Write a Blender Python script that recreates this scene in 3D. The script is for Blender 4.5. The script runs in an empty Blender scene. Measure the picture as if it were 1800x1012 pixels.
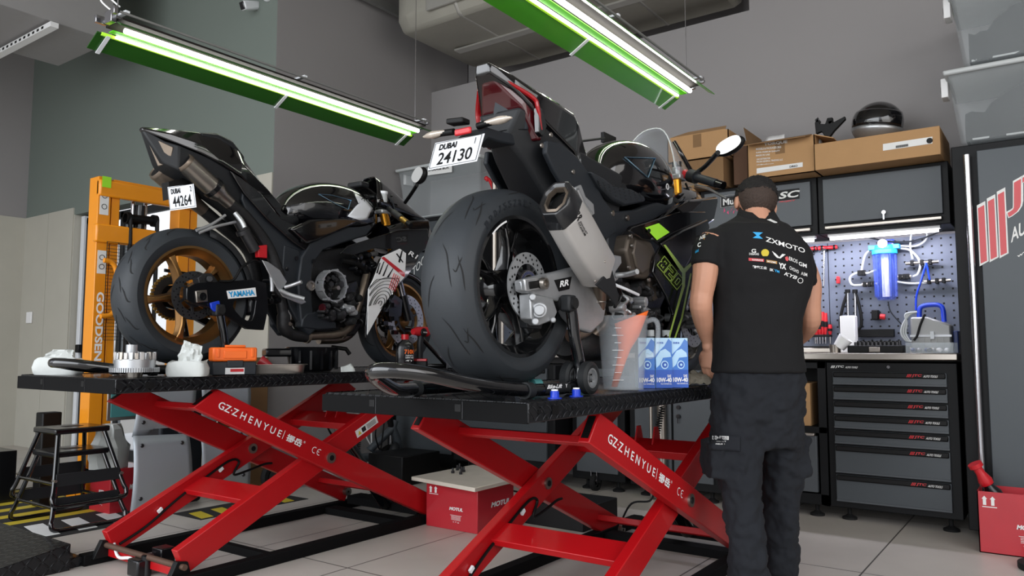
import bpy, bmesh, math, random
from mathutils import Vector, Matrix, noise
from mathutils.bvhtree import BVHTree
random.seed(7)
V = Vector
PI = math.pi
C = bpy.context.scene.collection
sc = bpy.context.scene

# ---------------------------------------------------------------- camera, world, light, exposure
FP, HOR = 1350.0, 616.0
PITCH = math.atan((HOR - 506) / FP)
HEAD = math.atan(970 / math.hypot(FP, HOR - 506))
EYE = V((0, 0, 1.0))
cd = bpy.data.cameras.new('camera'); cam = bpy.data.objects.new('camera', cd); C.objects.link(cam)
cd.sensor_width = 36; cd.lens = FP / 1800 * 36; cd.clip_start = 0.02; cd.clip_end = 100
cam.location = EYE; cam.rotation_euler = (PI / 2 + PITCH, 0, HEAD - PI / 2)
sc.camera = cam

def setup_world():
    w = bpy.data.worlds.new('daylight'); sc.world = w; w.use_nodes = True
    nt = w.node_tree; nt.nodes.clear()
    out = nt.nodes.new('ShaderNodeOutputWorld'); bg = nt.nodes.new('ShaderNodeBackground')
    tc = nt.nodes.new('ShaderNodeTexCoord'); sp = nt.nodes.new('ShaderNodeSeparateXYZ')
    cr = nt.nodes.new('ShaderNodeValToRGB')
    nt.links.new(tc.outputs['Generated'], sp.inputs[0]); nt.links.new(sp.outputs['Z'], cr.inputs[0])
    e = cr.color_ramp.elements
    e[0].position = 0.0; e[0].color = (0.20, 0.19, 0.18, 1)
    e[1].position = 1.0; e[1].color = (0.55, 0.68, 0.95, 1)
    for p_, c_ in ((0.02, (0.62, 0.64, 0.68, 1)), (0.25, (1.0, 1.02, 1.08, 1))):
        n = e.new(p_); n.color = c_
    nt.links.new(cr.outputs[0], bg.inputs[0]); bg.inputs[1].default_value = 1.1
    nt.links.new(bg.outputs[0], out.inputs[0])
setup_world()

def area(name, loc, tgt, sx, sy, power, col=(1, 1, 1)):
    l = bpy.data.lights.new(name, 'AREA'); l.shape = 'RECTANGLE'; l.size = sx; l.size_y = sy
    l.energy = power; l.color = col
    o = bpy.data.objects.new(name, l); C.objects.link(o); o.location = loc
    o.rotation_euler = (V(tgt) - V(loc)).to_track_quat('-Z', 'Y').to_euler(); return o
area('shopfront_daylight', (-2.6, 2.6, 2.3), (4, 2.2, 0.9), 7.0, 3.6, 170, (0.93, 0.97, 1.0))
area('side_daylight', (1.6, -2.6, 2.4), (3.2, 2.5, 0.8), 5.0, 3.0, 60, (1.0, 0.97, 0.93))
sc.view_settings.view_transform = 'Standard'; sc.view_settings.look = 'None'
sc.view_settings.gamma = 1.0; sc.view_settings.use_curve_mapping = False
sc.view_settings.exposure = 0.68

# ---------------------------------------------------------------- places: a line of sight met with a plane at a known distance
FWD = V((math.cos(HEAD) * math.cos(PITCH), math.sin(HEAD) * math.cos(PITCH), math.sin(PITCH)))
RGT = V((math.sin(HEAD), -math.cos(HEAD), 0)); UPV = RGT.cross(FWD)
def sight(x, y): return FWD + RGT * ((x - 900) / FP) - UPV * ((y - 506) / FP)
def gX(x, y, X): r = sight(x, y); return EYE + r * (X / r.x)
def gY(x, y, Y): r = sight(x, y); return EYE + r * (Y / r.y)
def gZ(x, y, Z): r = sight(x, y); return EYE + r * ((Z - 1.0) / r.z)
def gD(x, y, d): return EYE + sight(x, y) * d

# ---------------------------------------------------------------- materials
def lin(c):
    return tuple(((v / 255) / 12.92 if v / 255 <= 0.04045 else ((v / 255 + 0.055) / 1.055) ** 2.4) for v in c)
MATS = {}
def mat(name, rgb, rough=0.5, metal=0.0, coat=0.0, var=0.06, vs=14.0, bump=0.0, bs=120.0, trans=0.0, emit=0.0, alpha=1.0, spec=0.5, ior=1.45):
    m = bpy.data.materials.new(name); m.use_nodes = True; nt = m.node_tree
    b = nt.nodes['Principled BSDF']; c = lin(rgb)
    tc = nt.nodes.new('ShaderNodeTexCoord'); nz = nt.nodes.new('ShaderNodeTexNoise')
    nz.inputs['Scale'].default_value = vs; nz.inputs['Detail'].default_value = 3
    nt.links.new(tc.outputs['Object'], nz.inputs['Vector'])
    mx = nt.nodes.new('ShaderNodeMix'); mx.data_type = 'RGBA'
    mx.inputs[6].default_value = tuple(v * (1 - var) for v in c) + (1,)
    mx.inputs[7].default_value = tuple(min(1, v * (1 + var)) for v in c) + (1,)
    nt.links.new(nz.outputs['Fac'], mx.inputs[0]); nt.links.new(mx.outputs[2], b.inputs['Base Color'])
    b.inputs['Roughness'].default_value = rough; b.inputs['Metallic'].default_value = metal
    b.inputs['Coat Weight'].default_value = coat; b.inputs['Coat Roughness'].default_value = 0.03
    b.inputs['Transmission Weight'].default_value = trans; b.inputs['IOR'].default_value = ior
    b.inputs['Alpha'].default_value = alpha; b.inputs['Specular IOR Level'].default_value = spec
    if emit: b.inputs['Emission Color'].default_value = c + (1,); b.inputs['Emission Strength'].default_value = emit
    if bump:
        n2 = nt.nodes.new('ShaderNodeTexNoise'); n2.inputs['Scale'].default_value = bs; n2.inputs['Detail'].default_value = 4
        nt.links.new(tc.outputs['Object'], n2.inputs['Vector'])
        bp = nt.nodes.new('ShaderNodeBump'); bp.inputs['Strength'].default_value = bump; bp.inputs['Distance'].default_value = 0.01
        nt.links.new(n2.outputs['Fac'], bp.inputs['Height']); nt.links.new(bp.outputs[0], b.inputs['Normal'])
    MATS[name] = m; return m

M = {}
def dm(k, *a, **kw): M[k] = mat(k, *a, **kw); return M[k]
dm('wall_grey', (145, 142, 142), .85, var=.02, vs=2, bump=.05, bs=300)
dm('wall_green_cast', (112, 121, 115), .8, var=.03, vs=1.2, bump=.05, bs=300)  # grey wall with the green cast of the hanging lights painted in
dm('wall_tile', (180, 177, 166), .45, var=.05, vs=5)
dm('ceiling', (150, 146, 138), .9, bump=.1)
dm('duct_grey', (150, 148, 148), .55, var=.04)
dm('foil', (180, 178, 172), .34, .5, var=.15, vs=4, bump=.35, bs=9)
dm('foil_side', (158, 155, 145), .5, .05, var=.1, vs=3, bump=.15, bs=20)
dm('galv', (150, 150, 148), .5, .6)
dm('rail_black', (26, 26, 28), .5)
dm('cab_black', (13, 14, 16), .5, bump=.03, bs=400, spec=.25)
dm('cab_grey', (76, 80, 84), .45, .15, var=.03, bump=.03, bs=500)
dm('cab_grey2', (66, 71, 75), .4, .1, var=.03, bump=.03, bs=500)
dm('steel', (162, 155, 147), .32, .95, var=.05, vs=30)
dm('chrome', (176, 176, 180), .2, 1.0, var=.02)
dm('alu', (188, 190, 192), .38, .85, var=.05, vs=40)
dm('alu_sheet', (176, 182, 188), .5, .55, var=.04, vs=6)
dm('dark_steel', (70, 70, 72), .4, .8, var=.1)
dm('rust', (96, 74, 62), .6, .4, var=.2, vs=30)
dm('lift_red', (172, 13, 20), .38, 0, coat=.15, var=.04, bump=.05, bs=160)
dm('tread_dot', (44, 46, 50), .35, .5)
dm('channel', (34, 31, 29), .7, spec=.2)
dm('lift_black', (10, 10, 11), .75, bump=.06, bs=200, spec=.15)
dm('white', (235, 235, 235), .6, var=.01)
dm('white_gloss', (225, 228, 232), .25, coat=.5, var=.01)
dm('black', (9, 9, 10), .5, spec=.3)
dm('black_matte', (22, 24, 27), .55, bump=.04, bs=600)
dm('black_gloss', (6, 6, 9), .12, coat=1.0, var=.02)
dm('black_metal', (18, 19, 22), .28, .3, coat=.4)
dm('tube_black', (8, 9, 12), .16, .1, coat=1.0)
dm('rubber', (26, 28, 30), .62, bump=.04, bs=300, var=.12, vs=20)
dm('rubber_dark', (14, 14, 15), .8)
dm('tyre', (40, 44, 48), .55, bump=.05, bs=250, var=.1, vs=25)
dm('gold', (152, 114, 70), .3, .9, var=.05)
dm('fork_gold', (214, 150, 50), .25, .9)
dm('rim_black', (12, 13, 15), .22, .2, coat=.9)
dm('titanium', (186, 183, 180), .42, .3, var=.04)
dm('exhaust', (128, 116, 104), .38, .8, var=.2, vs=12)
dm('carbon', (24, 25, 28), .3, .2, coat=.7, var=.5, vs=220)
dm('frame_grey', (36, 40, 45), .5, .2, bump=.03, bs=500)
dm('engine', (88, 80, 72), .45, .6, var=.1, bump=.06, bs=300)
dm('engine_dark', (42, 42, 43), .5, .5, var=.25, vs=60, bump=.15, bs=120)
dm('cast', (176, 178, 180), .42, .7, var=.1, vs=50)
dm('brass', (170, 138, 70), .35, .9)
dm('red', (190, 24, 34), .4, coat=.3)
dm('red_tail', (150, 10, 18), .18, coat=.8, emit=0)
dm('red_dark', (66, 10, 16), .15, coat=1.0)
dm('clear_lens', (190, 178, 165), .15, .2, coat=1.0, var=.2, vs=150)
dm('orange', (240, 108, 34), .45, var=.03)
dm('stacker', (228, 142, 24), .38, coat=.3, var=.03)
dm('lime', (158, 226, 50), .45)
dm('lime_dark', (140, 166, 66), .45)
dm('sky_blue', (36, 156, 214), .45)
dm('blue', (24, 60, 190), .35, coat=.3)
dm('navy', (26, 44, 96), .4)
dm('motul_red', (176, 36, 46), .42, coat=.25, var=.1, vs=8)
dm('card', (172, 134, 92), .8, var=.06, vs=10, bump=.05)
dm('card_dark', (128, 98, 66), .85)
dm('card_brown', (86, 62, 46), .85)
dm('paper', (196, 199, 196), .85, var=.04, vs=10, bump=.35, bs=30)
dm('paper_print', (150, 170, 140), .85)
dm('label_white', (222, 222, 220), .7)
dm('skin', (196, 144, 118), .5, var=.06, vs=20, bump=.04, bs=300)
dm('hair', (20, 17, 16), .7, bump=.8, bs=220)
dm('hair_fade', (58, 45, 38), .75, var=.45, vs=160)
dm('shirt', (13, 13, 15), .9, var=.12, vs=8, bump=.25, bs=14)
dm('trousers', (22, 25, 31), .9, var=.2, vs=9, bump=.8, bs=9)
dm('shoe', (16, 16, 17), .6)
dm('glass', (200, 215, 212), .03, trans=.95, var=0)
dm('frosted', (205, 214, 220), .25, alpha=.18, var=.02, coat=.3)
dm('bin_clear', (196, 203, 206), .35, alpha=.24, var=.05, vs=3, coat=.15)
dm('bin_rim', (196, 200, 200), .45, alpha=.85)
dm('screen_clear', (190, 198, 204), .06, alpha=.28, coat=1)
dm('blue_clear', (70, 96, 205), .1, alpha=.3, coat=1)
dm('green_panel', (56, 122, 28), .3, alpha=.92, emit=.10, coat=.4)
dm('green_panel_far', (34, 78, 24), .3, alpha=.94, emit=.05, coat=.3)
dm('tube_light', (255, 252, 246), .4, emit=9.0)
dm('strip_light', (246, 244, 255), .4, emit=5.0)
dm('lime_glow', (74, 168, 22), .4, emit=.35, spec=.2)
dm('edge_glow', (150, 200, 50), .4, emit=.5)
dm('wood', (206, 198, 184), .6, var=.12, vs=9)
dm('black_paint_mark', (30, 30, 32), .6)
dm('yellow', (200, 178, 48), .6)
dm('oil_blue', (60, 120, 200), .35, coat=.4)
dm('oil_light', (178, 214, 240), .35, coat=.4)
dm('oil_deep', (36, 84, 176), .35, coat=.4)
dm('mirror', (150, 150, 146), .03, 1.0, var=0)
dm('reflection_blue', (150, 190, 215), .2, .8)  # pale blue imitating daylight reflected on the tanks
dm('rag', (128, 122, 108), .9, var=.3, vs=40, bump=.6, bs=60)
dm('pegboard', (92, 98, 112), .5, .15, var=.02)
dm('pink', (206, 60, 110), .5)
dm('scooter_grey', (74, 80, 86), .45, .3)
dm('teal', (70, 130, 130), .5, .2)
dm('floor_mat', (34, 34, 34), .85)
dm('sleeve_gold', (168, 122, 52), .5)

def floor_mat():
    m = mat('floor_tiles', (186, 180, 172), .38, var=.05, vs=2.5); nt = m.node_tree; b = nt.nodes['Principled BSDF']
    tc = nt.nodes.new('ShaderNodeTexCoord'); mp = nt.nodes.new('ShaderNodeMapping'); mp.inputs['Location'].default_value = (-0.018, -0.088, 0)
    br = nt.nodes.new('ShaderNodeTexBrick'); br.offset = 0.0; br.inputs['Scale'].default_value = 1.0
    br.inputs['Brick Width'].default_value = 1.3; br.inputs['Row Height'].default_value = 0.65
    br.inputs['Mortar Size'].default_value = 0.004; br.inputs['Mortar Smooth'].default_value = 0.1
    br.inputs['Color1'].default_value = lin((204, 197, 188)) + (1,); br.inputs['Color2'].default_value = lin((198, 191, 183)) + (1,)
    br.inputs['Mortar'].default_value = lin((92, 88, 84)) + (1,)
    nt.links.new(tc.outputs['Object'], mp.inputs[0]); nt.links.new(mp.outputs[0], br.inputs['Vector'])
    nz = nt.nodes.new('ShaderNodeTexNoise'); nz.inputs['Scale'].default_value = 3; nz.inputs['Detail'].default_value = 6
    nt.links.new(tc.outputs['Object'], nz.inputs['Vector'])
    mx = nt.nodes.new('ShaderNodeMix'); mx.data_type = 'RGBA'; mx.blend_type = 'MULTIPLY'; mx.inputs[0].default_value = .25
    nt.links.new(br.outputs['Color'], mx.inputs[6]); nt.links.new(nz.outputs['Fac'], mx.inputs[7])
    nt.links.new(mx.outputs[2], b.inputs['Base Color']); M['floor'] = m
floor_mat()

def tread_mat():
    """raised teardrops in alternating directions on black steel"""
    m = mat('tread_plate', (20, 21, 24), .34, .35, coat=.25); nt = m.node_tree; b = nt.nodes['Principled BSDF']
    tc = nt.nodes.new('ShaderNodeTexCoord'); sp = nt.nodes.new('ShaderNodeSeparateXYZ'); nt.links.new(tc.outputs['Object'], sp.inputs[0])
    def mth(op, a, b_=None, c_=None):
        n = nt.nodes.new('ShaderNodeMath'); n.operation = op
        for i, q in enumerate((a, b_, c_)):
            if q is None: continue
            if isinstance(q, (int, float)): n.inputs[i].default_value = q
            else: nt.links.new(q, n.inputs[i])
        return n.outputs[0]
    yz = mth('ADD', sp.outputs['Y'], mth('MULTIPLY', sp.outputs['Z'], 1.0))
    S = 30.0
    u = mth('MULTIPLY', sp.outputs['X'], S); v = mth('MULTIPLY', yz, S)
    fu = mth('SUBTRACT', mth('FRACT', u), .5); fv = mth('SUBTRACT', mth('FRACT', v), .5)
    par = mth('MODULO', mth('ADD', mth('FLOOR', u), mth('ADD', mth('FLOOR', v), 1000)), 2)
    sg = mth('SUBTRACT', mth('MULTIPLY', par, 2), 1)
    a = mth('ADD', fu, mth('MULTIPLY', fv, sg)); c = mth('SUBTRACT', fu, mth('MULTIPLY', fv, sg))
    d = mth('SQRT', mth('ADD', mth('POWER', mth('MULTIPLY', mth('ABSOLUTE', a), 1.15), 2), mth('POWER', mth('MULTIPLY', mth('ABSOLUTE', c), 5.0), 2)))
    hgt = nt.nodes.new('ShaderNodeMapRange'); hgt.inputs[1].default_value = 1.0; hgt.inputs[2].default_value = .6
    nt.links.new(d, hgt.inputs[0])
    bp = nt.nodes.new('ShaderNodeBump'); bp.inputs['Strength'].default_value = 1.0; bp.inputs['Distance'].default_value = .006
    nt.links.new(hgt.outputs[0], bp.inputs['Height']); nt.links.new(bp.outputs[0], b.inputs['Normal'])
    rr = nt.nodes.new('ShaderNodeMapRange'); rr.inputs[3].default_value = .42; rr.inputs[4].default_value = .2
    nt.links.new(hgt.outputs[0], rr.inputs[0]); nt.links.new(rr.outputs[0], b.inputs['Roughness'])
    M['tread'] = m
tread_mat()

# ---------------------------------------------------------------- geometry helpers
WL = {}
def frame(d):
    d = V(d).normalized(); a = V((0, 0, 1)) if abs(d.z) < .9 else V((1, 0, 0))
    x = d.cross(a).normalized(); return x, d.cross(x).normalized()
def spline(pts, n=6, closed=False):
    pts = [V(p) for p in pts]; out = []; k = len(pts)
    if k < 3: return pts
    for i in range(k if closed else k - 1):
        p1, p2 = pts[i], pts[(i + 1) % k]
        p0 = pts[i - 1] if (i > 0 or closed) else p1 * 2 - p2
        p3 = pts[(i + 2) % k] if (i + 2 < k or closed) else p2 * 2 - p1
        for j in range(n):
            t = j / n
            out.append(.5 * ((2 * p1) + (p2 - p0) * t + (2 * p0 - 5 * p1 + 4 * p2 - p3) * t * t + (3 * p1 - p0 - 3 * p2 + p3) * t ** 3))
    if not closed: out.append(pts[-1])
    return out

class MB:
    def __init__(s): s.v = []; s.f = []; s.mi = []; s.cur = 0
    def add(s, vs, fs):
        o = len(s.v); s.v += [V(v) for v in vs]; s.f += [tuple(i + o for i in f) for f in fs]; s.mi += [s.cur] * len(fs); return s
    def hexa(s, p):   # eight corners: bottom loop then top loop
        return s.add(p, [(0, 3, 2, 1), (4, 5, 6, 7), (0, 1, 5, 4), (1, 2, 6, 5), (2, 3, 7, 6), (3, 0, 4, 7)])
    def box(s, a, b):
        x0, y0, z0 = a; x1, y1, z1 = b
        return s.hexa([(x0, y0, z0), (x1, y0, z0), (x1, y1, z0), (x0, y1, z0), (x0, y0, z1), (x1, y0, z1), (x1, y1, z1), (x0, y1, z1)])
    def cbox(s, c, ax, ay, az):  # centre and half vectors
        c, ax, ay, az = V(c), V(ax), V(ay), V(az)
        return s.hexa([c - ax - ay - az, c + ax - ay - az, c + ax + ay - az, c - ax + ay - az, c - ax - ay + az, c + ax - ay + az, c + ax + ay + az, c - ax + ay + az])
    def bar(s, p, q, w, h, up=(0, 0, 1)):
        p, q = V(p), V(q); d = (q - p).normalized(); a = d.cross(V(up)).normalized(); u = a.cross(d)
        return s.cbox((p + q) / 2, (q - p) / 2, a * w / 2, u * h / 2)
    def tube(s, pts, r, n=10, closed=False, cap=True, flat=1.0):
        pts = [V(p) for p in pts]; k = len(pts); rs = r if isinstance(r, (list, tuple)) else [r] * k
        if len(rs) != k: rs = [rs[0] + (rs[-1] - rs[0]) * i / (k - 1) for i in range(k)]
        x, _ = frame(pts[1] - pts[0]); vs = []
        for i, p in enumerate(pts):
            d = (pts[(i + 1) % k] - pts[i - 1]) if (closed or 0 < i < k - 1) else (pts[1] - pts[0] if i == 0 else pts[-1] - pts[-2])
            d = d.normalized() if d.length > 1e-9 else V((0, 0, 1))
            x = (x - d * x.dot(d)); x = x.normalized() if x.length > 1e-6 else frame(d)[0]
            y = d.cross(x)
            vs += [p + (x * math.cos(2 * PI * j / n) + y * flat * math.sin(2 * PI * j / n)) * rs[i] for j in range(n)]
        fs = []
        for i in range(k if closed else k - 1):
            for j in range(n):
                a = i * n + j; b = i * n + (j + 1) % n; c = ((i + 1) % k) * n
                fs.append((a, b, c + (j + 1) % n, c + j))
        if cap and not closed: fs += [tuple(range(n))[::-1], tuple((k - 1) * n + j for j in range(n))]
        return s.add(vs, fs)
    def lathe(s, prof, o, ax, n=32, closed=False, sx=1.0, arc=None):
        o = V(o); ax = V(ax).normalized(); x, y = frame(ax); vs = []; k = len(prof)
        a0, a1 = arc or (0, 2 * PI); full = arc is None; m = n if full else n + 1
        for t, r in prof:
            vs += [o + ax * t + (x * sx * math.cos(a0 + (a1 - a0) * j / n) + y * math.sin(a0 + (a1 - a0) * j / n)) * r for j in range(m)]
        fs = []
        for i in range(k if closed else k - 1):
            i2 = (i + 1) % k
            for j in range(n):
                j2 = (j + 1) % m
                fs.append((i * m + j, i * m + j2, i2 * m + j2, i2 * m + j))
        if not closed and full:
            if prof[0][1] > 1e-6: fs.append(tuple(range(n))[::-1])
            if prof[-1][1] > 1e-6: fs.append(tuple((k - 1) * n + j for j in range(n)))
        return s.add(vs, fs)
    def cyl(s, p, q, r, n=20): return s.lathe([(0, r), ((V(q) - V(p)).length, r)], p, V(q) - V(p), n)
    def ring(s, o, ax, r0, r1, t, n=40, sx=1.0): return s.lathe([(0, r0), (0, r1), (t, r1), (t, r0)], o, ax, n, closed=True, sx=sx)
    def prism(s, poly, d):
        poly = [V(p) for p in poly]; n = len(poly); d = V(d)
        return s.add(poly + [p + d for p in poly], [tuple(range(n))[::-1], tuple(range(n, 2 * n))] + [(i, (i + 1) % n, (i + 1) % n + n, i + n) for i in range(n)])
    def loft(s, secs, cap=True, closed=True):
        n = len(secs[0]); vs = [V(p) for q in secs for p in q]; fs = []
        for i in range(len(secs) - 1):
            for j in range(n if closed else n - 1):
                j2 = (j + 1) % n; fs.append((i * n + j, i * n + j2, (i + 1) * n + j2, (i + 1) * n + j))
        if cap and closed: fs += [tuple(range(n))[::-1], tuple((len(secs) - 1) * n + j for j in range(n))]
        return s.add(vs, fs)
    def ball(s, c, rx, ry=None, rz=None, n=16, m=10, rot=None):
        ry = ry or rx; rz = rz or rx; c = V(c); vs = []
        for i in range(m + 1):
            th = PI * i / m
            for j in range(n):
                p = V((rx * math.sin(th) * math.cos(2 * PI * j / n), ry * math.sin(th) * math.sin(2 * PI * j / n), rz * math.cos(th)))
                vs.append(c + (rot @ p if rot else p))
        return s.add(vs, [(i * n + j, (i + 1) * n + j, (i + 1) * n + (j + 1) % n, i * n + (j + 1) % n) for i in range(m) for j in range(n)])
    def build(s, name, m, parent=None, bevel=0, smooth=40, sub=0, solid=0, label=None, cat=None, group=None, kind=None, seg=2):
        ms = m if isinstance(m, (list, tuple)) else [m]
        me = bpy.data.meshes.new(name)
        if parent is None: c = V((sum(v.x for v in s.v) / len(s.v), sum(v.y for v in s.v) / len(s.v), min(v.z for v in s.v)))
        else: c = sum(s.v, V()) / len(s.v)
        me.from_pydata([v - c for v in s.v], [], s.f)
        for k in ms: me.materials.append(M[k] if isinstance(k, str) else k)
        me.polygons.foreach_set('material_index', s.mi)
        bm = bmesh.new(); bm.from_mesh(me)
        bmesh.ops.remove_doubles(bm, verts=bm.verts, dist=1e-6)
        bmesh.ops.recalc_face_normals(bm, faces=bm.faces)
        bm.to_mesh(me); bm.free()
        o = bpy.data.objects.new(name, me); C.objects.link(o)
        if smooth:
            me.polygons.foreach_set('use_smooth', [True] * len(me.polygons)); me.set_sharp_from_angle(angle=math.radians(smooth))
        if solid: q = o.modifiers.new('solid', 'SOLIDIFY'); q.thickness = solid; q.offset = 0
        if bevel: q = o.modifiers.new('bevel', 'BEVEL'); q.width = bevel; q.segments = seg; q.limit_method = 'ANGLE'; q.angle_limit = math.radians(35)
        if sub: q = o.modifiers.new('sub', 'SUBSURF'); q.levels = sub; q.render_levels = sub
        if parent is not None: o.parent = parent; o.location = c - WL[parent]
        else: o.location = c
        WL[o] = c
        if label: o['label'] = label
        if cat: o['category'] = cat
        if group: o['group'] = group
        if kind: o['kind'] = kind
        return o

def thing(name, label, cat, loc, group=None):
    o = bpy.data.objects.new(name, None); C.objects.link(o); o.empty_display_size = .05
    o.location = loc; WL[o] = V(loc); o['label'] = label; o['category'] = cat
    if group: o['group'] = group
    return o
def struct(name, mb, m, parent=None, **k): return mb.build(name, m, parent, kind='structure' if parent is None else None, **k)

TXC = {}
def glyphs(s_, bold=0.0):
    key = (s_, bold)
    if key in TXC: return TXC[key]
    cu = bpy.data.curves.new('t', 'FONT'); cu.body = s_; cu.offset = bold; cu.resolution_u = 3
    ob = bpy.data.objects.new('t', cu); C.objects.link(ob); bpy.context.view_layer.update()
    ev = ob.evaluated_get(bpy.context.evaluated_depsgraph_get()); me = ev.to_mesh()
    vs = [v.co.copy() for v in me.vertices]; fs = [tuple(p.vertices) for p in me.polygons]; ev.to_mesh_clear()
    bpy.data.objects.remove(ob); bpy.data.curves.remove(cu)
    x0 = min(v.x for v in vs); x1 = max(v.x for v in vs); y0 = min(v.y for v in vs); y1 = max(v.y for v in vs)
    r = ([((v.x - x0) / (x1 - x0), (v.y - y0) / (y1 - y0)) for v in vs], fs, (x1 - x0) / (y1 - y0)); TXC[key] = r; return r
def text(mb, s_, o, ux, uy, bold=.02, shear=0, bvh=None, off=.002, dirn=None):
    """glyphs laid on the parallelogram o + u*ux + v*uy; with bvh they are pressed onto that surface"""
    uv, fs, _ = glyphs(s_, bold); o, ux, uy = V(o), V(ux), V(uy)
    pts = [o + ux * (u + shear * v) + uy * v for u, v in uv]
    if bvh: pts = [press(p, bvh, off, dirn) for p in pts]
    mb.add(pts, fs); return mb
def press(p, bvh, off=.002, dirn=None):
    d = dirn if dirn is not None else (p - EYE).normalized()
    h = bvh.ray_cast(p - d * .6, d, 1.4)
    if h[0] is None: h = bvh.find_nearest(p)
    return h[0] - d * off
def bvh_of(o):
    bpy.context.view_layer.update(); dg = bpy.context.evaluated_depsgraph_get(); ev = o.evaluated_get(dg); me = ev.to_mesh()
    b = BVHTree.FromPolygons([o.matrix_world @ v.co for v in me.vertices], [tuple(p.vertices) for p in me.polygons]); ev.to_mesh_clear(); return b
def clone(o, loc=None, rz=0, label=None, group=None, par=None):
    c = o.copy(); C.objects.link(c)
    if par is not None: c.parent = par
    if loc is not None: c.location = loc
    if rz: c.rotation_euler.z = rz
    if label: c['label'] = label
    if group: c['group'] = group
    for ch in list(o.children): clone(ch, par=c)
    return c
def pressed(mb, pts, bh, off=.004, lv=4):
    """a patch with the outline pts laid on the surface bh"""
    c = sum(pts, V()) / len(pts); n = len(pts); o = len(mb.v); mb.v.append(press(c, bh, off))
    for k in range(1, lv + 1): mb.v += [press(c.lerp(p, k / lv), bh, off) for p in pts]
    for i in range(n):
        j = (i + 1) % n; mb.f.append((o, o + 1 + i, o + 1 + j)); mb.mi.append(mb.cur)
        for k in range(lv - 1): a = o + 1 + k * n; mb.f.append((a + i, a + n + i, a + n + j, a + j)); mb.mi.append(mb.cur)
    return mb
# ================================================================ the room
XB, YL, XW, YC, ZC = 3.645, 9.11, 5.45, 4.86, 4.55
struct('floor', MB().box((-4, -4, -.1), (6.4, 9.3, 0)), 'floor')
struct('ceiling', MB().box((-2.4, -3.4, ZC), (6.6, 9.4, ZC + .12)), 'ceiling')
b = MB(); b.box((-2, YL, 0), (XB, YL + .15, ZC)); b.cur = 1; b.box((-2, YL - .012, 0), (XB - .012, YL, 2.43)); struct('wall_left', b, ['wall_grey', 'wall_tile'])
# wall facing the shop front, with the door recess
DY0, DY1, DZ = 6.05, 8.02, 2.36
b = MB()
for a, c in (((XB, YC + .002, 0), (XB + .15, DY0, ZC)), ((XB, DY1, 0), (XB + .15, YL, ZC)), ((XB, DY0, DZ), (XB + .15, DY1, ZC))): b.box(a, c)
b.cur = 1
b.box((XB - .012, DY1, 0), (XB, 8.55, 2.43)); b.box((XB - .012, 8.556, 0), (XB, YL, 2.43)); b.box((XB - .012, YC, 0), (XB, DY0, 2.36))
b.box((XB, DY1 - .012, 0), (XB + .3, DY1, DZ)); struct('wall_side', b, ['wall_green_cast', 'wall_tile'])
b = MB(); b.box((XB + .002, YC, 0), (6.0, YC + .15, ZC)); struct('wall_north', b, 'wall_grey')
b = MB(); b.box((XW, -3.2, 0), (XW + .15, YC, 3.49)); b.box((XW, -3.2, 3.49), (XW + .15, 1.76, ZC)); struct('wall_back', b, 'wall_grey')
struct('wall_recess', MB().box((6.02, -1, 3.2), (6.12, 5, ZC)), 'wall_grey')
struct('wall_right', MB().box((2.2, -3.3, 0), (5.6, -3.2, ZC)), 'wall_grey')
# glass door in its frame
b = MB()
for y0, y1 in ((DY1 - .16, DY1 - .10), (7.2, 7.26), (6.12, 6.18)): b.box((3.72, y0, 0), (3.77, y1, DZ - .04))
b.box((3.72, 6.12, DZ - .1), (3.77, DY1 - .1, DZ - .03)); b.box((3.72, 6.12, .0), (3.77, DY1 - .1, .1))
door = struct('door_1', b, 'black_matte', bevel=.004)
b = MB().box((3.70, DY1 - .095, 0), (3.78, DY1 - .03, DZ - .01)); b.build('door_frame', 'white_gloss', door, bevel=.004)
g = MB().box((3.742, 6.18, .1), (3.748, DY1 - .16, DZ - .1)); g.build('glass_pane', 'frosted', door)
MB().box((3.66, DY1 - .17, .98), (3.74, DY1 - .1, 1.06)).build('door_handle', 'black', door, bevel=.01)
struct('wall_outside', MB().box((5.9, 5.02, 0), (6.0, 9.3, 3.2)), 'white')
struct('trim_1', MB().box((3.9, YC - .015, 0), (XW, YC, .1)), 'white')

# ---- overhead duct box, its white rail
b = MB(); b.hexa([V(p) for p in ((-.4, 6.3, 3.58), (3.13, 6.36, 3.58), (3.13, 7.32, 3.58), (-.4, 7.3, 3.58), (-.4, 6.3, ZC), (3.13, 6.36, ZC), (3.13, 7.32, ZC), (-.4, 7.3, ZC))])
b.build('ceiling_duct', 'duct_grey', label='grey painted rectangular air duct at top left near ceiling', cat='duct', bevel=.006)
b = MB(); b.box((2.62, 6.3, 3.52), (2.68, 7.42, 3.56)); b.cur = 1
for k in range(12): b.box((2.618, 6.42 + k * .08, 3.53), (2.682, 6.455 + k * .08, 3.549))
b.build('support_rail', ['white', 'black'], label='white slotted support rail under the grey duct', cat='rail')
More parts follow.
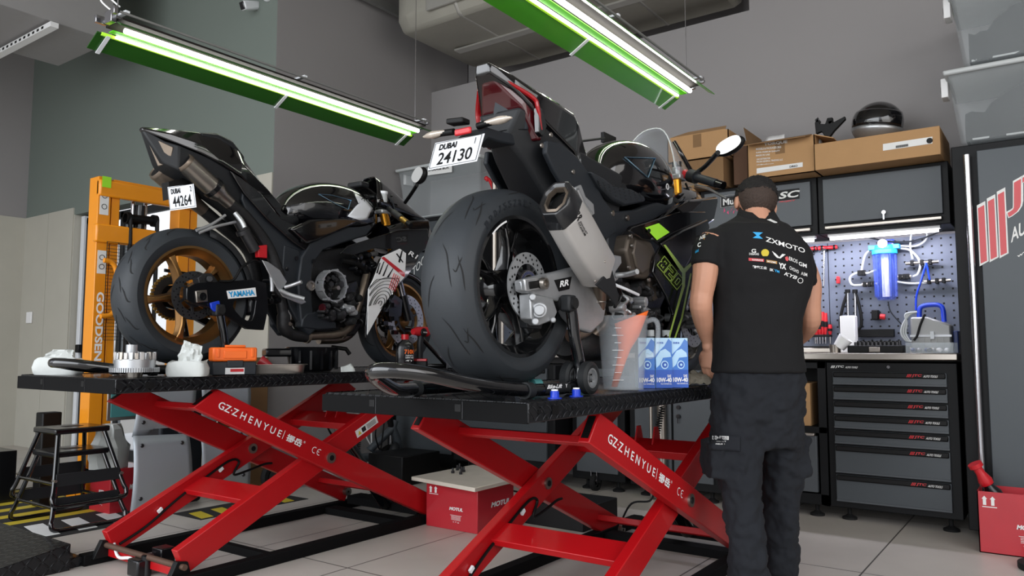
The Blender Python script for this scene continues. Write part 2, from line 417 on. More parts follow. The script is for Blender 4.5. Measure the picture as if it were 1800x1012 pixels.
# ---- foil clad duct
def duct():
    secs = []
    prof = [(4.42, 3.72), (4.5, 3.62), (5.62, 3.62), (5.75, 3.7), (5.75, 4.25), (4.5, 4.25), (4.42, 4.15)]
    for y, s in ((1.9, 1), (2.2, 1), (3.2, 1), (3.9, 1), (4.25, .96), (4.45, .8), (4.5, .5)):
        secs.append([V((5.1 + (x - 5.1) * s, y, 3.95 + (z - 3.95) * s)) for x, z in prof])
    t = thing('foil_duct', 'silver foil wrapped ventilation duct along the top of the back wall', 'duct', (5.1, 3.2, 3.6))
    MB().loft(secs).build('duct_body', 'foil_side', t, smooth=50, bevel=.03)
    MB().box((4.40, 1.9, 3.69), (4.43, 4.0, 3.95)).build('foil_band', 'foil', t, bevel=.01)
    for y in (2.45, 3.05, 3.7): MB().loft([[V((5.085 + (x - 5.085) * 1.006, yy, 3.935 + (z - 3.935) * 1.012)) for x, z in prof] for yy in (y, y + .05)]).build('foil_tape', 'foil', t, bevel=.02)
    MB().box((5.0, 1.9, 3.605), (5.08, 4.2, 3.62)).build('bottom_seam', 'foil', t)
duct()
MB().tube(spline([(5.2, 1.72, 4.5), (5.25, 1.78, 3.95), (5.25, 1.9, 3.75)], 6), .055, 12).build('red_pipe', 'red', label='red fire pipe end beside the foil duct', cat='pipe')
# ---- cable tray with black rails
t = thing('cable_tray', 'perforated galvanised cable tray with black edge rails at ceiling', 'cable tray', (4.9, 4.6, 4.2))
b = MB()
for y in (4.32, 4.68): b.box((3.2, y, 4.05), (4.4, y + .05, 4.1))
b.build('side_rail', 'rail_black', t)
b = MB(); b.box((3.2, 4.40, 4.08), (4.4, 4.66, 4.085)); b.box((3.2, 4.75, 4.02), (5.0, 4.79, 4.09)); b.cur = 1
for k in range(25):
    for q in range(3): b.box((3.25 + k * .045, 4.43 + q * .075, 4.076), (3.275 + k * .045, 4.46 + q * .075, 4.0795))
    b.box((3.25 + k * .045, 4.747, 4.045), (3.272 + k * .045, 4.7505, 4.06))
b.build('tray_plate', ['galv', 'black'], t)
b = MB(); b.box((4.15, 1.0, 4.12), (4.23, 4.75, 4.2)); b.build('ceiling_rail', 'rail_black', label='long black steel rail crossing below the ceiling', cat='rail')

# ---- hanging lights
def lamp(name, x0, x1, y, z, label, pan):
    t = thing(name, label, 'light', ((x0 + x1) / 2, y, z), 'hanging workshop light fixtures')
    for dy, dz, r in ((.062, .0, .006), (-.012, .012, .012)):
        b = MB().cyl((x0 + .06, y + dy, z + dz), (x1 - .03, y + dy, z + dz), r, 12); b.build('light_tube', 'tube_light', t)
    b = MB()
    for dy in (-.085, .085, .015, -.015): b.cyl((x0, y + dy, z + .06), (x1, y + dy, z + .06), .006, 8)
    b.build('carrier_rods', 'galv', t)
    MB().box((x0 + .02, y - .07, z + .035), (x1 - .02, y + .08, z + .045)).build('reflector_channel', 'channel', t)
    MB().box((x0 + .02, y + .012, z + .004), (x1 - .02, y + .05, z + .008)).build('inner_panel', 'lime_glow', t)
    # green acrylic side panels, tilted outwards
    for (ya, za, yb, zb) in ((.075, .0, .165, -.052), (-.10, .0, -.135, -.02)):
        MB().prism([(x0 - .02, y + ya, z + za), (x0 - .02, y + yb, z + zb), (x0 - .02, y + yb, z + zb + .006), (x0 - .02, y + ya, z + za + .006)], (x1 - x0 + .04, 0, 0)).build('green_panel', pan, t)
    MB().box((x0, y + .070, z - .006), (x1, y + .082, z + .007)).build('panel_edge', 'edge_glow', t)
    for x in (x0 + .03, (x0 + x1) / 2, x1 - .05):
        MB().bar((x, y + .17, z - .06), (x, y + .07, z - .004), .018, .005).build('bracket', 'white_gloss', t)
        MB().bar((x, y - .09, z + .07), (x, y + .09, z + .07), .02, .01).build('bracket', 'white_gloss', t)
    for x in (x0, x1):
        for q0, q1 in (((x - .012, y - .03, z + .03), (x + .012, y + .03, z + .085)), ((x - .03, y - .09, z + .045), (x - .012, y - .07, z + .08)), ((x - .03, y + .07, z + .045), (x + .02, y + .09, z + .08))):
            MB().box(q0, q1).build('end_clamp', 'chrome', t, bevel=.002)
    for x in (x0 + .03, x1 - .05): MB().cyl((x, y, z + .07), (x, y, ZC), .0025, 6).build('hanging_wire', 'chrome', t)
    MB().tube(spline([(x0 + .02, y, z + .08), (x0 - .03, y + .03, z + .13), (x0, y + .05, z + .17), (x0 + .04, y, z + .12)], 5), .004, 6).build('cord', 'white', t)
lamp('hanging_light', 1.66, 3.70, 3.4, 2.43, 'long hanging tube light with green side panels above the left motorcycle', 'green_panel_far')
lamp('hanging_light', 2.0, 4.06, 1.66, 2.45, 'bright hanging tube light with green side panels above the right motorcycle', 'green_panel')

# ---- camera on wall
t = thing('security_camera', 'white bullet security camera high on the wall', 'camera', (3.6, 5.3, 3.75))
p = gD(440, 10, 6.1); d = V((-.75, -.1, -.3)).normalized(); q = p + V((.06, -.03, 0))
b = MB().cbox(p, d * .09, V((0, 1, 0)) * .035, d.cross(V((0, 1, 0))) * .035); b.build('housing', 'white_gloss', t, bevel=.015)
b = MB().cbox(p + d * .088, d * .006, V((0, 1, 0)) * .026, d.cross(V((0, 1, 0))) * .03); b.build('lens', 'black_gloss', t, bevel=.008)
b = MB().tube([p - d * .03, p - d * .08 + V((.04, 0, -.02)), (3.645, p.y - .15, p.z + .05)], .018, 10); b.ball((3.63, p.y - .15, p.z + .05), .04); b.build('mount', 'white_gloss', t)
# ---- switch on wall
p = gX(53, 558, XB - .013)
MB().box((XB - .03, p.y - .06, p.z - .06), (XB - .013, p.y + .06, p.z + .06)).build('wall_socket', 'white', label='white square socket plate low on the tiled wall', cat='socket', bevel=.006)

# ================================================================ tool furniture along the back wall
CX = 4.9
def jtc(b, o, uy, uz, w, h):
    """three slanted bars then JTC, in slot cur; origin lower left, towards -Y"""
    o = V(o); uy = V(uy); uz = V(uz)
    for k in range(3):
        q = o + uy * w * (.1 * k); s = uy * h * .5
        b.add([q, q + uy * w * .06, q + uy * w * .06 + s + uz * h, q + s + uz * h], [(0, 1, 2, 3)])
    text(b, 'JTC', o + uy * w * .34, uy * w * .62, uz * h, .03, shear=.12)
def tools_logo(parent, y, z, w, h, x, c1='red', c2='label_white'):
    b = MB(); jtc(b, (x, y, z), (0, -1, 0), (0, 0, 1), w * .5, h); b.build('logo', c1, parent)
    b = MB(); text(b, 'AUTO TOOLS', (x, y - w * .55, z), (0, -w * .45, 0), (0, 0, h * .7), .02, shear=.06); b.build('logo_words', c2, parent)
# --- seven drawer cabinet
t = thing('drawer_cabinet', 'black seven drawer tool cabinet right of the standing man', 'cabinet', (5.15, .83, 0))
Y0, Y1 = .485, 1.175
MB().box((CX + .01, Y0, .075), (5.42, Y1, .93)).build('body', 'cab_black', t, bevel=.004)
ys = [651.6, 676.9, 702.8, 727.5, 752.7, 779.6, 830.2, 879.8]
zs = [gX(1459, y, CX).z for y in ys]
for i in range(7):
    a, c = zs[i + 1] + .006, zs[i] - .004
    b = MB().box((CX - .012, Y0 + .05, a), (CX + .02, Y1 - .04, c)); d = b.build('drawer', 'cab_grey2', t, bevel=.003)
    b = MB().box((CX - .026, Y0 + .055, c - .032), (CX - .011, Y1 - .045, c - .001)); h = b.build('drawer_pull', 'black', d, bevel=.006)
    MB().box((CX - .016, Y0 + .05, a), (CX - .010, Y1 - .04, a + .012)).build('drawer_lip', 'cab_grey', d, bevel=.002)
    tools_logo(d, .735, c - .025, .155, .018, CX - .0275)
tools_logo(t, Y1 - .025, .895, .15, .016, CX + .0085, 'label_white', 'label_white')
MB().cyl((CX + .01, .83, .905), (CX - .004, .83, .905), .009, 12).build('lock', 'chrome', t)
def foot(t, x, y, h=.075):
    b = MB().lathe([(0, .042), (.012, .042), (.022, .022), (.03, .012), (h, .012)], (x, y, 0), (0, 0, 1), 20); b.build('foot', 'rubber_dark', t)
for y in (Y0 + .07, Y1 - .09): foot(t, 4.98, y)
# --- door cabinets under the bench
def base_cab(y0, y1, label, doors=2, key=True, shelf=False, z1=.93):
    t = thing('base_cabinet', label, 'cabinet', (5.15, (y0 + y1) / 2, 0), 'black base cabinets under the workbench')
    if shelf:
        b = MB(); b.box((CX + .01, y0, .075), (5.42, y0 + .05, z1)); b.box((CX + .01, y1 - .05, .075), (5.42, y1, z1)); b.box((5.38, y0, .075), (5.42, y1, z1)); b.box((CX + .01, y0, .075), (5.42, y1, .14)); b.box((CX + .01, y0, .5), (5.42, y1, .54)); b.box((CX + .01, y0, z1 - .04), (5.42, y1, z1))
        b.build('body', 'cab_black', t, bevel=.003)
        b = MB().box((CX - .01, y0 + .06, .15), (CX + .02, y1 - .06, .485)); d = b.build('drawer', 'cab_grey', t, bevel=.003)
        MB().box((CX - .02, y0 + .07, .485), (CX + .02, y1 - .07, .502)).build('drawer_pull', 'steel', d, bevel=.003)
    else:
        MB().box((CX + .01, y0, .075), (5.42, y1, z1)).build('body', 'cab_black', t, bevel=.004)
        w = (y1 - y0 - .08) / doors
        for k in range(doors):
            a = y0 + .04 + k * w
            d = MB().box((CX - .01, a + .008, .13), (CX + .01, a + w - .008, z1 - .06)).build('door', 'cab_grey', t, bevel=.003)
            if key:
                b = MB(); yy = a + w - .05 if k == 0 else a + .05
                b.cyl((CX - .01, yy, .56), (CX - .03, yy, .56), .014, 14); b.cyl((CX - .01, yy, .62), (CX - .025, yy, .62), .014, 14); b.box((CX - .034, yy - .003, .515), (CX - .03, yy + .003, .56)); b.build('lock', 'black_metal', d)
    for y in (y0 + .09, y1 - .09): foot(t, 4.98, y)
base_cab(1.18, 1.84, 'black open cabinet with one grey drawer behind the standing man', shelf=True)
base_cab(1.845, 2.50, 'black base cabinet with two grey doors and hanging keys behind the right lift', key=True)
base_cab(2.54, 2.97, 'black base cabinet with plain grey doors behind the red crossbar', key=False, doors=1)
MB().box((4.93, 1.28, .54), (5.3, 1.56, .8)).build('cardboard_box', 'card', label='brown cardboard box on the open shelf behind the standing man', cat='box', bevel=.003)
MB().cyl((4.86, 2.235, 0), (4.86, 2.235, .9), .032, 20).build('steel_pole', 'steel', label='polished steel vertical pole in front of the base cabinets', cat='pole')
MB().cyl((4.83, 2.30, 0), (4.83, 2.30, .9), .012, 12).build('steel_rod', 'steel', label='thin dark steel rod beside the polished pole', cat='pole')
# --- rolling drawer trolley seen under the right platform
t = thing('drawer_trolley', 'black rolling drawer trolley on casters behind the right lift', 'trolley', (4.95, 3.3, 0))
MB().box((4.72, 3.0, .14), (5.2, 3.95, .9)).build('body', 'cab_black', t, bevel=.01)
for i, (a, c) in enumerate(((.20, .40), (.41, .52), (.53, .64), (.65, .76), (.77, .87))):
    d = MB().box((4.70, 3.06, a), (4.73, 3.9, c)).build('drawer', 'cab_grey2', t, bevel=.003)
    MB().box((4.685, 3.07, c - .035), (4.701, 3.89, c - .003)).build('drawer_pull', 'black', d, bevel=.005)
    tools_logo(d, 3.36, c - .028, .2, .02, 4.684)
def caster(t, x, y, r=.06):
    b = MB().lathe([(-.017, r * .6), (-.017, r), (.017, r), (.017, r * .6)], (x, y, r), (0, 1, 0), 24, closed=True); w = b.build('caster_wheel', 'rubber_dark', t)
    b = MB().cyl((x, y - .014, r), (x, y + .014, r), r * .25, 12)
    for k in range(5): a = k * 2 * PI / 5; b.bar((x, y - .016, r), (x + r * .62 * math.cos(a), y - .016, r + r * .62 * math.sin(a)), .012, .012, (0, 1, 0))
    b.build('caster_hub', 'chrome', w)
    MB().box((x - .025, y - .026, r), (x + .03, y - .02, 2 * r + .02)).box((x - .025, y + .02, r), (x + .03, y + .026, 2 * r + .02)).build('caster_fork', 'chrome', t)
caster(t, 4.78, 3.1); caster(t, 4.78, 3.8)
p = gZ(1047, 862, 0)
t2 = thing('floor_caster', 'single caster wheel standing under the base cabinets', 'wheel', (p.x, p.y, 0)); caster(t2, p.x, p.y, .06)
# --- steel worktop
b = MB(); b.box((4.86, .475, .945), (5.44, 3.98, .985)); b.box((5.38, .475, .985), (5.44, 3.98, 1.02))
b.build('worktop', 'steel', label='long brushed steel worktop over the tool cabinets', cat='worktop', bevel=.006)
# --- pegboards
def pegs(y0, y1, z0, z1, label):
    b = MB(); b.box((5.40, y0, z0), (5.415, y1, z1)); b.cur = 1
    ny = int((y1 - y0) / .052); nz = int((z1 - z0) / .045)
    for i in range(ny):
        for k in range(nz):
            y = y0 + .03 + i * .052; z = z0 + .03 + k * .045
            b.add([(5.3985, y, z), (5.3985, y + .011, z), (5.3985, y + .011, z + .011), (5.3985, y, z + .011)], [(0, 1, 2, 3)])
    b.build('pegboard', ['pegboard', 'black'], label=label, cat='pegboard', group='grey pegboards behind the workbench')
pegs(.50, 1.255, 1.03, 1.72, 'grey pegboard carrying the blue water filter')
pegs(1.26, 2.5, 1.03, 1.72, 'grey pegboard with the T handle wrenches left of the filter board')
pegs(2.505, 3.95, 1.03, 1.72, 'grey pegboard seen through the right motorcycle wheel')
# --- wall cabinets, under lights
OX = 5.08
def wall_cab(y0, y1, label, key=False):
    t = thing('wall_cabinet', label, 'cabinet', (5.26, (y0 + y1) / 2, 1.74), 'grey wall cabinets above the pegboard')
    MB().box((OX + .01, y0, 1.74), (5.44, y1, 2.11)).build('body', 'cab_black', t, bevel=.004)
    d = MB().box((OX - .01, y0 + .035, 1.80), (OX + .012, y1 - .035, 2.085)).build('door', 'cab_grey', t, bevel=.003)
    MB().box((OX - .02, y0 + .04, 1.762), (OX + .01, y1 - .04, 1.785)).build('door_pull', 'steel', t, bevel=.005)
    if key:
        yy = (y0 + y1) / 2 - .02
        MB().cyl((OX - .01, yy, 1.835), (OX - .035, yy, 1.835), .012, 12).box((OX - .04, yy - .004, 1.79), (OX - .035, yy + .004, 1.84)).build('key', 'chrome', d)
    return t
w1 = wall_cab(.50, 1.235, 'grey flap wall cabinet at the far right with a key in it', True)
w2 = wall_cab(1.24, 2.02, 'grey flap wall cabinet with race stickers behind the man')
w3 = wall_cab(2.025, 2.8, 'grey flap wall cabinet hidden behind the right motorcycle')
def decal(parent, px0, px1, s_, m, X, h, back=None, shear=.1, name='sticker', bold=.03):
    a = gX(px0[0], px0[1], X); c = gX(px1[0], px1[1], X)
    if back: b = MB(); n = V((-.0008, 0, 0)); u = c - a; e = u.normalized() * .012; z = V((0, 0, 1)); b.add([a - e - z * .012 - n, c + e - z * .012 - n, c + e + z * (h + .012) - n, a - e + z * (h + .012) - n], [(0, 1, 2, 3)]); b.build(name, back, parent)
    b = MB(); text(b, s_, a, c - a, V((0, 0, h)), bold, shear); b.build(name + '_words', m, parent)
decal(w2, (1368, 350), (1402, 346), 'SC', 'label_white', OX - .013, .045, 'black', .15)
decal(w2, (1368, 357), (1396, 354), 'PROJECT', 'red', OX - .0145, .012)
decal(w2, (1271, 361), (1290, 359), 'Mu', 'label_white', OX - .013, .045, 'black', 0)
b = MB(); fr = [gX(x, y, OX - .015) for x, y in ((1267, 365), (1294, 361), (1294, 341), (1267, 345))]
for i in range(4): b.bar(fr[i], fr[(i + 1) % 4], .001, .005, (1, 0, 0))
b.build('sticker_border', 'label_white', w2)
b = MB()
for k in range(7):
    p = gX(1272 + k * 5.5, 374 - k * .6, OX - .013); b.add([p, p + V((0, -.012, .012)), p + V((0, -.004 - .01 * (k % 3), .035 - .05 * (k % 2)))], [(0, 1, 2)])
b.build('sticker_splash', 'pink', w2)
for y0, y1, lb in ((.56, 1.19, 'bright strip light under the far right wall cabinet'), (1.27, 1.97, 'strip light under the wall cabinet behind the man')):
    t = thing('strip_light', lb, 'light', (5.2, (y0 + y1) / 2, 1.72))
    MB().box((5.12, y0, 1.722), (5.17, y1, 1.738)).build('housing', 'white', t)
    MB().cyl((5.14, y0 + .01, 1.712), (5.14, y1 - .01, 1.712), .011, 12).build('light_tube', 'strip_light', t)
    l = bpy.data.lights.new('strip_glow', 'AREA'); l.shape = 'RECTANGLE'; l.size = .05; l.size_y = y1 - y0; l.energy = 4.5; l.color = (.86, .86, 1.0)
    o = bpy.data.objects.new('strip_glow', l); C.objects.link(o); o.location = (5.14, (y0 + y1) / 2, 1.695); o.rotation_euler = (0, math.radians(-22), 0)
# --- tall cabinets
def tall(y0, y1, x, label, h=2.12):
    t = thing('tall_cabinet', label, 'cabinet', (5.15, (y0 + y1) / 2, 0))
    MB().box((x + .01, y0, .05), (5.42, y1, h)).build('body', 'cab_black', t, bevel=.004)
    d = MB().box((x - .012, y0 + .03, .16), (x + .012, y1 - .12, h - .04)).build('door', 'cab_grey2', t, bevel=.004)
    MB().cyl((x - .025, y1 - .075, .2), (x - .025, y1 - .075, h - .06), .017, 16).build('edge_handle', 'chrome', t)
    return t, d
tc_, td = tall(-.75, .455, 4.80, 'tall grey tool locker with a big red and white logo at right edge')
X = 4.786
b = MB(); bw = MB()
def quadpx(m_, pts, X): m_.add([gX(x, y, X) for x, y in pts], [tuple(range(len(pts)))])
for k in range(3):
    x0 = 1719 + k * 17.5; yt = 366 - k * 12; yb = 465 - k * 7
    quadpx(bw, [(x0 - 2, yt - 5), (x0 + 13, yt - 13), (x0 + 19, yb - 6), (x0 + 3, yb + 3)], X - .0006)
    quadpx(b, [(x0, yt), (x0 + 11, yt - 6), (x0 + 16, yb - 7), (x0 + 5, yb - 2)], X - .0014)
o_ = gX(1771, 383, X); e_ = gX(1840, 345, X); up_ = gX(1771, 327, X) - o_
text(bw, 'JTC', o_ + V((-.0006, .006, -.008)), (e_ - o_) * 1.9 * 1.03, up_ * 1.1, .07); text(b, 'JTC', o_ + V((-.0014, 0, 0)), (e_ - o_) * 1.9, up_, .03)
a_ = gX(1777, 427, X); text(bw, 'AUTO TOOLS', a_, (gX(1800, 412, X) - a_) * 5.2, gX(1777, 402, X) - a_, .02)
a_ = gX(1788, 455, X); text(bw, 'www.jtc.com.tw', a_, (gX(1800, 448, X) - a_) * 8, gX(1788, 448, X) - a_, .02)
b.build('red_logo', 'red', td); bw.build('white_logo', 'label_white', td)
MB().cyl((4.79, -.02, 1.02), (4.77, -.02, 1.02), .008, 10).build('lock', 'chrome', td)
tl_, td = tall(4.03, 4.80, 4.84, 'tall grey locker behind the left motorcycle front wheel', 2.13)
a_ = gX(722, 490, 4.826); c_ = gX(757, 438, 4.826)
b = MB(); text(b, 'AUTO TOOLS', gX(695, 520, 4.826), gX(757, 450, 4.826) - gX(695, 520, 4.826), gX(695, 506, 4.826) - gX(695, 520, 4.826), .0); b.build('white_logo', 'label_white', td)
b = MB().cyl((4.87, 3.66, .985), (4.87, 3.66, 2.6), .02, 14); b.build('steel_post', 'steel', label='left one of two pale steel posts behind the big rear wheel', cat='post')
b = MB().cyl((4.87, 3.58, .985), (4.87, 3.58, 2.6), .014, 14); b.build('steel_post', 'steel', label='right thinner one of two pale steel posts behind the big rear wheel', cat='post')

# --- storage bins
def bin_(x0, x1, y0, y1, z0, z1, label, content='cab_black', rim=.04):
    t = thing('storage_bin', label, 'storage bin', ((x0 + x1) / 2, (y0 + y1) / 2, z0), 'translucent plastic storage bins')
    def sec(z, g): return [V(p) for p in ((x0 - g, y0 - g, z), (x1 + g, y0 - g, z), (x1 + g, y1 + g, z), (x0 - g, y1 + g, z))]
    b = MB().loft([sec(z0, -.06), sec(z0 + .02, -.05), sec(z1 - .05, -.01), sec(z1, 0)]); b.build('tub', 'bin_clear', t, bevel=.02)
    b = MB().loft([sec(z1 - .005, .012), sec(z1 + .02, .016), sec(z1 + .03, -.02)]); b.build('lid', 'bin_rim', t, bevel=.008)
    b = MB().box((x0 + .07, y0 + .09, z0 + .03), (x1 - .07, y1 - .09, z0 + .04)); b.build('base_rim', 'bin_rim', t)
    for y in (y1 + .01,):
        b = MB().box((x0 + .12, y - .005, z1 - .09), (x0 + .22, y + .03, z1 + .02)); b.cur = 1; b.box((x0 + .14, y + .012, z1 - .06), (x0 + .2, y + .034, z1 - .02)); b.build('latch', ['white', 'black'], t, bevel=.004)
    return t
z = 2.125
b1 = bin_(4.78, 5.38, -.5, .46, z, z + .40, 'lower translucent storage bin on the tall locker at top right')
b2 = bin_(4.78, 5.38, -.5, .43, z + .44, z + .86, 'upper translucent storage bin at the top right corner')
def stuffing(name, label, c, r, m='navy', seed=1):
    random.seed(seed); b = MB()
    for k in range(9):
        b.ball(V(c) + V((random.uniform(-r[0], r[0]), random.uniform(-r[1], r[1]), random.uniform(-r[2], r[2]) * .6)) * .55, r[0] * random.uniform(.3, .6), r[1] * random.uniform(.25, .5), r[2] * random.uniform(.4, .8), 10, 8)
    b.build(name, m, label=label, cat='clothing')
def gar(name, label, x, y0, y1, z0, z1, m, seed):
    random.seed(seed); n = 26; secs = []
    for i in range(n + 1):
        y = y0 + (y1 - y0) * i / n; h = z0 + (z1 - z0) * (.55 + .45 * math.sin(PI * min(1, (i + 3) / n)) ** .6) + .02 * noise.noise(V((i * .5, seed, 0)))
        secs.append([V((x + .02 * noise.noise(V((i * .4, seed, 3))), y, z0)), V((x + .42, y, z0)), V((x + .40, y, h)), V((x + .02 + .03 * noise.noise(V((i * .7, seed, 5))), y, h - .03)), V((x + .03 * noise.noise(V((i * .9, seed, 8))), y, (z0 + h) / 2))])
    MB().loft(secs).build(name, m, label=label, cat='clothing', smooth=60)
gar('folded_suit', 'dark riding suit folded inside the lower bin at top right', 4.85, -.43, .385, z + .03, z + .37, 'black', 3)
gar('folded_suit', 'dark riding suit pressed inside the upper bin at top right', 4.85, -.43, .35, z + .47, z + .83, 'black', 5)
b3 = bin_(4.93, 5.36, 3.86, 4.80, 2.145, 2.60, 'frosted storage bin above the tall locker behind the left motorcycle')
p0 = gX(752, 306, 4.92); p1 = gX(795, 300, 4.92)
b = MB(); b.add([p0 - V((.004, 0, .012)), p1 - V((.004, 0, .012)), p1 + V((-.004, 0, .06)), p0 + V((-.004, 0, .06))], [(0, 1, 2, 3)]); b.build('paper_label', 'label_white', b3)
b = MB(); text(b, 'STORAGE BOX', p0 + V((-.006, -.01, .02)), (p1 - p0) * .85, V((0, 0, .025)), .03); b.build('label_words', 'black', b3)
p = gX(862, 322, 4.9)
b = MB().tube(spline([p + V((0, .04, .03)), p + V((0, .01, .03)), p + V((0, -.04, -.07)), p + V((0, -.06, -.09))], 4), .014, 8); b.ball(p + V((0, .04, .045)), .02); b.build('bar_clamp', 'red', label='red anodised lever part beside the steel posts', cat='clamp')

# --- boxes on the wall cabinets
def carton(name, label, y0, y1, z0, z1, x0=4.95, x1=5.36, flaps=False, m='card', tape=True, rz=0):
    t = thing(name, label, 'box', ((x0 + x1) / 2, (y0 + y1) / 2, z0))
    T = .006
    if flaps:
        b = MB(); b.box((x0, y0, z0), (x0 + T, y1, z1)); b.box((x1 - T, y0, z0), (x1, y1, z1)); b.box((x0, y0, z0), (x1, y0 + T, z1)); b.box((x0, y1 - T, z0), (x1, y1, z1)); b.box((x0, y0, z0), (x1, y1, z0 + T)); b.build('body', m, t)
    else: MB().box((x0, y0, z0), (x1, y1, z1)).build('body', m, t, bevel=.003)
    if tape: MB().box((x0 - .001, (y0 + y1) / 2 - .03, z1 - .09), (x0 - .0002, (y0 + y1) / 2 + .03, z1)).build('tape', 'card_dark', t)
    return t
Zt = 2.112
a = carton('cardboard_box', 'plain cardboard box under another one, above the mirror of the right motorcycle', 1.80, 2.22, Zt, Zt + .19, m='card_dark')
c = carton('cardboard_box', 'open topped cardboard box stacked on a plain box behind the mirror', 1.76, 2.20, Zt + .195, Zt + .37, flaps=True)
MB().prism([(4.95, 1.78, Zt + .37), (4.95, 2.18, Zt + .37), (5.08, 2.1, Zt + .43), (5.08, 1.82, Zt + .43)], (0, 0, .005)).build('flap', 'card', c)
c = carton('cardboard_box', 'dark brown cardboard box standing between the stacked boxes and the printed one', 1.64, 1.755, Zt, Zt + .26, x0=5.02, m='card_brown', tape=False)
c = carton('cardboard_box', 'open cardboard box with white printed lines above the mans head', 1.205, 1.63, Zt, Zt + .235, x0=4.93, flaps=True)
X = 4.928
b = MB()
for s_, px, py, w, h in (('MODELS & PACKAGES 2021', 1329, 264, 44, 5), ('SUPER PREMIUM QUALITY', 1329, 270, 42, 4), ('MADE IN UAE', 1329, 275, 24, 4), ('UAE DISTRIBUTOR', 1330, 281.5, 24, 4), ('PRIOM GENERAL TRADING LLC', 1330, 286, 46, 4), ('info@trading.com', 1330, 291, 30, 3)):
    a0 = gX(px, py, X); a1 = gX(px + w, py - w * .09, X); text(b, s_, a0, a1 - a0, V((0, 0, h * .0028)), .02)
text(b, 'TORQUE', gX(1343, 257, X), gX(1384, 252, X) - gX(1343, 257, X), V((0, 0, .022)), .04)
b.build('print', 'label_white', c)
b = MB(); b.add([gX(1330, 305, X), gX(1411, 293, X), gX(1411, 285, X), gX(1330, 296, X)], [(0, 1, 2, 3)]); b.build('label', 'label_white', c)
b = MB(); text(b, 'DRIO', gX(1388, 295, X - .002), gX(1402, 293, X) - gX(1388, 295, X), V((0, 0, .014)), .02); b.build('label_words', 'black_matte', c)
for pts in ([(4.93, 1.62, Zt + .235), (4.93, 1.22, Zt + .235), (4.85, 1.24, Zt + .21), (4.85, 1.63, Zt + .21)], [(4.94, 1.63, Zt + .235), (5.35, 1.63, Zt + .235), (5.33, 1.66, Zt + .36), (4.96, 1.66, Zt + .36)], [(4.94, 1.21, Zt + .235), (5.35, 1.21, Zt + .235), (5.33, 1.10, Zt + .20), (4.96, 1.10, Zt + .20)]):
    MB().prism(pts, (0, 0, .006)).build('flap', 'card_dark' if pts[0][1] > 1.6 else 'card', c)
c = carton('long_cardboard_box', 'long flat cardboard box with a barcode label under the helmet', .515, 1.20, Zt, Zt + .165, x0=4.90, tape=False)
X = 4.898
b = MB(); b.add([gX(1552, 265, X), gX(1639, 252, X), gX(1639, 240, X), gX(1552, 253, X)], [(0, 1, 2, 3)]); b.build('label', 'label_white', c)
b = MB()
for k in range(13): a0 = gX(1576 + k * 1.7, 260 - k * .25, X - .002); b.box((X - .003, a0.y, a0.z), (X - .002, a0.y + .003, a0.z + .014))
p = gX(1634, 247, X - .002); b.cyl(p, p + V((.001, 0, 0)), .016, 24); b.build('barcode', 'black', c)
# crumpled papers in the printed box
def sheet(name, label, pts, m, parent=None, n=6, amp=.01, cat='paper', seed=0):
    a, b_, c_, d = [V(p) for p in pts]; vs = []; nrm = (b_ - a).cross(d - a).normalized()
    for i in range(n + 1):
        for j in range(n + 1):
            u, v = i / n, j / n; p = a * (1 - u) * (1 - v) + b_ * u * (1 - v) + c_ * u * v + d * (1 - u) * v
            vs.append(p + nrm * amp * noise.noise(p * 18 + V((seed, 0, 0))))
    mb = MB().add(vs, [(i * (n + 1) + j, (i + 1) * (n + 1) + j, (i + 1) * (n + 1) + j + 1, i * (n + 1) + j + 1) for i in range(n) for j in range(n)])
    return mb.build(name, m, parent, solid=.002, label=None if parent else label, cat=None if parent else cat)
sheet('booklet', 'white booklet sticking out of the printed box', [(5.0, 1.58, Zt + .1), (5.0, 1.42, Zt + .1), (5.12, 1.44, Zt + .32), (5.12, 1.56, Zt + .32)], 'white')
b = MB(); random.seed(4)
for k in range(7): b.ball((5.1 + random.uniform(-.05, .05), 1.32 + random.uniform(-.08, .08), Zt + .19 + random.uniform(0, .06)), .05, .06, .045, 9, 7)
b.build('plastic_bag', 'bin_rim', label='clear crumpled plastic bag in the printed box', cat='bag')
# black bracket
t = thing('footrest_bracket', 'black motorcycle bracket part on top of the boxes', 'motorcycle part', gX(1455, 222, 5.1))
p = lambda x, y: gX(x, y + 13, 5.05)
MB().prism([p(*q) for q in ((1434, 222), (1432, 203), (1437, 192), (1441, 204), (1450, 205), (1454, 194), (1463, 193), (1464, 202), (1485, 191), (1486, 196), (1466, 217), (1458, 228), (1449, 226), (1444, 218))], (.03, 0, 0)).build('plate', 'black', t, bevel=.004)
b = MB().cyl(p(1436, 198), p(1436, 198) + V((.06, 0, 0)), .012, 10).cyl(p(1458, 200), p(1458, 200) + V((.07, 0, 0)), .016, 12); b.build('peg', 'black_metal', t)
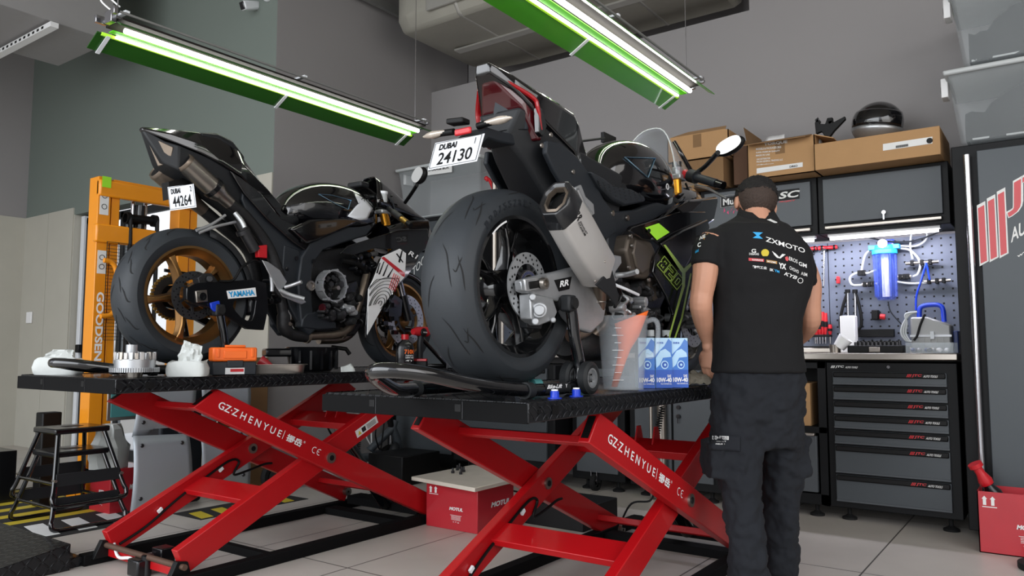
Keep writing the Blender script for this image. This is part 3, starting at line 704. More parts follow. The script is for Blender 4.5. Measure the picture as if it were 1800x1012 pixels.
# helmet
t = thing('helmet', 'black full face helmet with silver chin resting on the long box', 'helmet', (5.12, .86, Zt + .166))
hc = V((5.12, .87, Zt + .166 + .125)); R3 = Matrix.Rotation(math.radians(8), 3, 'X')
MB().ball(hc, .145, .145, .135, 28, 18, R3).build('shell', 'black_gloss', t)
b = MB(); vs = []
for i in range(9):
    for j in range(19):
        az = PI + math.radians(-75 + 150 * j / 18); el = math.radians(-14 + 40 * i / 8)
        vs.append(hc + R3 @ V((.152 * math.cos(el) * math.cos(az), .152 * math.cos(el) * math.sin(az), .14 * math.sin(el))))
b.add(vs, [(i * 19 + j, (i + 1) * 19 + j, (i + 1) * 19 + j + 1, i * 19 + j + 1) for i in range(8) for j in range(18)]); b.build('visor', 'black_gloss', t, solid=.004)
b = MB(); vs = []
for i in range(6):
    for j in range(19):
        az = PI + math.radians(-80 + 160 * j / 18); el = math.radians(-56 + 40 * i / 5)
        vs.append(hc + R3 @ V((.156 * math.cos(el) * math.cos(az), .156 * math.cos(el) * math.sin(az), .142 * math.sin(el))))
b.add(vs, [(i * 19 + j, (i + 1) * 19 + j, (i + 1) * 19 + j + 1, i * 19 + j + 1) for i in range(5) for j in range(18)]); b.build('chin_bar', 'alu', t, solid=.006)
# ================================================================ scissor lifts
def lift(x0, x1, y0, y1, H, pv, hx, hz, yn, yf, label, warn):
    T = .058
    t = thing('scissor_lift', label, 'lift table', ((x0 + x1) / 2, (y0 + y1) / 2, 0), 'red and black motorcycle scissor lifts')
    b = MB(); b.box((x0 + .012, y0 + .012, H - .03), (x1, y1 - .012, H)); b.box((x0, y0, H - T), (x1, y0 + .012, H)); b.box((x0 + .012, y1 - .012, H - T), (x1, y1, H))
    pf = b.build('platform', 'tread', t, bevel=.003)
    b = MB(); b.box((x0 - .002, y0 + .004, H - T - .002), (x0 + .012, y1 - .002, H - .004)); b.build('end_plate', 'lift_black', t, bevel=.002)
    for yy in (y0 + (y1 - y0) * .28, y0 + (y1 - y0) * .70):
        b = MB(); b.box((x0 - .004, yy, H - T + .022), (x0 - .0015, yy + .024, H - .014)); b.build('slot', 'black', t)
        MB().box((x0 - .0035, yy - .006, H - T), (x0 - .0018, yy - .004, H - .005)).build('seam', 'dark_steel', t)
    for xx in (x0 + .12, x1 * .53 + x0 * .47, x1 * .57 + x0 * .43 + .05):
        b = MB().box((xx, y0 - .003, H - T + .016), (xx + .036, y0 - .0005, H - .016)); b.build('slot', 'black', t)
    for xx in (x0 + .05, x0 + .24): MB().cyl((xx, y0 - .003, H - T / 2), (xx, y0 - .0005, H - T / 2), .006, 10).build('hole', 'black', t)
    b = MB()   # raised treads on the near skirt
    for k in range(int((x1 - x0) / .037)):
        for r_ in range(2):
            xx = x0 + .03 + k * .037 + r_ * .018; zz = H - .016 - r_ * .024; sg = 1 if r_ else -1
            pts = [V((xx + .014 * q_, y0 - .0008, zz + sg * .009 * q_ - .004 * q_ * q_)) for q_ in (-1, -.5, 0, .5, 1)]; b.tube(pts, [.0008, .0018, .0024, .0018, .0008], 5)
    b.build('raised_treads', 'tread_dot', t)
    # under frame of the platform
    px, pz = pv; d = V((hx, 0, hz)); W = .118; th = .045
    def arm(y, s, e0, e1):
        a = V((px - hx * e0, y, pz + s * hz * e0)); c = V((px + hx * e1, y, pz - s * hz * e1)); u = (c - a).normalized(); n = V((-u.z, 0, u.x)); n = n if n.z > 0 else -n
        zt = H - T - .001; lo = .018
        # ends cut level with the platform and the floor frame
        p = [a - n * W / 2, c - n * W / 2, c + n * W / 2, a + n * W / 2]
        def cutz(q, z): return q + u * ((z - q.z) / u.z)
        if s > 0: p[3] = cutz(p[3], zt) if p[3].z > zt else p[3]; p[2] = p[2]; p[1] = cutz(p[1], lo) if p[1].z < lo else p[1]
        else: p[0] = p[0]; p[0] = cutz(p[0], lo) if p[0].z < lo else p[0]; p[2] = cutz(p[2], zt) if p[2].z > zt else p[2]
        o = MB().prism([q + V((0, -th / 2, 0)) for q in p], (0, th, 0)).build('scissor_arm', 'lift_red', t, bevel=.004)
        if s > 0:
            q0, q3 = p[0], p[3]; e_ = -u * .0012; hy = V((0, th * .32, 0)); A0, A3 = q0.lerp(q3, .14) + e_, q0.lerp(q3, .86) + e_
            MB().add([A0 - hy, A0 + hy, A3 + hy, A3 - hy], [(0, 1, 2, 3)]).build('open_end', 'black', o)
        return a, c, u, n, o
    An = arm(yn, 1, 1.0, 1.02); Bn = arm(yn + .052, -1, 1.03, 1.0); Bf = arm(yf - .052, -1, 1.03, 1.0); Af = arm(yf, 1, 1.0, 1.02)
    def P_(s, e): return V((px + hx * e, 0, pz - s * hz * e))
    def cross(name, s, e, ya, yb, w, h, dn=0):
        c = P_(s, e); u = V((hx, 0, -s * hz)).normalized(); n = V((s * hz, 0, hx)).normalized(); c = c + n * dn
        MB().cbox((c.x, (ya + yb) / 2, c.z), u * w / 2, V((0, (yb - ya) / 2, 0)), n * h / 2).build(name, 'lift_red', t, bevel=.003)
    cross('cross_tube', 1, -.72, yn + .02, yf - .02, .035, .03, .02); cross('cross_tube', 1, .72, yn + .02, yf - .02, .035, .03)
    cross('cross_plate', -1, .42, yn + .07, yf - .07, .11, .04); cross('cross_plate', -1, -.46, yn + .07, yf - .07, .12, .03, .01)
    for yy in (yn + (yf - yn) * .38, yn + (yf - yn) * .5):
        c = P_(-1, .42); MB().prism([c + V((-.03, yy, .02)), c + V((.06, yy, .02)), c + V((.03, yy, .10)), c + V((0, yy, .10))], (0, .008, 0)).build('gusset', 'lift_red', t)
    for yy, sg in ((yn - th / 2, -1), (yf - .052 - th / 2, -1)):
        b = MB().ring((px, yy + .004, pz), (0, sg, 0), .012, .027, .014, 28); b.build('pivot_washer', 'steel', t)
        MB().cyl((px, yy, pz), (px, yy + sg * .012, pz), .014, 16).build('pivot_bolt', 'black_metal', t)
    for c in (Bf[1], Af[1]): MB().ring((c.x - .02, c.y - .05, c.z + .01), (0, 1, 0), .008, .026, .03, 20).build('roller', 'steel', t)
    # writing on the near arm
    a, c, u, n, o = An; L = (c - a).length; yy = yn - th / 2 - .0015
    def on(s0, z0): q = a + u * (L * s0) + n * z0; q.y = yy; return q
    b = MB()
    text(b, 'GZ\u00b7Z H E N Y U E', on(.065, -.016), u * L * .225, n * .033, .012)
    text(b, '|', on(.298, -.018), u * .003, n * .042, .0); text(b, '\u632f\u5cb3', on(.312, -.018), u * L * .06, n * .036, .03)
    text(b, '\u00ae', on(.376, .008), u * .011, n * .011, .0)
    for k in (0, 1):   # CE mark
        q = on(.425 + k * .020, 0); r = .016
        pts = [q + u * (r * math.cos(w)) + n * (r * math.sin(w)) for w in [math.radians(60 + 240 * j / 14) for j in range(15)]]
        for j in range(14):
            e = [(pts[j] - q) * .78 + q, pts[j], pts[j + 1], (pts[j + 1] - q) * .78 + q]; b.add(e, [(0, 1, 2, 3)])
        if k: b.add([q - u * r + n * .002, q - n * .002 - u * r, q - n * .002, q + n * .002], [(0, 1, 2, 3)])
    b.build('lettering', 'white', o)
    # warning sticker on the other near arm
    a, c, u, n, o = Bn; u2 = V((hx, 0, hz)).normalized(); n2 = V((-hz, 0, hx)).normalized(); yy = yn + .052 - th / 2 - .0015
    q = V((px, yy, pz)) + u2 * (hx * warn) - n2 * .03
    b = MB(); b.add([q, q + u2 * .17, q + u2 * .17 + n2 * .042, q + n2 * .042], [(0, 1, 2, 3)]); b.cur = 1; e = V((0, -.0008, 0))
    q2 = q + u2 * .012 + n2 * .008 + e; b.add([q2, q2 + u2 * .026, q2 + u2 * .013 + n2 * .024], [(0, 1, 2)]); b.cur = 2
    b.add([q + u2 * (.045 + .0) + n2 * .008 + e, q + u2 * .075 + n2 * .008 + e, q + u2 * .075 + n2 * .034 + e, q + u2 * .045 + n2 * .034 + e], [(0, 1, 2, 3)])
    for k in range(4): b.add([q + u2 * .085 + n2 * (.008 + k * .007) + e, q + u2 * .155 + n2 * (.008 + k * .007) + e, q + u2 * .155 + n2 * (.011 + k * .007) + e, q + u2 * .085 + n2 * (.011 + k * .007) + e], [(0, 1, 2, 3)])
    b.build('warning_sticker', ['label_white', 'yellow', 'dark_steel'], o)
    # floor frame
    xa, xb = px - hx - .12, px + hx + .28
    for yy in (yn, yf): MB().box((xa, yy - .03, 0), (xb, yy + .03, .052)).build('base_rail', 'lift_black', t, bevel=.004)
    for xx, w in ((px - hx + .42, .04), (px + hx - .18, .09), (xb - .05, .05)): MB().box((xx, yn + .03, 0), (xx + w, yf - .03, .04)).build('base_crossbar', 'lift_black', t, bevel=.003)
    b = MB().box((px + hx - .02, yn + .05, .04), (px + hx + .1, yf - .05, .09)); b.build('base_beam', 'lift_black', t, bevel=.004)
    MB().cyl((px - hx - .03, yn - .01, .085), (px - hx - .03, yf, .085), .013, 12).build('foot_rod', 'rust', t)
    MB().box((px - hx - .02, yn + .06, .03), (px - hx + .03, yf - .04, .065)).build('foot_bar', 'lift_red', t, bevel=.003)
    for yy in (yn + .015, yf - .05): MB().prism([(px - hx - .09, yy, .03), (px - hx + .02, yy, .03), (px - hx, yy, .10), (px - hx - .05, yy, .11)], (0, .03, 0)).build('foot_bracket', 'black', t, bevel=.003)
    ym = yn + (yf - yn) * .42
    q0, q1 = V((px + hx * .42, ym, pz + hz * .42 - .03)), V((px + hx * .96, ym, .075)); MB().cyl(q0, q0.lerp(q1, .3), .02, 16).build('piston_rod', 'steel', t); MB().cyl(q0.lerp(q1, .22), q1, .038, 20).build('hydraulic_cylinder', 'tube_black', t)
    
    b = MB().box((px - hx + .02, ym - .03, .03), (px - hx + .09, ym + .05, .11)); b.build('valve_block', 'black_metal', t, bevel=.005)
    # air hose clipped along the far inner arm
    q = lambda e, dz=0, dy=0: V((px + hx * e, yf - .052 - th / 2 - .008 + dy, pz + hz * e + dz))
    pts = [q(-.98, -.03), q(-.8, -.03), q(-.6, .0), q(-.4, .015), q(-.2, .02), q(-.12, -.02), q(-.16, -.07), q(-.05, -.10), q(.12, -.14, .02), q(.2, -.17, .03)]
    MB().tube(spline(pts, 6), .0065, 8).build('air_hose', 'black', t)
    for e in (-.72, -.27): c = q(e, .005); MB().cbox(c + V((0, -.004, 0)), V((.01, 0, .008)), V((0, .006, 0)), V((-.004, 0, .006))).build('hose_clip', 'white', t)
    return t
L1 = lift(1.555, 3.78, 3.02, 3.89, .889, (2.68, .458), .745, .35, 3.075, 3.77, 'left scissor lift with the gold wheeled motorcycle on its black platform', .32)
L2 = lift(1.805, 4.06, 1.235, 2.105, .853, (3.04, .388), .80, .365, 1.30, 2.05, 'right scissor lift with the big black motorcycle on its platform', .50)

# pump and hoses of the right lift
t = thing('lift_pump', 'black lift pump box with connectors on the floor under the right lift', 'pump', (3.95, 2.35, 0))
MB().box((3.75, 2.2, 0), (4.15, 2.6, .13)).build('housing', 'black', t, bevel=.006)
MB().cyl((3.9, 2.65, 0), (3.9, 2.65, .16), .02, 14).build('connector', 'black', t)
p = gX(1165, 715, 4.2); q = gX(1150, 862, 4.2); pts = []
for k in range(241):
    s = k / 240; c = p.lerp(q, s) + V((0, .10 * math.sin(s * PI) * .2, 0)); pts.append(c + V((.016 * math.cos(k * .9), .016 * math.sin(k * .9), 0)))
b = MB().tube(pts, .004, 5); b.build('coiled_cable', 'black', label='black coiled cable hanging behind the right lift platform', cat='cable')
MB().tube(spline([q, gX(1142, 880, 4.2), gX(1110, 885, 4.2), gX(1090, 920, 4.2)], 6), .006, 6).build('cable', 'black', label='thin black cable running from the coil to the lift pump', cat='cable')

# approach ramp at lower left
a = gZ(134, 958, .12); c = gZ(41, 929, .12)
b = MB(); y0, y1, x1 = a.y + .05, c.y + .25, a.x
b.prism([(x1, y0, 0), (x1, y0, .12), (x1 - .55, y0, .03), (x1 - .55, y0, 0)], (0, y1 - y0, 0))
b.box((x1, y0 + .03, 0), (x1 + .07, y0 + .4, .045)); b.build('lift_ramp', 'tread', label='black tread plate ramp on the floor at lower left', cat='ramp', bevel=.003)
b = MB().cyl(gZ(258, 1012, 0) , gZ(258, 1012, 0) + V((0, 0, .07)), .017, 14); b.lathe([(0, .024), (.02, .026), (.026, .018)], gZ(258, 1012, 0) + V((0, 0, .07)), (0, 0, 1), 18)
b.build('stop_pin', 'black_metal', label='black stop pin standing in front of the left lift foot', cat='pin')
t = thing('foot_valve', 'small black solenoid box on the foot rod of the left lift', 'valve', (1.93, 3.4, .03))
MB().box((1.86, 3.36, .0), (1.93, 3.45, .075)).build('body', 'black_metal', t, bevel=.008)
MB().tube(spline([(1.93, 3.7, .09), (1.9, 3.6, .05), (1.9, 3.5, .06), (1.9, 3.44, .05)], 5), .007, 8).build('hose', 'white', t)

# ================================================================ behind the left lift
# stacker
Y = 5.1
t = thing('stacker_truck', 'orange pallet stacker mast with white lettering behind the left motorcycle', 'stacker', (2.75, Y, 0))
def pm(x, y): return gY(x, y, Y)
xl = pm(170, 400).x; xr = pm(300, 400).x; zt = pm(180, 310).z
def post(xa):
    b = MB(); b.box((xa, Y, 0.02), (xa + .085, Y + .12, zt)); b.box((xa + .095, Y + .01, .02), (xa + .15, Y + .12, zt - .01)); b.box((xa + .085, Y + .05, .02), (xa + .096, Y + .12, zt - .02)); return b.build('mast_post', 'stacker', t, bevel=.004)
po = post(xl); post(xr + .06)
for z0, z1, x_ in ((zt - .13, zt - .02, 0), (pm(170, 425).z, pm(170, 392).z, -.012)):
    MB().box((xl + x_, Y - .02, z0), (xr + .21, Y + .03, z1)).build('cross_beam', 'stacker', t, bevel=.012)
MB().box((xl + .1, Y + .0, zt - .02), (xr + .1, Y + .05, zt - .005)).build('top_bar', 'stacker', t, bevel=.003)
for xx in (pm(243, 360).x, pm(265, 360).x): MB().cyl((xx, Y + .07, .9), (xx, Y + .07, zt - .03), .013, 14).build('lift_rod', 'chrome', t)
MB().cyl((pm(254, 380).x, Y + .06, 1.3), (pm(254, 380).x, Y + .06, pm(254, 360).z), .035, 18).build('lift_ram', 'black_metal', t)
a = pm(228, 383); c = pm(275, 388); MB().cyl(a + V((0, .02, 0)), c + V((0, .02, 0)), .03, 16).build('chain_shaft', 'black', t)
for q in (a, c):
    MB().ring(q + V((-.02, .02, 0)), (1, 0, 0), .03, .042, .03, 24).build('chain_wheel', 'black', t)
    MB().tube([q + V((0, -.01, .0)), q + V((0, -.015, -.15)), q + V((0, -.01, -1.1))], .014, 6).build('chain', 'black', t)
# guard mesh
b = MB(); x0 = pm(180, 500).x; x1 = pm(240, 500).x; z1 = pm(180, 425).z; z0 = pm(180, 598).z
for k in range(30): z = z0 + (z1 - z0) * k / 29; b.box((x0, Y - .035, z), (x1, Y - .032, z + .003))
for k in range(4): x = x0 + (x1 - x0) * k / 3; b.box((x, Y - .038, z0), (x + .004, Y - .035, z1))
b.build('guard_mesh', 'black_matte', t)
q = [pm(176, 458), pm(190, 462), pm(198, 480), pm(199, 530), pm(190, 552), pm(170, 556)]
MB().tube(spline([v + V((0, -.05, 0)) for v in q], 6), .016, 12).build('push_handle', 'stacker', t)
b = MB(); o_ = pm(159, 512) + V((.004, -.0025, 0)); e_ = pm(150, 660) + V((.004, -.0025, 0)); w_ = V((-.05, 0, 0))
text(b, 'GOODSENSE', V((xl + .018, Y - .0025, o_.z)), V((0, 0, -(o_.z - 1.0) - .16)), V((.048, 0, 0)), .03)
b.build('lettering', 'white', po)
for (xa, ya, xb_, yb), mm in (((172, 330, 186, 376), 'label_white'), ((168, 440, 178, 480), 'label_white'), ((172, 312, 190, 328), 'lime')):
    p0 = pm(xa, yb); p1 = pm(xb_, ya)
    b = MB(); b.box((xl + .012, Y - .023 if ya < 320 else Y - .003, p0.z), (xl + .07, Y - .0212 if ya < 320 else Y - .0012, p1.z)); b.cur = 1
    if ya > 320:
        for zc in (.3, .7): b.ring((xl + .041, Y - .0035, p0.z + (p1.z - p0.z) * zc), (0, -1, 0), .014, .018, .001, 20)
    b.build('sticker', [mm, 'dark_steel'], t)
MB().box((xl, Y + .13, .0), (xl + .7, Y + .25, .16)).build('base_frame', 'stacker', t)
# black unit beside the mast
p = gZ(120, 800, .0)
MB().box((2.30, 5.36, .0), (2.42, 5.46, .60)).build('black_charger', 'black', label='black upright charger unit between the door and the orange stacker', cat='charger', bevel=.008)
b = MB().box((1.2, 5.7, .0), (2.3, 6.3, .34)); b.cur = 1; b.box((1.2, 6.21, .2), (2.3, 6.22, .34)); b.build('vehicle_mat', ['black_metal', 'rubber_dark'], label='low black platform along the left edge of the frame', cat='platform', bevel=.02)

# silver metal panels in two tiers
def panel(px, notch, label, Y, bow=.03):
    n = 12; m = 8; tl, tr, br, bl = [gY(x, y, Y) for x, y in px]; vs = []; fs = []
    for i in range(n + 1):
        u = i / n
        for j in range(m + 1):
            v = j / m; p = tl * (1 - u) * (1 - v) + tr * u * (1 - v) + br * u * v + bl * (1 - u) * v
            if notch and j == m and .3 < u < .8: p = p + V((0, 0, .055 * math.sin((u - .3) / .5 * PI) ** .4))
            vs.append(p + V((0, -bow * math.sin(v * PI), 0)))
    b = MB().add(vs, [(i * (m + 1) + j, (i + 1) * (m + 1) + j, (i + 1) * (m + 1) + j + 1, i * (m + 1) + j + 1) for i in range(n) for j in range(m)])
    t = thing('metal_panel', label, 'panel', (bl + br) / 2, 'curved silver metal panels behind the left lift')
    b.build('sheet', 'alu_sheet', t, solid=.006)
    for u, v in ((.14, .12), (.85, .12), (.14, .75), (.85, .75)):
        p = tl * (1 - u) * (1 - v) + tr * u * (1 - v) + br * u * v + bl * (1 - u) * v + V((0, -bow * math.sin(v * PI) - .003, 0))
        MB().lathe([(0, .013), (.006, .009), (.006, 0)], p, (0, -1, 0), 14).build('rivet', 'dark_steel', t)
panel([(234, 766), (332, 762), (334, 884), (226, 918)], False, 'lower silver curved panel beside the red box and step stools', 4.56)
panel([(240, 668), (345, 664), (330, 760), (232, 768)], True, 'upper silver curved panel right of the orange stacker', 4.60)
panel([(352, 756), (433, 748), (438, 860), (350, 872)], True, 'lower silver curved panel behind the middle of the red scissor', 4.62)
panel([(352, 662), (438, 660), (434, 742), (350, 752)], True, 'upper silver curved panel behind the red lettered arm', 4.66)
MB().box((3.22, 4.80, 0), (3.6, 4.84, .95)).build('tan_board', 'card_dark', label='tan cardboard sheet standing behind the silver panels', cat='board')
b = MB().box((2.74, 4.74, .0), (3.05, 5.02, .83)); t = b.build('equipment_case', 'frame_grey', label='grey equipment case with a framed green screen behind the left lift', cat='case', bevel=.02)
p0 = gY(186, 740, 4.735); p1 = gY(236, 700, 4.735)
b = MB().box((p0.x, 4.725, p0.z), (p1.x + .12, 4.735, .9)); b.build('screen_frame', 'steel', t, bevel=.008)
MB().box((p0.x + .02, 4.720, p0.z + .02), (p1.x + .1, 4.7255, .9)).build('screen', 'teal', t, bevel=.008)

# red carton with a paper bag beside the stools
def motul_box(name, label, x0, x1, y0, y1, z1, open_=False, tx=None):
    t = thing(name, label, 'box', ((x0 + x1) / 2, (y0 + y1) / 2, 0), 'red oil cartons on the floor')
    if open_:
        b = MB(); T = .005
        for a, c in (((x0, y0, 0), (x0 + T, y1, z1)), ((x1 - T, y0, 0), (x1, y1, z1)), ((x0, y0, 0), (x1, y0 + T, z1)), ((x0, y1 - T, 0), (x1, y1, z1)), ((x0, y0, 0), (x1, y1, T))): b.box(a, c)
        b.build('body', 'motul_red', t)
    else: MB().box((x0, y0, 0), (x1, y1, z1)).build('body', 'motul_red', t, bevel=.003)
    X = x0 - .001; w = y1 - y0
    b = MB(); text(b, 'MOTUL', (X, y1 - w * .46, z1 * .44), (0, -w * .26, 0), (0, 0, z1 * .075), .05, .05)
    for k in range(2):   # arrows
        yy = y1 - w * (.07 + .1 * k); zz = z1 * .78
        b.add([(X, yy, zz), (X, yy - w * .04, zz), (X, yy - w * .04, zz + z1 * .1), (X, yy, zz + z1 * .1)], [(0, 1, 2, 3)]); b.add([(X, yy + w * .015, zz + z1 * .1), (X, yy - w * .055, zz + z1 * .1), (X, yy - w * .02, zz + z1 * .15)], [(0, 1, 2)])
    b.add([(X, y1 - w * .06, z1 * .76), (X, y1 - w * .24, z1 * .76), (X, y1 - w * .24, z1 * .745), (X, y1 - w * .06, z1 * .745)], [(0, 1, 2, 3)])
    for k in range(5): ww = w * (.09 if k else .11); b.add([(X, y1 - w * .59 + ww, z1 * (.33 - k * .025)), (X, y1 - w * .59 - ww, z1 * (.33 - k * .025)), (X, y1 - w * .59 - ww, z1 * (.338 - k * .025)), (X, y1 - w * .59 + ww, z1 * (.338 - k * .025))], [(0, 1, 2, 3)])
    text(b, '+ * o', (X, y1 - w * .53, z1 * .17), (0, -w * .12, 0), (0, 0, z1 * .03), .02)
    text(b, 'MOTUL', (x0 + .12, y0 - .001, z1 * .5), (x1 - x0 - .16, 0, 0), (0, 0, z1 * .12), .05, .05)
    b.build('print', 'label_white', t); return t
bl = gZ(749, 923, 0); br = gZ(868, 930, 0)
motul_box('red_carton', 'red oil carton on the floor under a pale board between the lifts', bl.x, bl.x + .34, br.y, bl.y, .245)
b = MB().prism([V(q) for q in ((bl.x - .10, br.y - .06, .247), (bl.x - .02, bl.y + .10, .247), (bl.x + .55, bl.y + .10, .247), (bl.x + .46, br.y - .06, .247))], (0, 0, .022)); bd = b.build('wooden_board', 'wood', label='pale wooden board lying on the red carton with bolts on it', cat='board', bevel=.003)
random.seed(3)
for k, lb in enumerate(('bolt standing on the pale board, nearest the left corner', 'bolt on the pale board beside the left one', 'bolt on the middle of the pale board', 'bolt at the back of the group on the pale board', 'bolt on the pale board, right of the middle one', 'rightmost bolt of the group on the pale board')):
    p = gZ((796, 804, 810, 808, 812, 815)[k], (831, 826, 833, 823, 829, 829)[k], .27); b = MB().cyl((p.x, p.y, .269), (p.x, p.y, .283), .011, 6).cyl((p.x, p.y, .283), (p.x, p.y, .30), .006, 10); b.build('bolt', 'dark_steel', label=lb, cat='bolt', group='bolts on the pale board')
bl = gZ(1722, 970, 0); br = gZ(1802, 980, 0)
rc = motul_box('red_carton', 'open red oil carton on the floor at the lower right edge', bl.x, bl.x + .235, br.y - .16, bl.y, .30, True)
b = MB().lathe([(0, .04), (.13, .04), (.17, .022), (.18, .022)], (bl.x + .12, bl.y - .12, .17), (-.25, .5, 1), 20); bt = b.build('oil_bottle', 'black_metal', label='dark bottle with a red top leaning in the open red carton', cat='bottle')
b = MB().lathe([(.178, .03), (.2, .034), (.24, .022), (.27, .022), (.275, .034), (.295, .034)], (bl.x + .12, bl.y - .12, .17), (-.25, .5, 1), 20); b.build('cap', 'red', bt)
p = gZ(1785, 990, 0); b = MB().lathe([(0, .055), (.0, .12), (.03, .12), (.03, .055)], (p.x - .06, p.y - .13, .001), (0, 0, 1), 30, closed=True); b.build('rubber_pad', 'rubber_dark', label='black rubber pad on the floor at the lower right corner', cat='pad', bevel=.004)
a = gZ(205, 905, 0)
motul_box('red_carton', 'red oil carton behind the black step stools', 2.46, 2.70, 4.79, 5.04, .27)
b = MB(); secs = []
for z, s in ((.27, .85), (.33, .95), (.40, .9), (.46, .72), (.51, .55), (.54, .38)):
    secs.append([V((2.50 + .13 * s * math.cos(w) + .03 * noise.noise(V((w * 2, z * 14, 0))), 4.90 + .10 * s * math.sin(w) + .035 * noise.noise(V((w * 2, z * 14, 4))), z)) for w in [2 * PI * k / 20 for k in range(20)]])
t = b.loft(secs).build('paper_bag', 'paper', label='crumpled white paper bag on the red carton behind the stools', cat='bag', smooth=25)
# nested step stools
def stool(name, z0, label, cx=2.225, cy=4.80):
    t = thing(name, label, 'step stool', (cx, cy, z0), 'black nested step stools')
    hx, hy, tx, ty, h = .205, .26, .13, .12, .425
    MB().box((cx - tx - .025, cy - ty - .02, z0 + h - .032), (cx + tx + .025, cy + ty + .02, z0 + h)).build('tread', 'black_metal', t, bevel=.008)
    MB().box((cx - .05, cy - .03, z0 + h), (cx + .05, cy + .03, z0 + h + .0015)).build('grip_slot', 'black', t)
    for sy in (-1, 1):
        P0 = [(cx - tx, cy + sy * ty, z0 + h - .03), (cx - hx * .92, cy + sy * hy * .88, z0 + .11), (cx - hx, cy + sy * hy * .97, z0 + .05), (cx - hx * .86, cy + sy * hy, z0 + .015), (cx, cy + sy * hy, z0 + .013)]
        P1 = [(2 * cx - x, y, z) for x, y, z in P0[::-1]]
        MB().tube(spline(P0 + P1[1:], 6), .0125, 12).build('leg_loop', 'tube_black', t)
        MB().box((cx - hx * .86, cy + sy * hy * .86 - .003, z0 + .115), (cx + hx * .86, cy + sy * hy * .86 + .003, z0 + .185)).build('side_panel', 'black_matte', t, bevel=.002)
        for sx in (-1, 1): MB().cyl((cx + sx * hx * .9, cy + sy * hy * .86 - .02, z0 + .15), (cx + sx * hx * .9, cy + sy * hy * .86 + .02, z0 + .15), .008, 10).build('screw', 'steel', t)
    for sx in (-1, 1): MB().tube([(cx + sx * hx * .88, cy - hy * .86, z0 + .13), (cx + sx * hx * .88, cy + hy * .86, z0 + .13)], .010, 10).build('spreader', 'tube_black', t)
    return t
stool('step_stool', .0, 'lower black step stool standing on the striped floor'); stool('step_stool', .13, 'upper black step stool stacked over the other one')
# striped floor mat
b = MB(); b.box((1.2, 4.45, .0005), (2.62, 6.2, .004)); b.cur = 1
for k in range(6): y = 4.95 + k * .22; b.prism([(1.3, y, .004), (2.58, y + .0, .004), (2.58, y + .09, .004), (1.3, y + .09, .004)], (0, 0, .001))
b.cur = 2
for k in range(7): x = 1.35 + k * .2; b.prism([(x, 4.5, .004), (x + .1, 4.5, .004), (x + .16, 4.85, .004), (x + .06, 4.85, .004)], (0, 0, .001))
b.build('striped_mat', ['floor_mat', 'yellow', 'label_white'], label='black floor mat with yellow and white stripes under the stools', cat='mat')
b = MB(); b.box((2.7, 4.2, .0005), (3.5, 4.5, .003)); b.cur = 1
for k in range(5): b.prism([(2.72 + k * .15, 4.22, .003), (2.80 + k * .15, 4.22, .003), (2.84 + k * .15, 4.42, .003), (2.76 + k * .15, 4.42, .003)], (0, 0, .001))
b.build('striped_mat', ['floor_mat', 'yellow'], label='narrow black and yellow mat behind the left scissor arms', cat='mat')

# scooter, black box, sockets and cables by the white wall
t = thing('electric_scooter', 'grey folded electric scooter parked behind the left lift', 'scooter', (4.3, 4.6, 0))
w = gY(507, 815, 4.45); 
for nm, c in (('rear_wheel', V((w.x, 4.6, .11))), ('front_wheel', V((4.66, 4.6, .11)))):
    o = MB().lathe([(-.022, .07), (-.024, .1), (0, .112), (.024, .1), (.022, .07)], c, (0, 1, 0), 28, closed=True).build(nm, 'rubber_dark', t); MB().cyl(c - V((0, .02, 0)), c + V((0, .02, 0)), .06, 20).build('wheel_hub', 'dark_steel', o)
MB().box((w.x + .12, 4.52, .12), (4.52, 4.68, .17)).build('deck', 'scooter_grey', t, bevel=.02)
a = gY(632, 835, 4.55); c = gY(690, 752, 4.55); MB().tube([(4.55, 4.6, .16), (4.45, 4.6, .2), c], .032, 14).build('frame_tube', 'scooter_grey', t)
MB().tube([c + V((.02, 0, .06)), c, gY(697, 770, 4.55), gY(708, 822, 4.55)], .034, 14).build('stem', 'scooter_grey', t)
MB().tube([gY(684, 728, 4.55), gY(686, 742, 4.55), gY(692, 760, 4.55)], .026, 12).build('hinge', 'black', t)
MB().tube([gY(684, 640, 4.55), gY(685, 735, 4.55)], .018, 12).build('handlebar_post', 'black', t)
b = MB().ball(gY(692, 800, 4.5), .05, .05, .11, 14, 10, Matrix.Rotation(.25, 3, 'Y')); b.build('bag', 'black_matte', t)
MB().box((4.2, 4.0, 0), (4.62, 4.36, .22)).build('speaker_box', 'black', label='low black box on the floor beside the scooter', cat='box', bevel=.008)
for x0, lb in ((4.12, 'left white double socket on the pale wall behind the left lift'), (4.40, 'right white double socket on the pale wall behind the left lift')):
    p = gY(600 if x0 < 4.2 else 622, 737, YC - .01); b = MB().box((p.x - .05, YC - .012, p.z - .045), (p.x + .05, YC, p.z + .045)); b.cur = 1
    b.cyl((p.x + .02, YC - .05, p.z), (p.x + .02, YC - .012, p.z), .022, 14); b.build('wall_socket', ['white', 'black'], label=lb, cat='socket')
def cable(px, Y, r, m, label): MB().tube(spline([gY(x, y, Y) for x, y in px], 7), r, 6).build('cable', m, label=label, cat='cable')
cable([(604, 745), (585, 765), (568, 730), (560, 715)], 4.8, .008, 'black', 'black cable looping left from the wall socket')
cable([(612, 745), (618, 770), (622, 800), (618, 850)], 4.8, .007, 'white', 'white cable hanging straight down from the sockets')
cable([(640, 705), (642, 760), (655, 790), (650, 815)], 4.8, .006, 'white', 'white cable curving down left of the scooter')
cable([(655, 700), (653, 760), (654, 800)], 4.8, .007, 'white', 'white cable running straight down beside the scooter stem')
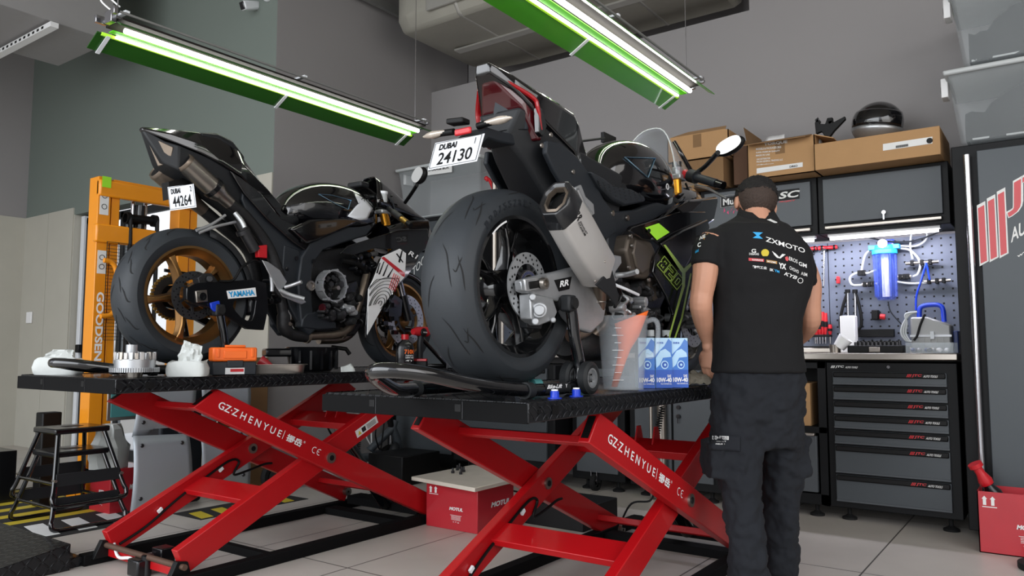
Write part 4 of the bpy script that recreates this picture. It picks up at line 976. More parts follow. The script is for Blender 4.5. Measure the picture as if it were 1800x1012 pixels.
cable([(665, 735), (660, 765), (668, 790), (672, 770), (676, 735)], 4.5, .006, 'black', 'black cable loop beside the scooter handlebar')
p, q = gY(634, 730, 4.3), gY(625, 830, 4.3); pts = [p.lerp(q, k / 200) + V((.018 * math.cos(k * .9), .018 * math.sin(k * .9), 0)) for k in range(201)]
MB().tube(pts, .005, 5).build('coiled_cable', 'black', label='black coiled cable behind the left lift platform', cat='cable')
cable([(880, 858), (930, 868), (1000, 880), (1030, 884)], 2.9, .006, 'black', 'thin black cable on the floor behind the right scissor')
MB().box(gZ(560, 815, 0) + V((0, -.1, 0)), gZ(560, 815, 0) + V((.3, .0, .05))).build('power_strip', 'black', label='black power strip on the floor near the pale wall', cat='power strip', bevel=.008)
# ================================================================ motorcycles
def tyre_prof(hw, R, rr):
    h = [(-hw * .80, rr), (-hw * .93, rr + .018), (-hw, rr + .04), (-hw * .985, R - .05), (-hw * .9, R - .028), (-hw * .72, R - .013), (-hw * .45, R - .004), (-hw * .2, R - .0005), (0, R)]
    return h + [(-y, r) for y, r in h[-2::-1]]
def prof_r(pf, y):
    for (a, b), (c, d) in zip(pf, pf[1:]):
        if a <= y <= c: return b + (d - b) * (y - a) / (c - a) if c > a else b
    return pf[-1][1]
def wheel(t, name, c, hw, R, rr, rm, style, grooves, disc=None, dual=False):
    c = V(c); yx = V((0, 1, 0))
    pf = tyre_prof(hw, R, rr)
    b = MB().ring(c, yx, 0, 0, 0, 3) if False else MB()
    q = hw * .80
    b.lathe([(-q, rr + .003), (-q, rr - .012), (-q * .85, rr - .016), (-q * .45, rr - .040), (q * .45, rr - .040), (q * .85, rr - .016), (q, rr - .012), (q, rr + .003), (q * .8, rr - .004), (q * .4, rr - .03), (-q * .4, rr - .03), (-q * .8, rr - .004)], c, yx, 64, closed=True)
    w = b.build(name, rm, t, smooth=35)
    b = MB().lathe(pf, c, yx, 96, closed=False); b.f = [f for f in b.f if len(f) == 4]; b.mi = [0] * len(b.f); b.cur = 1
    for th0, path, gw in grooves:   # path: (dtheta, y fraction)
        pts = spline([V((th0 + a_, f_ * hw, 0)) for a_, f_ in path], 5)
        L, Rr = [], []
        for i, p in enumerate(pts):
            d = (pts[min(i + 1, len(pts) - 1)] - pts[max(i - 1, 0)]); n = V((-d.y, d.x * R * R, 0)); n = V((n.x / max(1e-6, R), n.y / R, 0)); n = n.normalized() if n.length > 0 else V((0, 1, 0))
            e = gw * (1 - .85 * abs(2 * i / (len(pts) - 1) - 1) ** 3)
            for s_, lst in ((1, L), (-1, Rr)):
                y = p.y + n.y * e * s_; th = p.x + n.x * e * s_ / R; y = max(-hw * .97, min(hw * .97, y)); r = prof_r(pf, y) + .0012
                lst.append(c + V((r * math.cos(th), y, r * math.sin(th))))
        k = len(pts); b.add(L + Rr, [(i, i + 1, k + i + 1, k + i) for i in range(k - 1)])
    b.build('tyre', ['tyre', 'rubber_dark'], w, smooth=50)
    MB().lathe([(-.075, .028), (-.07, .045), (-.03, .06), (.03, .06), (.07, .045), (.075, .028)], c, yx, 28).build('hub', rm, w)
    ri = rr - .034
    for k in range(5):
        a = style[1] + k * 2 * PI / 5
        def pt(r, th, y): return c + V((r * math.cos(th), y, r * math.sin(th)))
        b = MB()
        if style[0] == 'Y':
            for sg in (-1, 1):
                secs = []
                for r, dt, hwid, hy, yo in ((.045, 0, .022, .03, -.0), (.10, .03 * sg, .014, .022, -.012), (.15, .11 * sg, .010, .016, -.02), (ri + .004, .17 * sg, .012, .016, -.02)):
                    m_ = pt(r, a + dt, yo); tn = V((-math.sin(a + dt), 0, math.cos(a + dt))) * hwid; yy = yx * hy
                    secs.append([m_ - tn * .6 - yy, m_ + tn * .6 - yy, m_ + tn + yy * .6, m_ + tn * .5 + yy, m_ - tn * .5 + yy, m_ - tn + yy * .6])
                b.loft(secs)
        else:
            secs = []
            for r, hwid, hy, yo, dt in ((.04, .030, .04, -.005, 0), (.09, .020, .034, -.014, .03), (.14, .017, .026, -.022, .05), (ri - .02, .021, .022, -.024, .05), (ri + .008, .034, .02, -.022, .05)):
                m_ = pt(r, a + dt, yo); tn = V((-math.sin(a), 0, math.cos(a))) * hwid; yy = yx * hy
                secs.append([m_ - tn * .55 - yy, m_ + tn * .55 - yy, m_ + tn + yy * .5, m_ + tn * .5 + yy, m_ - tn * .5 + yy, m_ - tn + yy * .5])
            b.loft(secs)
        b.build('spoke', rm, w, bevel=.004, smooth=50)
    return w
def disc(t, c, r, sg, m='cast', name='brake_disc', holes=True, car='dark_steel'):
    c = V(c); d = V((0, sg, 0)); b = MB().ring(c, d, r * .66, r, .005, 56); b.cur = 1
    if holes:
        for k in range(48):
            a = k * 2 * PI / 48; rr = r * (.73, .83, .92)[k % 3]; p = c + V((rr * math.cos(a), sg * .0055, rr * math.sin(a)))
            b.lathe([(0, .0042), (.0003, 0.0)], p, d, 8)
            b.lathe([(0, .0042), (.0003, 0.0)], p - d * .006, -d, 8)
    o = b.build(name, [m, 'black'], t)
    b = MB().ring(c, d, r * .36, r * .48, .004, 30)
    for k in range(6):
        a = k * PI / 3 + .3; b.bar(c + V((r * .42 * math.cos(a), sg * .002, r * .42 * math.sin(a))), c + V((r * .7 * math.cos(a + .15), sg * .002, r * .7 * math.sin(a + .15))), .012, .005, (0, 1, 0))
    b.build('disc_carrier', car, o); return o
def bodyloft(secs, C0, n=20, e=2.4):
    """secs: x, half width, z top, z bottom, (crown) -> rounded sections across the bike"""
    out = []
    for s in secs:
        x, hw, zt, zb = s[:4]; ee = s[4] if len(s) > 4 else e; zc = (zt + zb) / 2; hz = (zt - zb) / 2; q = []
        for k in range(n):
            a = 2 * PI * k / n; ca, sa = math.cos(a), math.sin(a)
            q.append(C0 + V((x, hw * math.copysign(abs(ca) ** (2 / ee), ca), zc - 0 + hz * math.copysign(abs(sa) ** (2 / ee), sa))))
        out.append(q)
    return out
class Bike:
    def __init__(s, C0, name, label, zb): s.C = V(C0); s.t = thing(name, label, 'motorcycle', (C0[0] + .7, C0[1], zb))
    def g(s, x, y, dy=0): return gY(x, y, s.C.y + dy)
    def l(s, x, dy, z): return s.C + V((x, dy, z))
    def mir(s, p): return V((p.x, 2 * s.C.y - p.y, p.z))
    def panel(s, name, pts, dy, th, m, both=True, bevel=.003, par=None, smooth=40):
        P3 = [s.g(q[0], q[1], dy if len(q) < 3 else q[2]) for q in pts]; par = par or s.t
        o = MB().prism(P3, (0, th, 0)).build(name, m, par, bevel=bevel, smooth=smooth)
        if both: MB().prism([s.mir(p) for p in P3], (0, -th, 0)).build(name, m, par, bevel=bevel, smooth=smooth)
        return o
    def tube(s, name, pts, r, m, n=10, par=None, sp=5, both=False):
        P3 = [s.g(*q) for q in pts]; o = MB().tube(spline(P3, sp) if len(P3) > 2 else P3, r, n).build(name, m, par or s.t)
        if both: P4 = [s.mir(p) for p in P3]; MB().tube(spline(P4, sp) if len(P4) > 2 else P4, r, n).build(name, m, par or s.t)
        return o
def clutter(b_, x, y, w, h, dy, n, seed, r=(.006, .02)):
    """bolts, bosses and short hoses of an engine, around pixel box x..x+w, y..y+h at lateral dy"""
    random.seed(seed); mb = MB()
    for k in range(n):
        p = b_.g(x + random.random() * w, y + random.random() * h, dy - random.random() * .03); q = p + V((0, -random.uniform(.01, .035), 0)); rr = random.uniform(*r)
        if k % 4 == 3: e = p + V((random.uniform(-.05, .05), -.01, random.uniform(-.05, .05))); mb.tube(spline([p, (p + e) / 2 + V((0, -.03, 0)), e], 4), rr * .5, 7)
        else: mb.lathe([(-.03, rr * 1.4), (0, rr * 1.3), ((q - p).length, rr), ((q - p).length + .002, rr * .6)], p, (0, -1, 0), 10)
    return mb
def plate(bk, tl, tr, br, bl, xt, xb, num, small, par):
    a, c, d, e = gX(*tl, xt), gX(*tr, xt), gX(*br, xb), gX(*bl, xb)
    n = (c - a).cross(a - e).normalized(); n = n if n.x < 0 else -n
    o = MB().prism([a, c, d, e], -n * .002).build('licence_plate', 'white_gloss', par, bevel=.002)
    ux, uy = d - e, a - e; k = e + n * .0012
    b = MB()
    text(b, num, k + ux * .16 + uy * .12, ux * .70, uy * .44, .012); text(b, 'DUBAI', k + ux * .13 + uy * .66, ux * .36, uy * .22, .04)
    text(b, small, k + ux * .86 + uy * .66, ux * (.05 if small == '2' else .012), uy * .22, .02)
    w = .012
    for (u0, v0, u1, v1) in ((.02, .04, .98, .055), (.02, .945, .98, .96), (.02, .04, .03, .96), (.97, .04, .98, .96)):
        b.add([k + ux * u0 + uy * v0, k + ux * u1 + uy * v0, k + ux * u1 + uy * v1, k + ux * u0 + uy * v1], [(0, 1, 2, 3)])
    b.build('plate_number', 'black', o); return o

# ---------------------------------------------------------------- right motorcycle
axr = gD(917, 503, 2.52) + V((0, .082, 0))
B = Bike(axr, 'motorcycle', 'big black sport motorcycle with lime accents on the right lift', .853); t = B.t; g = B.g; l = B.l
gr = []
for k in range(9):
    a = k * 2 * PI / 9
    gr.append((a, [(0, -.05), (.10, -.28), (.25, -.42), (.42, -.52)], .0022)); gr.append((a + .3, [(0, .1), (.12, .3), (.3, .45)], .0022))
    gr.append((a + .25, [(0, -.55), (.02, -.66), (-.12, -.78)], .0022)); gr.append((a + .12, [(0, -.66), (.16, -.82), (.34, -.88)], .002))
w = wheel(t, 'rear_wheel', axr, .1, .327, .234, 'rim_black', ('Y', .25), gr)
tyre_side = MB()
for i, ch in enumerate('190/55ZR17'):   # raised sidewall writing
    a = math.radians(140 - i * 6.2); r = .262; m_ = axr + V((r * math.cos(a), -.1005, r * math.sin(a))); tn = V((math.sin(a), 0, -math.cos(a))); rd = V((math.cos(a), 0, math.sin(a)))
    text(tyre_side, ch, m_ - tn * .009, tn * .017, rd * .022, .02)
tyre_side.build('sidewall_lettering', 'frame_grey', w)
MB().add([axr + V((.205 * math.cos(a_), -.0815, .205 * math.sin(a_))) + V((dr * math.cos(a_), 0, dr * math.sin(a_))) for dr in (.012, .018) for a_ in [math.radians(112 + 3 * k) for k in range(9)]], [(k, k + 1, k + 10, k + 9) for k in range(8)]).build('rim_sticker', 'white', w)
dc = axr + V((0, -.102, 0))
d_ = disc(t, dc, .11, -1); MB().ring(dc + V((0, -.006, 0)), (0, -1, 0), .036, .05, .004, 40).build('sensor_ring', 'steel', d_)
b = MB()
for k in range(36): a = k * PI / 18; b.cbox(dc + V((.043 * math.cos(a), -.0105, .043 * math.sin(a))), V((math.cos(a), 0, math.sin(a))) * .005, V((0, .0006, 0)), V((-math.sin(a), 0, math.cos(a))) * .0012)
b.build('sensor_teeth', 'navy', d_)
# sprocket side
MB().ring(axr + V((0, .1, 0)), (0, 1, 0), .07, .105, .006, 44).build('sprocket', 'dark_steel', t)
# swingarm
sw = B.panel('swingarm', [(918, 492), (940, 486), (985, 476), (1035, 463), (1052, 500), (1066, 540), (1062, 565), (1040, 585), (1018, 578), (1000, 558), (985, 530), (945, 520), (920, 512)], -.15, .035, 'cast', bevel=.008)
B.panel('axle_block', [(922, 490), (962, 484), (965, 508), (925, 512)], -.165, .016, 'alu', bevel=.004)
MB().box(l(.30, -.1, -.10), l(.40, .1, .03)).build('swingarm_bridge', 'cast', t, bevel=.02)
B.panel('axle_plate', [(930, 495), (950, 492), (952, 505), (932, 508)], -.168, .006, 'black', both=False)
p = g(954, 498, -.17); MB().lathe([(0, .02), (.014, .018), (.014, .012), (.004, .011), (.004, 0)], p, (0, -1, 0), 20).build('axle_nut', 'steel', t)
o = B.panel('swingarm_badge', [(975, 492), (1005, 486), (1001, 508), (983, 512)], -.1525, .002, 'black', both=False, bevel=0)
b = MB(); a_ = g(984, 505, -.154); text(b, 'RR', a_, g(1000, 501, -.154) - a_, g(984, 494, -.154) - a_, .03, .1); b.build('badge_letters', 'white', o)
b = MB().cyl(g(948, 545, -.13), g(948, 545, -.17), .026, 22).cyl(g(948, 545, -.17), g(948, 545, -.176), .018, 20); b.cyl(g(941, 565, -.12), g(941, 565, -.165), .012, 12); b.cyl(g(972, 562, -.12), g(972, 562, -.165), .010, 12); b.cyl(g(936, 522, -.12), g(936, 522, -.165), .012, 12)
b.prism([g(x, y, -.155) for x, y in ((932, 516), (972, 524), (980, 548), (974, 562), (948, 572), (934, 560))], (0, .045, 0)); b.build('rear_caliper', 'cast', t, bevel=.004)
B.panel('brake_pad_cover', [(925, 560), (955, 566), (952, 578), (927, 576)], -.12, .03, 'black_matte', both=False)
# silencer
def hexsec(c, ax, r1, r2, cut=.45):
    ax = V(ax).normalized(); n1 = V((0, 1, 0)); n1 = (n1 - ax * n1.dot(ax)).normalized(); n2 = ax.cross(n1)
    pts = [(-1, -cut), (-1, cut), (-cut * 1.1, 1), (cut * 1.1, 1), (1, cut), (1, -cut), (cut * 1.1, -1), (-cut * 1.1, -1)]
    return [V(c) + n1 * (a * r1) + n2 * (b_ * r2) for a, b_ in pts]
e0, e1 = g(975, 346, -.235), g(1053, 478, -.20); ax = e1 - e0
sil = MB().loft([hexsec(e0 + ax * .16, ax, .058, .078), hexsec(e0 + ax * .5, ax, .062, .084), hexsec(e0 + ax * .93, ax, .062, .082), hexsec(e0 + ax, ax, .050, .066)]).build('silencer', 'titanium', t, bevel=.012, seg=4)
MB().loft([hexsec(e0 + ax * .02, ax, .052, .070), hexsec(e0 + ax * .17, ax, .0595, .0795)], cap=False).loft([hexsec(e0 + ax * .02, ax, .052, .070), hexsec(e0 + ax * .0, ax, .046, .063), hexsec(e0 + ax * .03, ax, .036, .050)], cap=False).build('carbon_cap', 'carbon', sil, bevel=.006)
MB().loft([hexsec(e0 + ax * .03, ax, .038, .053), hexsec(e0 + ax * .02, ax, .030, .043), hexsec(e0 + ax * .06, ax, .028, .040)], cap=False).build('outlet', 'exhaust', sil)
MB().loft([hexsec(e0 + ax * .09, ax, .028, .040), hexsec(e0 + ax * .12, ax, .028, .040)]).build('outlet_dark', 'black', sil)
bvs = bvh_of(sil); b = MB(); a_ = g(1010, 375, -.28); e_ = g(1019, 392, -.28)
text(b, 'RR', g(1009, 376, -.29), g(1016, 389, -.29) - g(1009, 376, -.29), (g(1017, 371, -.29) - g(1009, 376, -.29)) * 1.2, .04, bvh=bvs, off=.0025)
text(b, 'TITANIUM', g(1015, 392, -.29), g(1028, 415, -.29) - g(1015, 392, -.29), (g(1017, 390, -.29) - g(1015, 392, -.29)) * 1.3, .02, bvh=bvs, off=.0025)
text(b, 'EXHAUST', g(1019, 390, -.29), g(1031, 412, -.29) - g(1019, 390, -.29), (g(1021, 389, -.29) - g(1019, 390, -.29)) * 1.3, .02, bvh=bvs, off=.0025)
b.build('silencer_lettering', 'black', sil)
b = MB()
for x, y in ((976, 390), (1046, 494), (1063, 460), (1003, 340)): b.ball(press(g(x, y, -.3), bvs, .001), .004, n=8, m=6)
b.build('rivet', 'steel', sil)
B.panel('heat_shield', [(1070, 452), (1078, 478), (1088, 520), (1085, 541), (1072, 520), (1048, 500), (1058, 490), (1068, 472)], -.255, .008, 'black_matte', both=False)
B.tube('link_pipe', [(1050, 488, -.18), (1054, 520, -.15), (1050, 548, -.12), (1030, 580, -.08), (1000, 590, -.05)], .024, 'exhaust', 16)
B.tube('link_pipe', [(1066, 500, -.12), (1072, 540, -.10), (1062, 570, -.08), (1040, 592, -.05)], .024, 'exhaust', 16)
MB().ring(g(1052, 536, -.14), (.1, .3, .9), .024, .03, .012, 20).build('pipe_clamp', 'steel', t)
MB().loft(bodyloft([(.40, .05, -.15, -.23), (.46, .09, -.13, -.25), (.7, .10, -.14, -.25), (.78, .07, -.16, -.24)], B.C)).build('collector_box', 'engine_dark', t)
# tail
tc = MB().loft([[l(x, sy * yy, z) for sy, yy, z in ((-1, hw, bt), (-1, hw, ed), (-1, rw, tp), (1, rw, tp), (1, hw, ed), (1, hw, bt))] for x, hw, rw, tp, ed, bt in
    ((-.11, .030, .026, .737, .725, .70), (-.03, .078, .066, .708, .695, .655), (.03, .112, .098, .678, .66, .60), (.10, .122, .105, .670, .65, .56), (.27, .126, .108, .656, .635, .50), (.31, .122, .10, .64, .61, .47), (.36, .112, .09, .57, .55, .44), (.45, .10, .08, .47, .45, .40))]).build('tail_cowl', 'black_gloss', t, bevel=.012, seg=3, smooth=30)
B.panel('tail_frame_edge', [(946, 188), (953, 190), (962, 222), (955, 240), (948, 232)], -.128, .02, 'black_gloss')
ut = MB().loft([[l(x, sy * yy, z) for sy, yy, z in ((-1, h1, zb_), (-1, h2, zt_), (1, h2, zt_), (1, h1, zb_))] for x, h1, h2, zt_, zb_ in ((-.02, .03, .09, .60, .50), (.05, .06, .10, .585, .43), (.15, .07, .11, .55, .34), (.28, .08, .12, .52, .235), (.45, .09, .13, .50, .17), (.62, .10, .14, .48, .13))]).build('under_tail', 'black_matte', t, bevel=.012, smooth=30)
B.panel('side_panel', [(962, 246), (985, 250), (1015, 275), (1042, 312), (1062, 350), (1080, 372), (1084, 408), (1062, 425), (1035, 392), (1005, 350), (975, 300), (960, 268)], -.135, .02, 'frame_grey', bevel=.006)
tl = MB().loft([[l(x, sy * yy, z) for sy, yy, z in ((-1, hw, bt), (-1, hw, ed), (1, hw, ed), (1, hw, bt))] for x, hw, ed, bt in ((-.085, .02, .706, .69), (-.0, .085, .66, .60), (.06, .11, .62, .50), (.08, .11, .6, .50))]).build('tail_lamp', 'red_dark', t, bevel=.006)
for s in (-1, 1):
    MB().tube(spline([l(-.095, s * .012, .708), l(-.035, s * .065, .672), l(.02, s * .115, .632), l(.035, s * .124, .60), l(.058, s * .122, .53)], 6), [.006] + [.012] * 20 + [.009] * 4, 10, flat=.6).build('light_strip', 'red_tail', t)
MB().prism([l(-.035, 0, .665), l(.03, -.085, .60), l(.045, -.085, .535), l(-.01, -.03, .53), l(-.01, .03, .53), l(.045, .085, .535), l(.03, .085, .60)], (-.012, 0, -.004)).build('tail_insert', 'frame_grey', t, bevel=.004)
for x, y in ((968, 237), (952, 256), (1007, 302)): MB().lathe([(0, .009), (.004, .008), (.005, 0)], g(x, y, -.137), (0, -1, 0), 12).build('fastener', 'steel', t)
# plate bracket and lights
br = MB().loft([[V((x, B.C.y + s * w_, z + dz)) for s, w_, dz in ((-1, ww, -.018), (1, ww, -.018), (1, ww, .02), (-1, ww, .02))] for x, z, ww in ((axr.x + .04, axr.z + .50, .05), (axr.x - .07, axr.z + .49, .045), (axr.x - .14, axr.z + .485, .05), (axr.x - .185, axr.z + .45, .05))]).build('plate_bracket', 'frame_grey', t, bevel=.006)
plate(B, (765, 251), (852, 234), (838, 283), (752, 299), axr.x - .20, axr.x - .235, '24130', '1', t)
pp = gX(814, 231, axr.x - .195); MB().cbox(pp, V((.006, 0, 0)), V((0, .033, 0)), V((0, 0, .011))).build('reflector', 'red', t, bevel=.005)
pp = gX(805, 214, axr.x - .18); MB().cbox(pp, V((.02, 0, 0)), V((0, .035, .003)), V((0, 0, .009))).build('plate_lamp', 'black', t, bevel=.004)
for (x, y), s in (((879, 211), -1), ((762, 237), 1)):
    pc = gX(x, y, axr.x - .15); b = MB().tube([pc + V((0, s * .045, 0)), pc + V((0, s * .02, 0)), pc - V((0, s * .0, 0)), pc - V((0, s * .06, -.0))], [.004, .014, .017, .010], 12, flat=.8); o = b.build('indicator', 'clear_lens', t)
    MB().tube([pc - V((0, s * .03, 0)), pc - V((0, s * .09, .004))], .011, 10).build('indicator_stalk', 'black', o)
# seat, tank
MB().loft(bodyloft([(.50, .08, .52, .44), (.58, .11, .50, .40), (.66, .12, .485, .38), (.74, .10, .50, .40)], B.C)).build('rider_seat', 'black_matte', t)
tk = MB().loft(bodyloft([(.60, .05, .50, .44), (.63, .085, .585, .42), (.70, .12, .645, .40), (.80, .145, .685, .38), (.92, .158, .705, .36), (1.04, .155, .70, .35), (1.14, .135, .665, .36), (1.20, .105, .61, .38), (1.225, .06, .54, .42)], B.C, 28, 2.3)).build('fuel_tank', 'black_gloss', t, smooth=60, sub=1)
bt = bvh_of(tk); b = MB()
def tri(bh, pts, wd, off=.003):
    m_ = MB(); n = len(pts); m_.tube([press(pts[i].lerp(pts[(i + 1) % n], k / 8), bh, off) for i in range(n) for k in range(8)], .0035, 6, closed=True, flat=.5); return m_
tri(bt, [g(1098, 276, -.15), g(1152, 278, -.15), g(1139, 312, -.15)], .2, .008).build('reflection_outline', 'reflection_blue', tk)  # line drawn round a daylight reflection on the tank, not a part
o = MB().ring(press(g(1173, 328, -.14), bt, .002), (0, -1, 0), .010, .014, .002, 20).build('round_emblem', 'label_white', tk)
B.panel('knee_pad', [(1040, 300), (1062, 312), (1080, 326), (1112, 332), (1134, 344), (1136, 354), (1100, 362), (1080, 352), (1056, 328)], -.155, .04, 'frame_grey', bevel=.01)
kb = MB()
for i in range(9):
    for j in range(4):
        u, v = i / 8, j / 3; x = 1052 + 72 * u + 4 * v; y = 318 + 22 * u + v * (10 + 8 * math.sin(u * PI)); kb.ball(g(x, y, -.156), .0045, .003, .0035, 6, 4)
kb.build('pad_texture', 'black_matte', t)
# frame
B.panel('frame_spar', [(1076, 372), (1120, 368), (1188, 343), (1190, 362), (1150, 386), (1105, 400), (1090, 420), (1092, 470), (1100, 520), (1080, 530), (1070, 480), (1068, 420)], -.13, .04, 'frame_grey', bevel=.008)
for x, y in ((1076, 375), (1102, 383), (1107, 416)): MB().lathe([(0, .012), (.006, .011), (.006, 0)], g(x, y, -.133), (0, -1, 0), 14).build('frame_bolt', 'steel', t)
B.panel('subframe_plate', [(1010, 330), (1022, 324), (1030, 345), (1044, 358), (1046, 376), (1034, 384), (1026, 374), (1020, 350)], -.16, .012, 'cast', bevel=.004)
B.tube('grab_hanger', [(1014, 333, -.165), (1025, 358, -.165), (1038, 376, -.165)], .009, 'alu')
MB().cyl(g(1062, 392, -.05), g(1062, 430, -.05), .025, 16).build('shock', 'black', t)
b = MB(); a_, c_ = g(1046, 400, -.06), g(1062, 440, -.06)
b.tube([a_.lerp(c_, k / 60) + V((.028 * math.cos(k * .8), .028 * math.sin(k * .8), 0)) for k in range(61)], .005, 6).build('shock_spring', 'brass', t)
B.tube('wiring', [(1052, 395, -.12), (1062, 420, -.13), (1058, 445, -.12), (1072, 470, -.12)], .006, 'black')
B.panel('rider_hanger', [(1052, 424), (1062, 420), (1080, 448), (1092, 450), (1093, 462), (1082, 478), (1088, 490), (1080, 496), (1070, 470)], -.20, .01, 'cast', both=False, bevel=.003)
B.tube('foot_peg', [(1082, 484, -.2), (1102, 482, -.24), (1120, 477, -.29)], .010, 'alu'); B.tube('brake_lever', [(1080, 500, -.2), (1100, 508, -.22), (1122, 518, -.22)], .006, 'white_gloss')
B.tube('brake_link', [(1085, 497, -.2), (1092, 520, -.19), (1080, 540, -.18)], .006, 'black_metal')
# engine
B.panel('engine_block', [(1080, 400), (1185, 392), (1215, 430), (1210, 560), (1170, 620), (1110, 620), (1085, 570), (1075, 520)], -.10, .2, 'engine_dark', both=False, bevel=.01)
cc = MB().prism([g(x, y, -.185) for x, y in ((1106, 412), (1124, 411), (1145, 424), (1156, 448), (1152, 474), (1138, 490), (1120, 488), (1108, 470), (1101, 440))], (0, .07, 0)).build('clutch_cover', 'engine', t, bevel=.012, seg=3)
MB().prism([g(x, y, -.195) for x, y in ((1118, 420), (1138, 430), (1146, 450), (1142, 472), (1130, 482), (1120, 470), (1114, 445))], (0, .02, 0)).build('cover_dome', 'engine', cc, bevel=.006)
MB().prism([g(x, y, -.16) for x, y in ((1145, 485), (1165, 490), (1170, 515), (1152, 530), (1138, 515))], (0, .06, 0)).build('pump_cover', 'engine', t, bevel=.01)
for k, (x, y) in enumerate(((1107, 415), (1104, 470), (1147, 461), (1110, 432), (1139, 492), (1158, 470))): MB().lathe([(0, .009), (.008, .008), (.01, 0)], g(x, y, -.19), (0, -1, 0), 12).build('engine_bolt', 'steel', t)
clutter(B, 1078, 500, 80, 75, -.13, 46, 5).build('engine_fittings', 'engine_dark', t); clutter(B, 1085, 525, 60, 40, -.15, 16, 9).build('engine_fittings', 'cast', t); clutter(B, 1180, 520, 40, 60, -.1, 14, 29).build('engine_fittings', 'cast', t)
B.tube('front_cylinder', [(1120, 545, -.14), (1135, 552, -.14)], .028, 'cast', 14)
B.panel('radiator', [(1160, 540), (1205, 430), (1222, 440), (1200, 560), (1170, 620)], -.1, .2, 'black', both=False)
# fairings
fs = B.panel('side_fairing', [(1106, 405), (1112, 399), (1196, 372), (1240, 372), (1248, 400), (1232, 440), (1216, 500), (1202, 560), (1180, 610), (1160, 650), (1150, 648), (1172, 590), (1184, 552), (1172, 520), (1148, 478), (1152, 450), (1163, 432), (1150, 422), (1130, 420)], -.205, .012, 'black_gloss', bevel=.003)
B.panel('fairing_wing', [(1163, 428), (1200, 405), (1245, 385), (1240, 420), (1222, 440), (1204, 474), (1180, 448)], -.225, .014, 'black_gloss', bevel=.006)
B.panel('upper_fairing', [(1150, 398), (1188, 362), (1205, 352), (1262, 345), (1263, 356), (1256, 388), (1240, 398), (1196, 402)], -.19, .03, 'black_gloss', bevel=.01, both=True)
B.panel('air_intake', [(1190, 365), (1212, 354), (1236, 354), (1216, 372), (1200, 374)], -.222, .01, 'black', both=False)
def flat(name, m, polys, dy, par):
    b = MB()
    for q in polys: b.add([g(x, y, dy) for x, y in q], [tuple(range(len(q)))])
    return b.build(name, m, par, smooth=0)
flat('lime_sticker', 'lime', [[(1134, 400), (1158, 392), (1177, 408), (1155, 422)]], -.2085, fs)
flat('lime_hole', 'black', [[(1141 + 3 * math.cos(a), 405 + 3.6 * math.sin(a)) for a in [k * PI / 5 for k in range(10)]]], -.2095, fs)
flat('lime_line', 'lime_dark', [[(1166, 430), (1170, 430), (1202, 472), (1217, 459), (1218, 464), (1205, 479), (1204, 503), (1184, 570), (1176, 600), (1176, 588), (1199, 503), (1199, 480)], [(1213, 480), (1216, 480), (1200, 560), (1184, 605), (1183, 600), (1197, 558)]], -.2285, fs)
# outlined digits 8 2 0 running down the panel
def digit(segs, o, u, v, b, w=.0035):
    for (x0, y0), (x1, y1) in segs:
        p0 = o + u * x0 + v * y0; p1 = o + u * x1 + v * y1; b.bar(p0, p1, w, .0015, (0, 1, 0))
b = MB(); SG = {'8': [((0, 0), (0, .4)), ((0, .4), (.15, .5)), ((.15, .5), (0, .6)), ((0, .6), (0, 1)), ((0, 1), (1, 1)), ((1, 1), (1, 0)), ((1, 0), (0, 0)), ((.35, .25), (.65, .25)), ((.35, .75), (.65, .75)), ((.35, .2), (.35, .38)), ((.65, .2), (.65, .38)), ((.35, .62), (.35, .8)), ((.65, .62), (.65, .8))],
    '2': [((0, 0), (1, 0)), ((1, 0), (1, .25)), ((1, .25), (.4, .25)), ((.4, .25), (.4, .4)), ((.4, .4), (1, .4)), ((1, .4), (1, 1)), ((1, 1), (0, 1)), ((0, 1), (0, .75)), ((0, .75), (.65, .75)), ((.65, .75), (.65, .6)), ((.65, .6), (0, .6)), ((0, .6), (0, 0))],
    '0': [((0, 0), (1, 0)), ((1, 0), (1, 1)), ((1, 1), (0, 1)), ((0, 1), (0, 0)), ((.33, .25), (.67, .25)), ((.67, .25), (.67, .75)), ((.67, .75), (.33, .75)), ((.33, .75), (.33, .25))]}
for ch, (ox, oy) in (('8', (1155, 466)), ('2', (1167, 481)), ('0', (1179, 496))):
    o_ = g(ox, oy, -.209); u_ = g(ox + 11, oy + 13, -.209) - o_; v_ = g(ox + 13, oy - 16, -.209) - o_; digit(SG[ch], o_, u_, v_, b)
b.build('number_outline', 'lime_dark', fs)
MB().loft(bodyloft([(1.12, .16, .50, .38), (1.25, .17, .56, .36), (1.42, .15, .60, .34), (1.58, .11, .585, .36), (1.68, .04, .52, .42)], B.C, 22, 2.2), cap=True).build('nose_cone', 'black_gloss', t, smooth=60)
# screen
vs = []; nu, nv = 14, 10
for i in range(nv + 1):
    v = i / nv; x = 1.10 + .50 * v; hw = .15 * (1 - .62 * v); zb_ = .60 + .03 * v; zt_ = .825 - .20 * v ** 1.4
    for j in range(nu + 1):
        a = -1 + 2 * j / nu; vs.append(l(x + .09 * (1 - a * a) * (1 - v), hw * a, zb_ + (zt_ - zb_) * (1 - abs(a) ** 2.6)))
MB().add(vs, [(i * (nu + 1) + j, (i + 1) * (nu + 1) + j, (i + 1) * (nu + 1) + j + 1, i * (nu + 1) + j + 1) for i in range(nv) for j in range(nu)]).build('windscreen', 'screen_clear', t, solid=.003, smooth=70)
MB().tube([vs[j] for j in range(nu + 1)], .003, 6).build('screen_edge', 'bin_rim', t)
B.tube('screen_stay', [(1185, 250, .05), (1200, 275, 0), (1222, 312, 0)], .012, 'black_gloss')
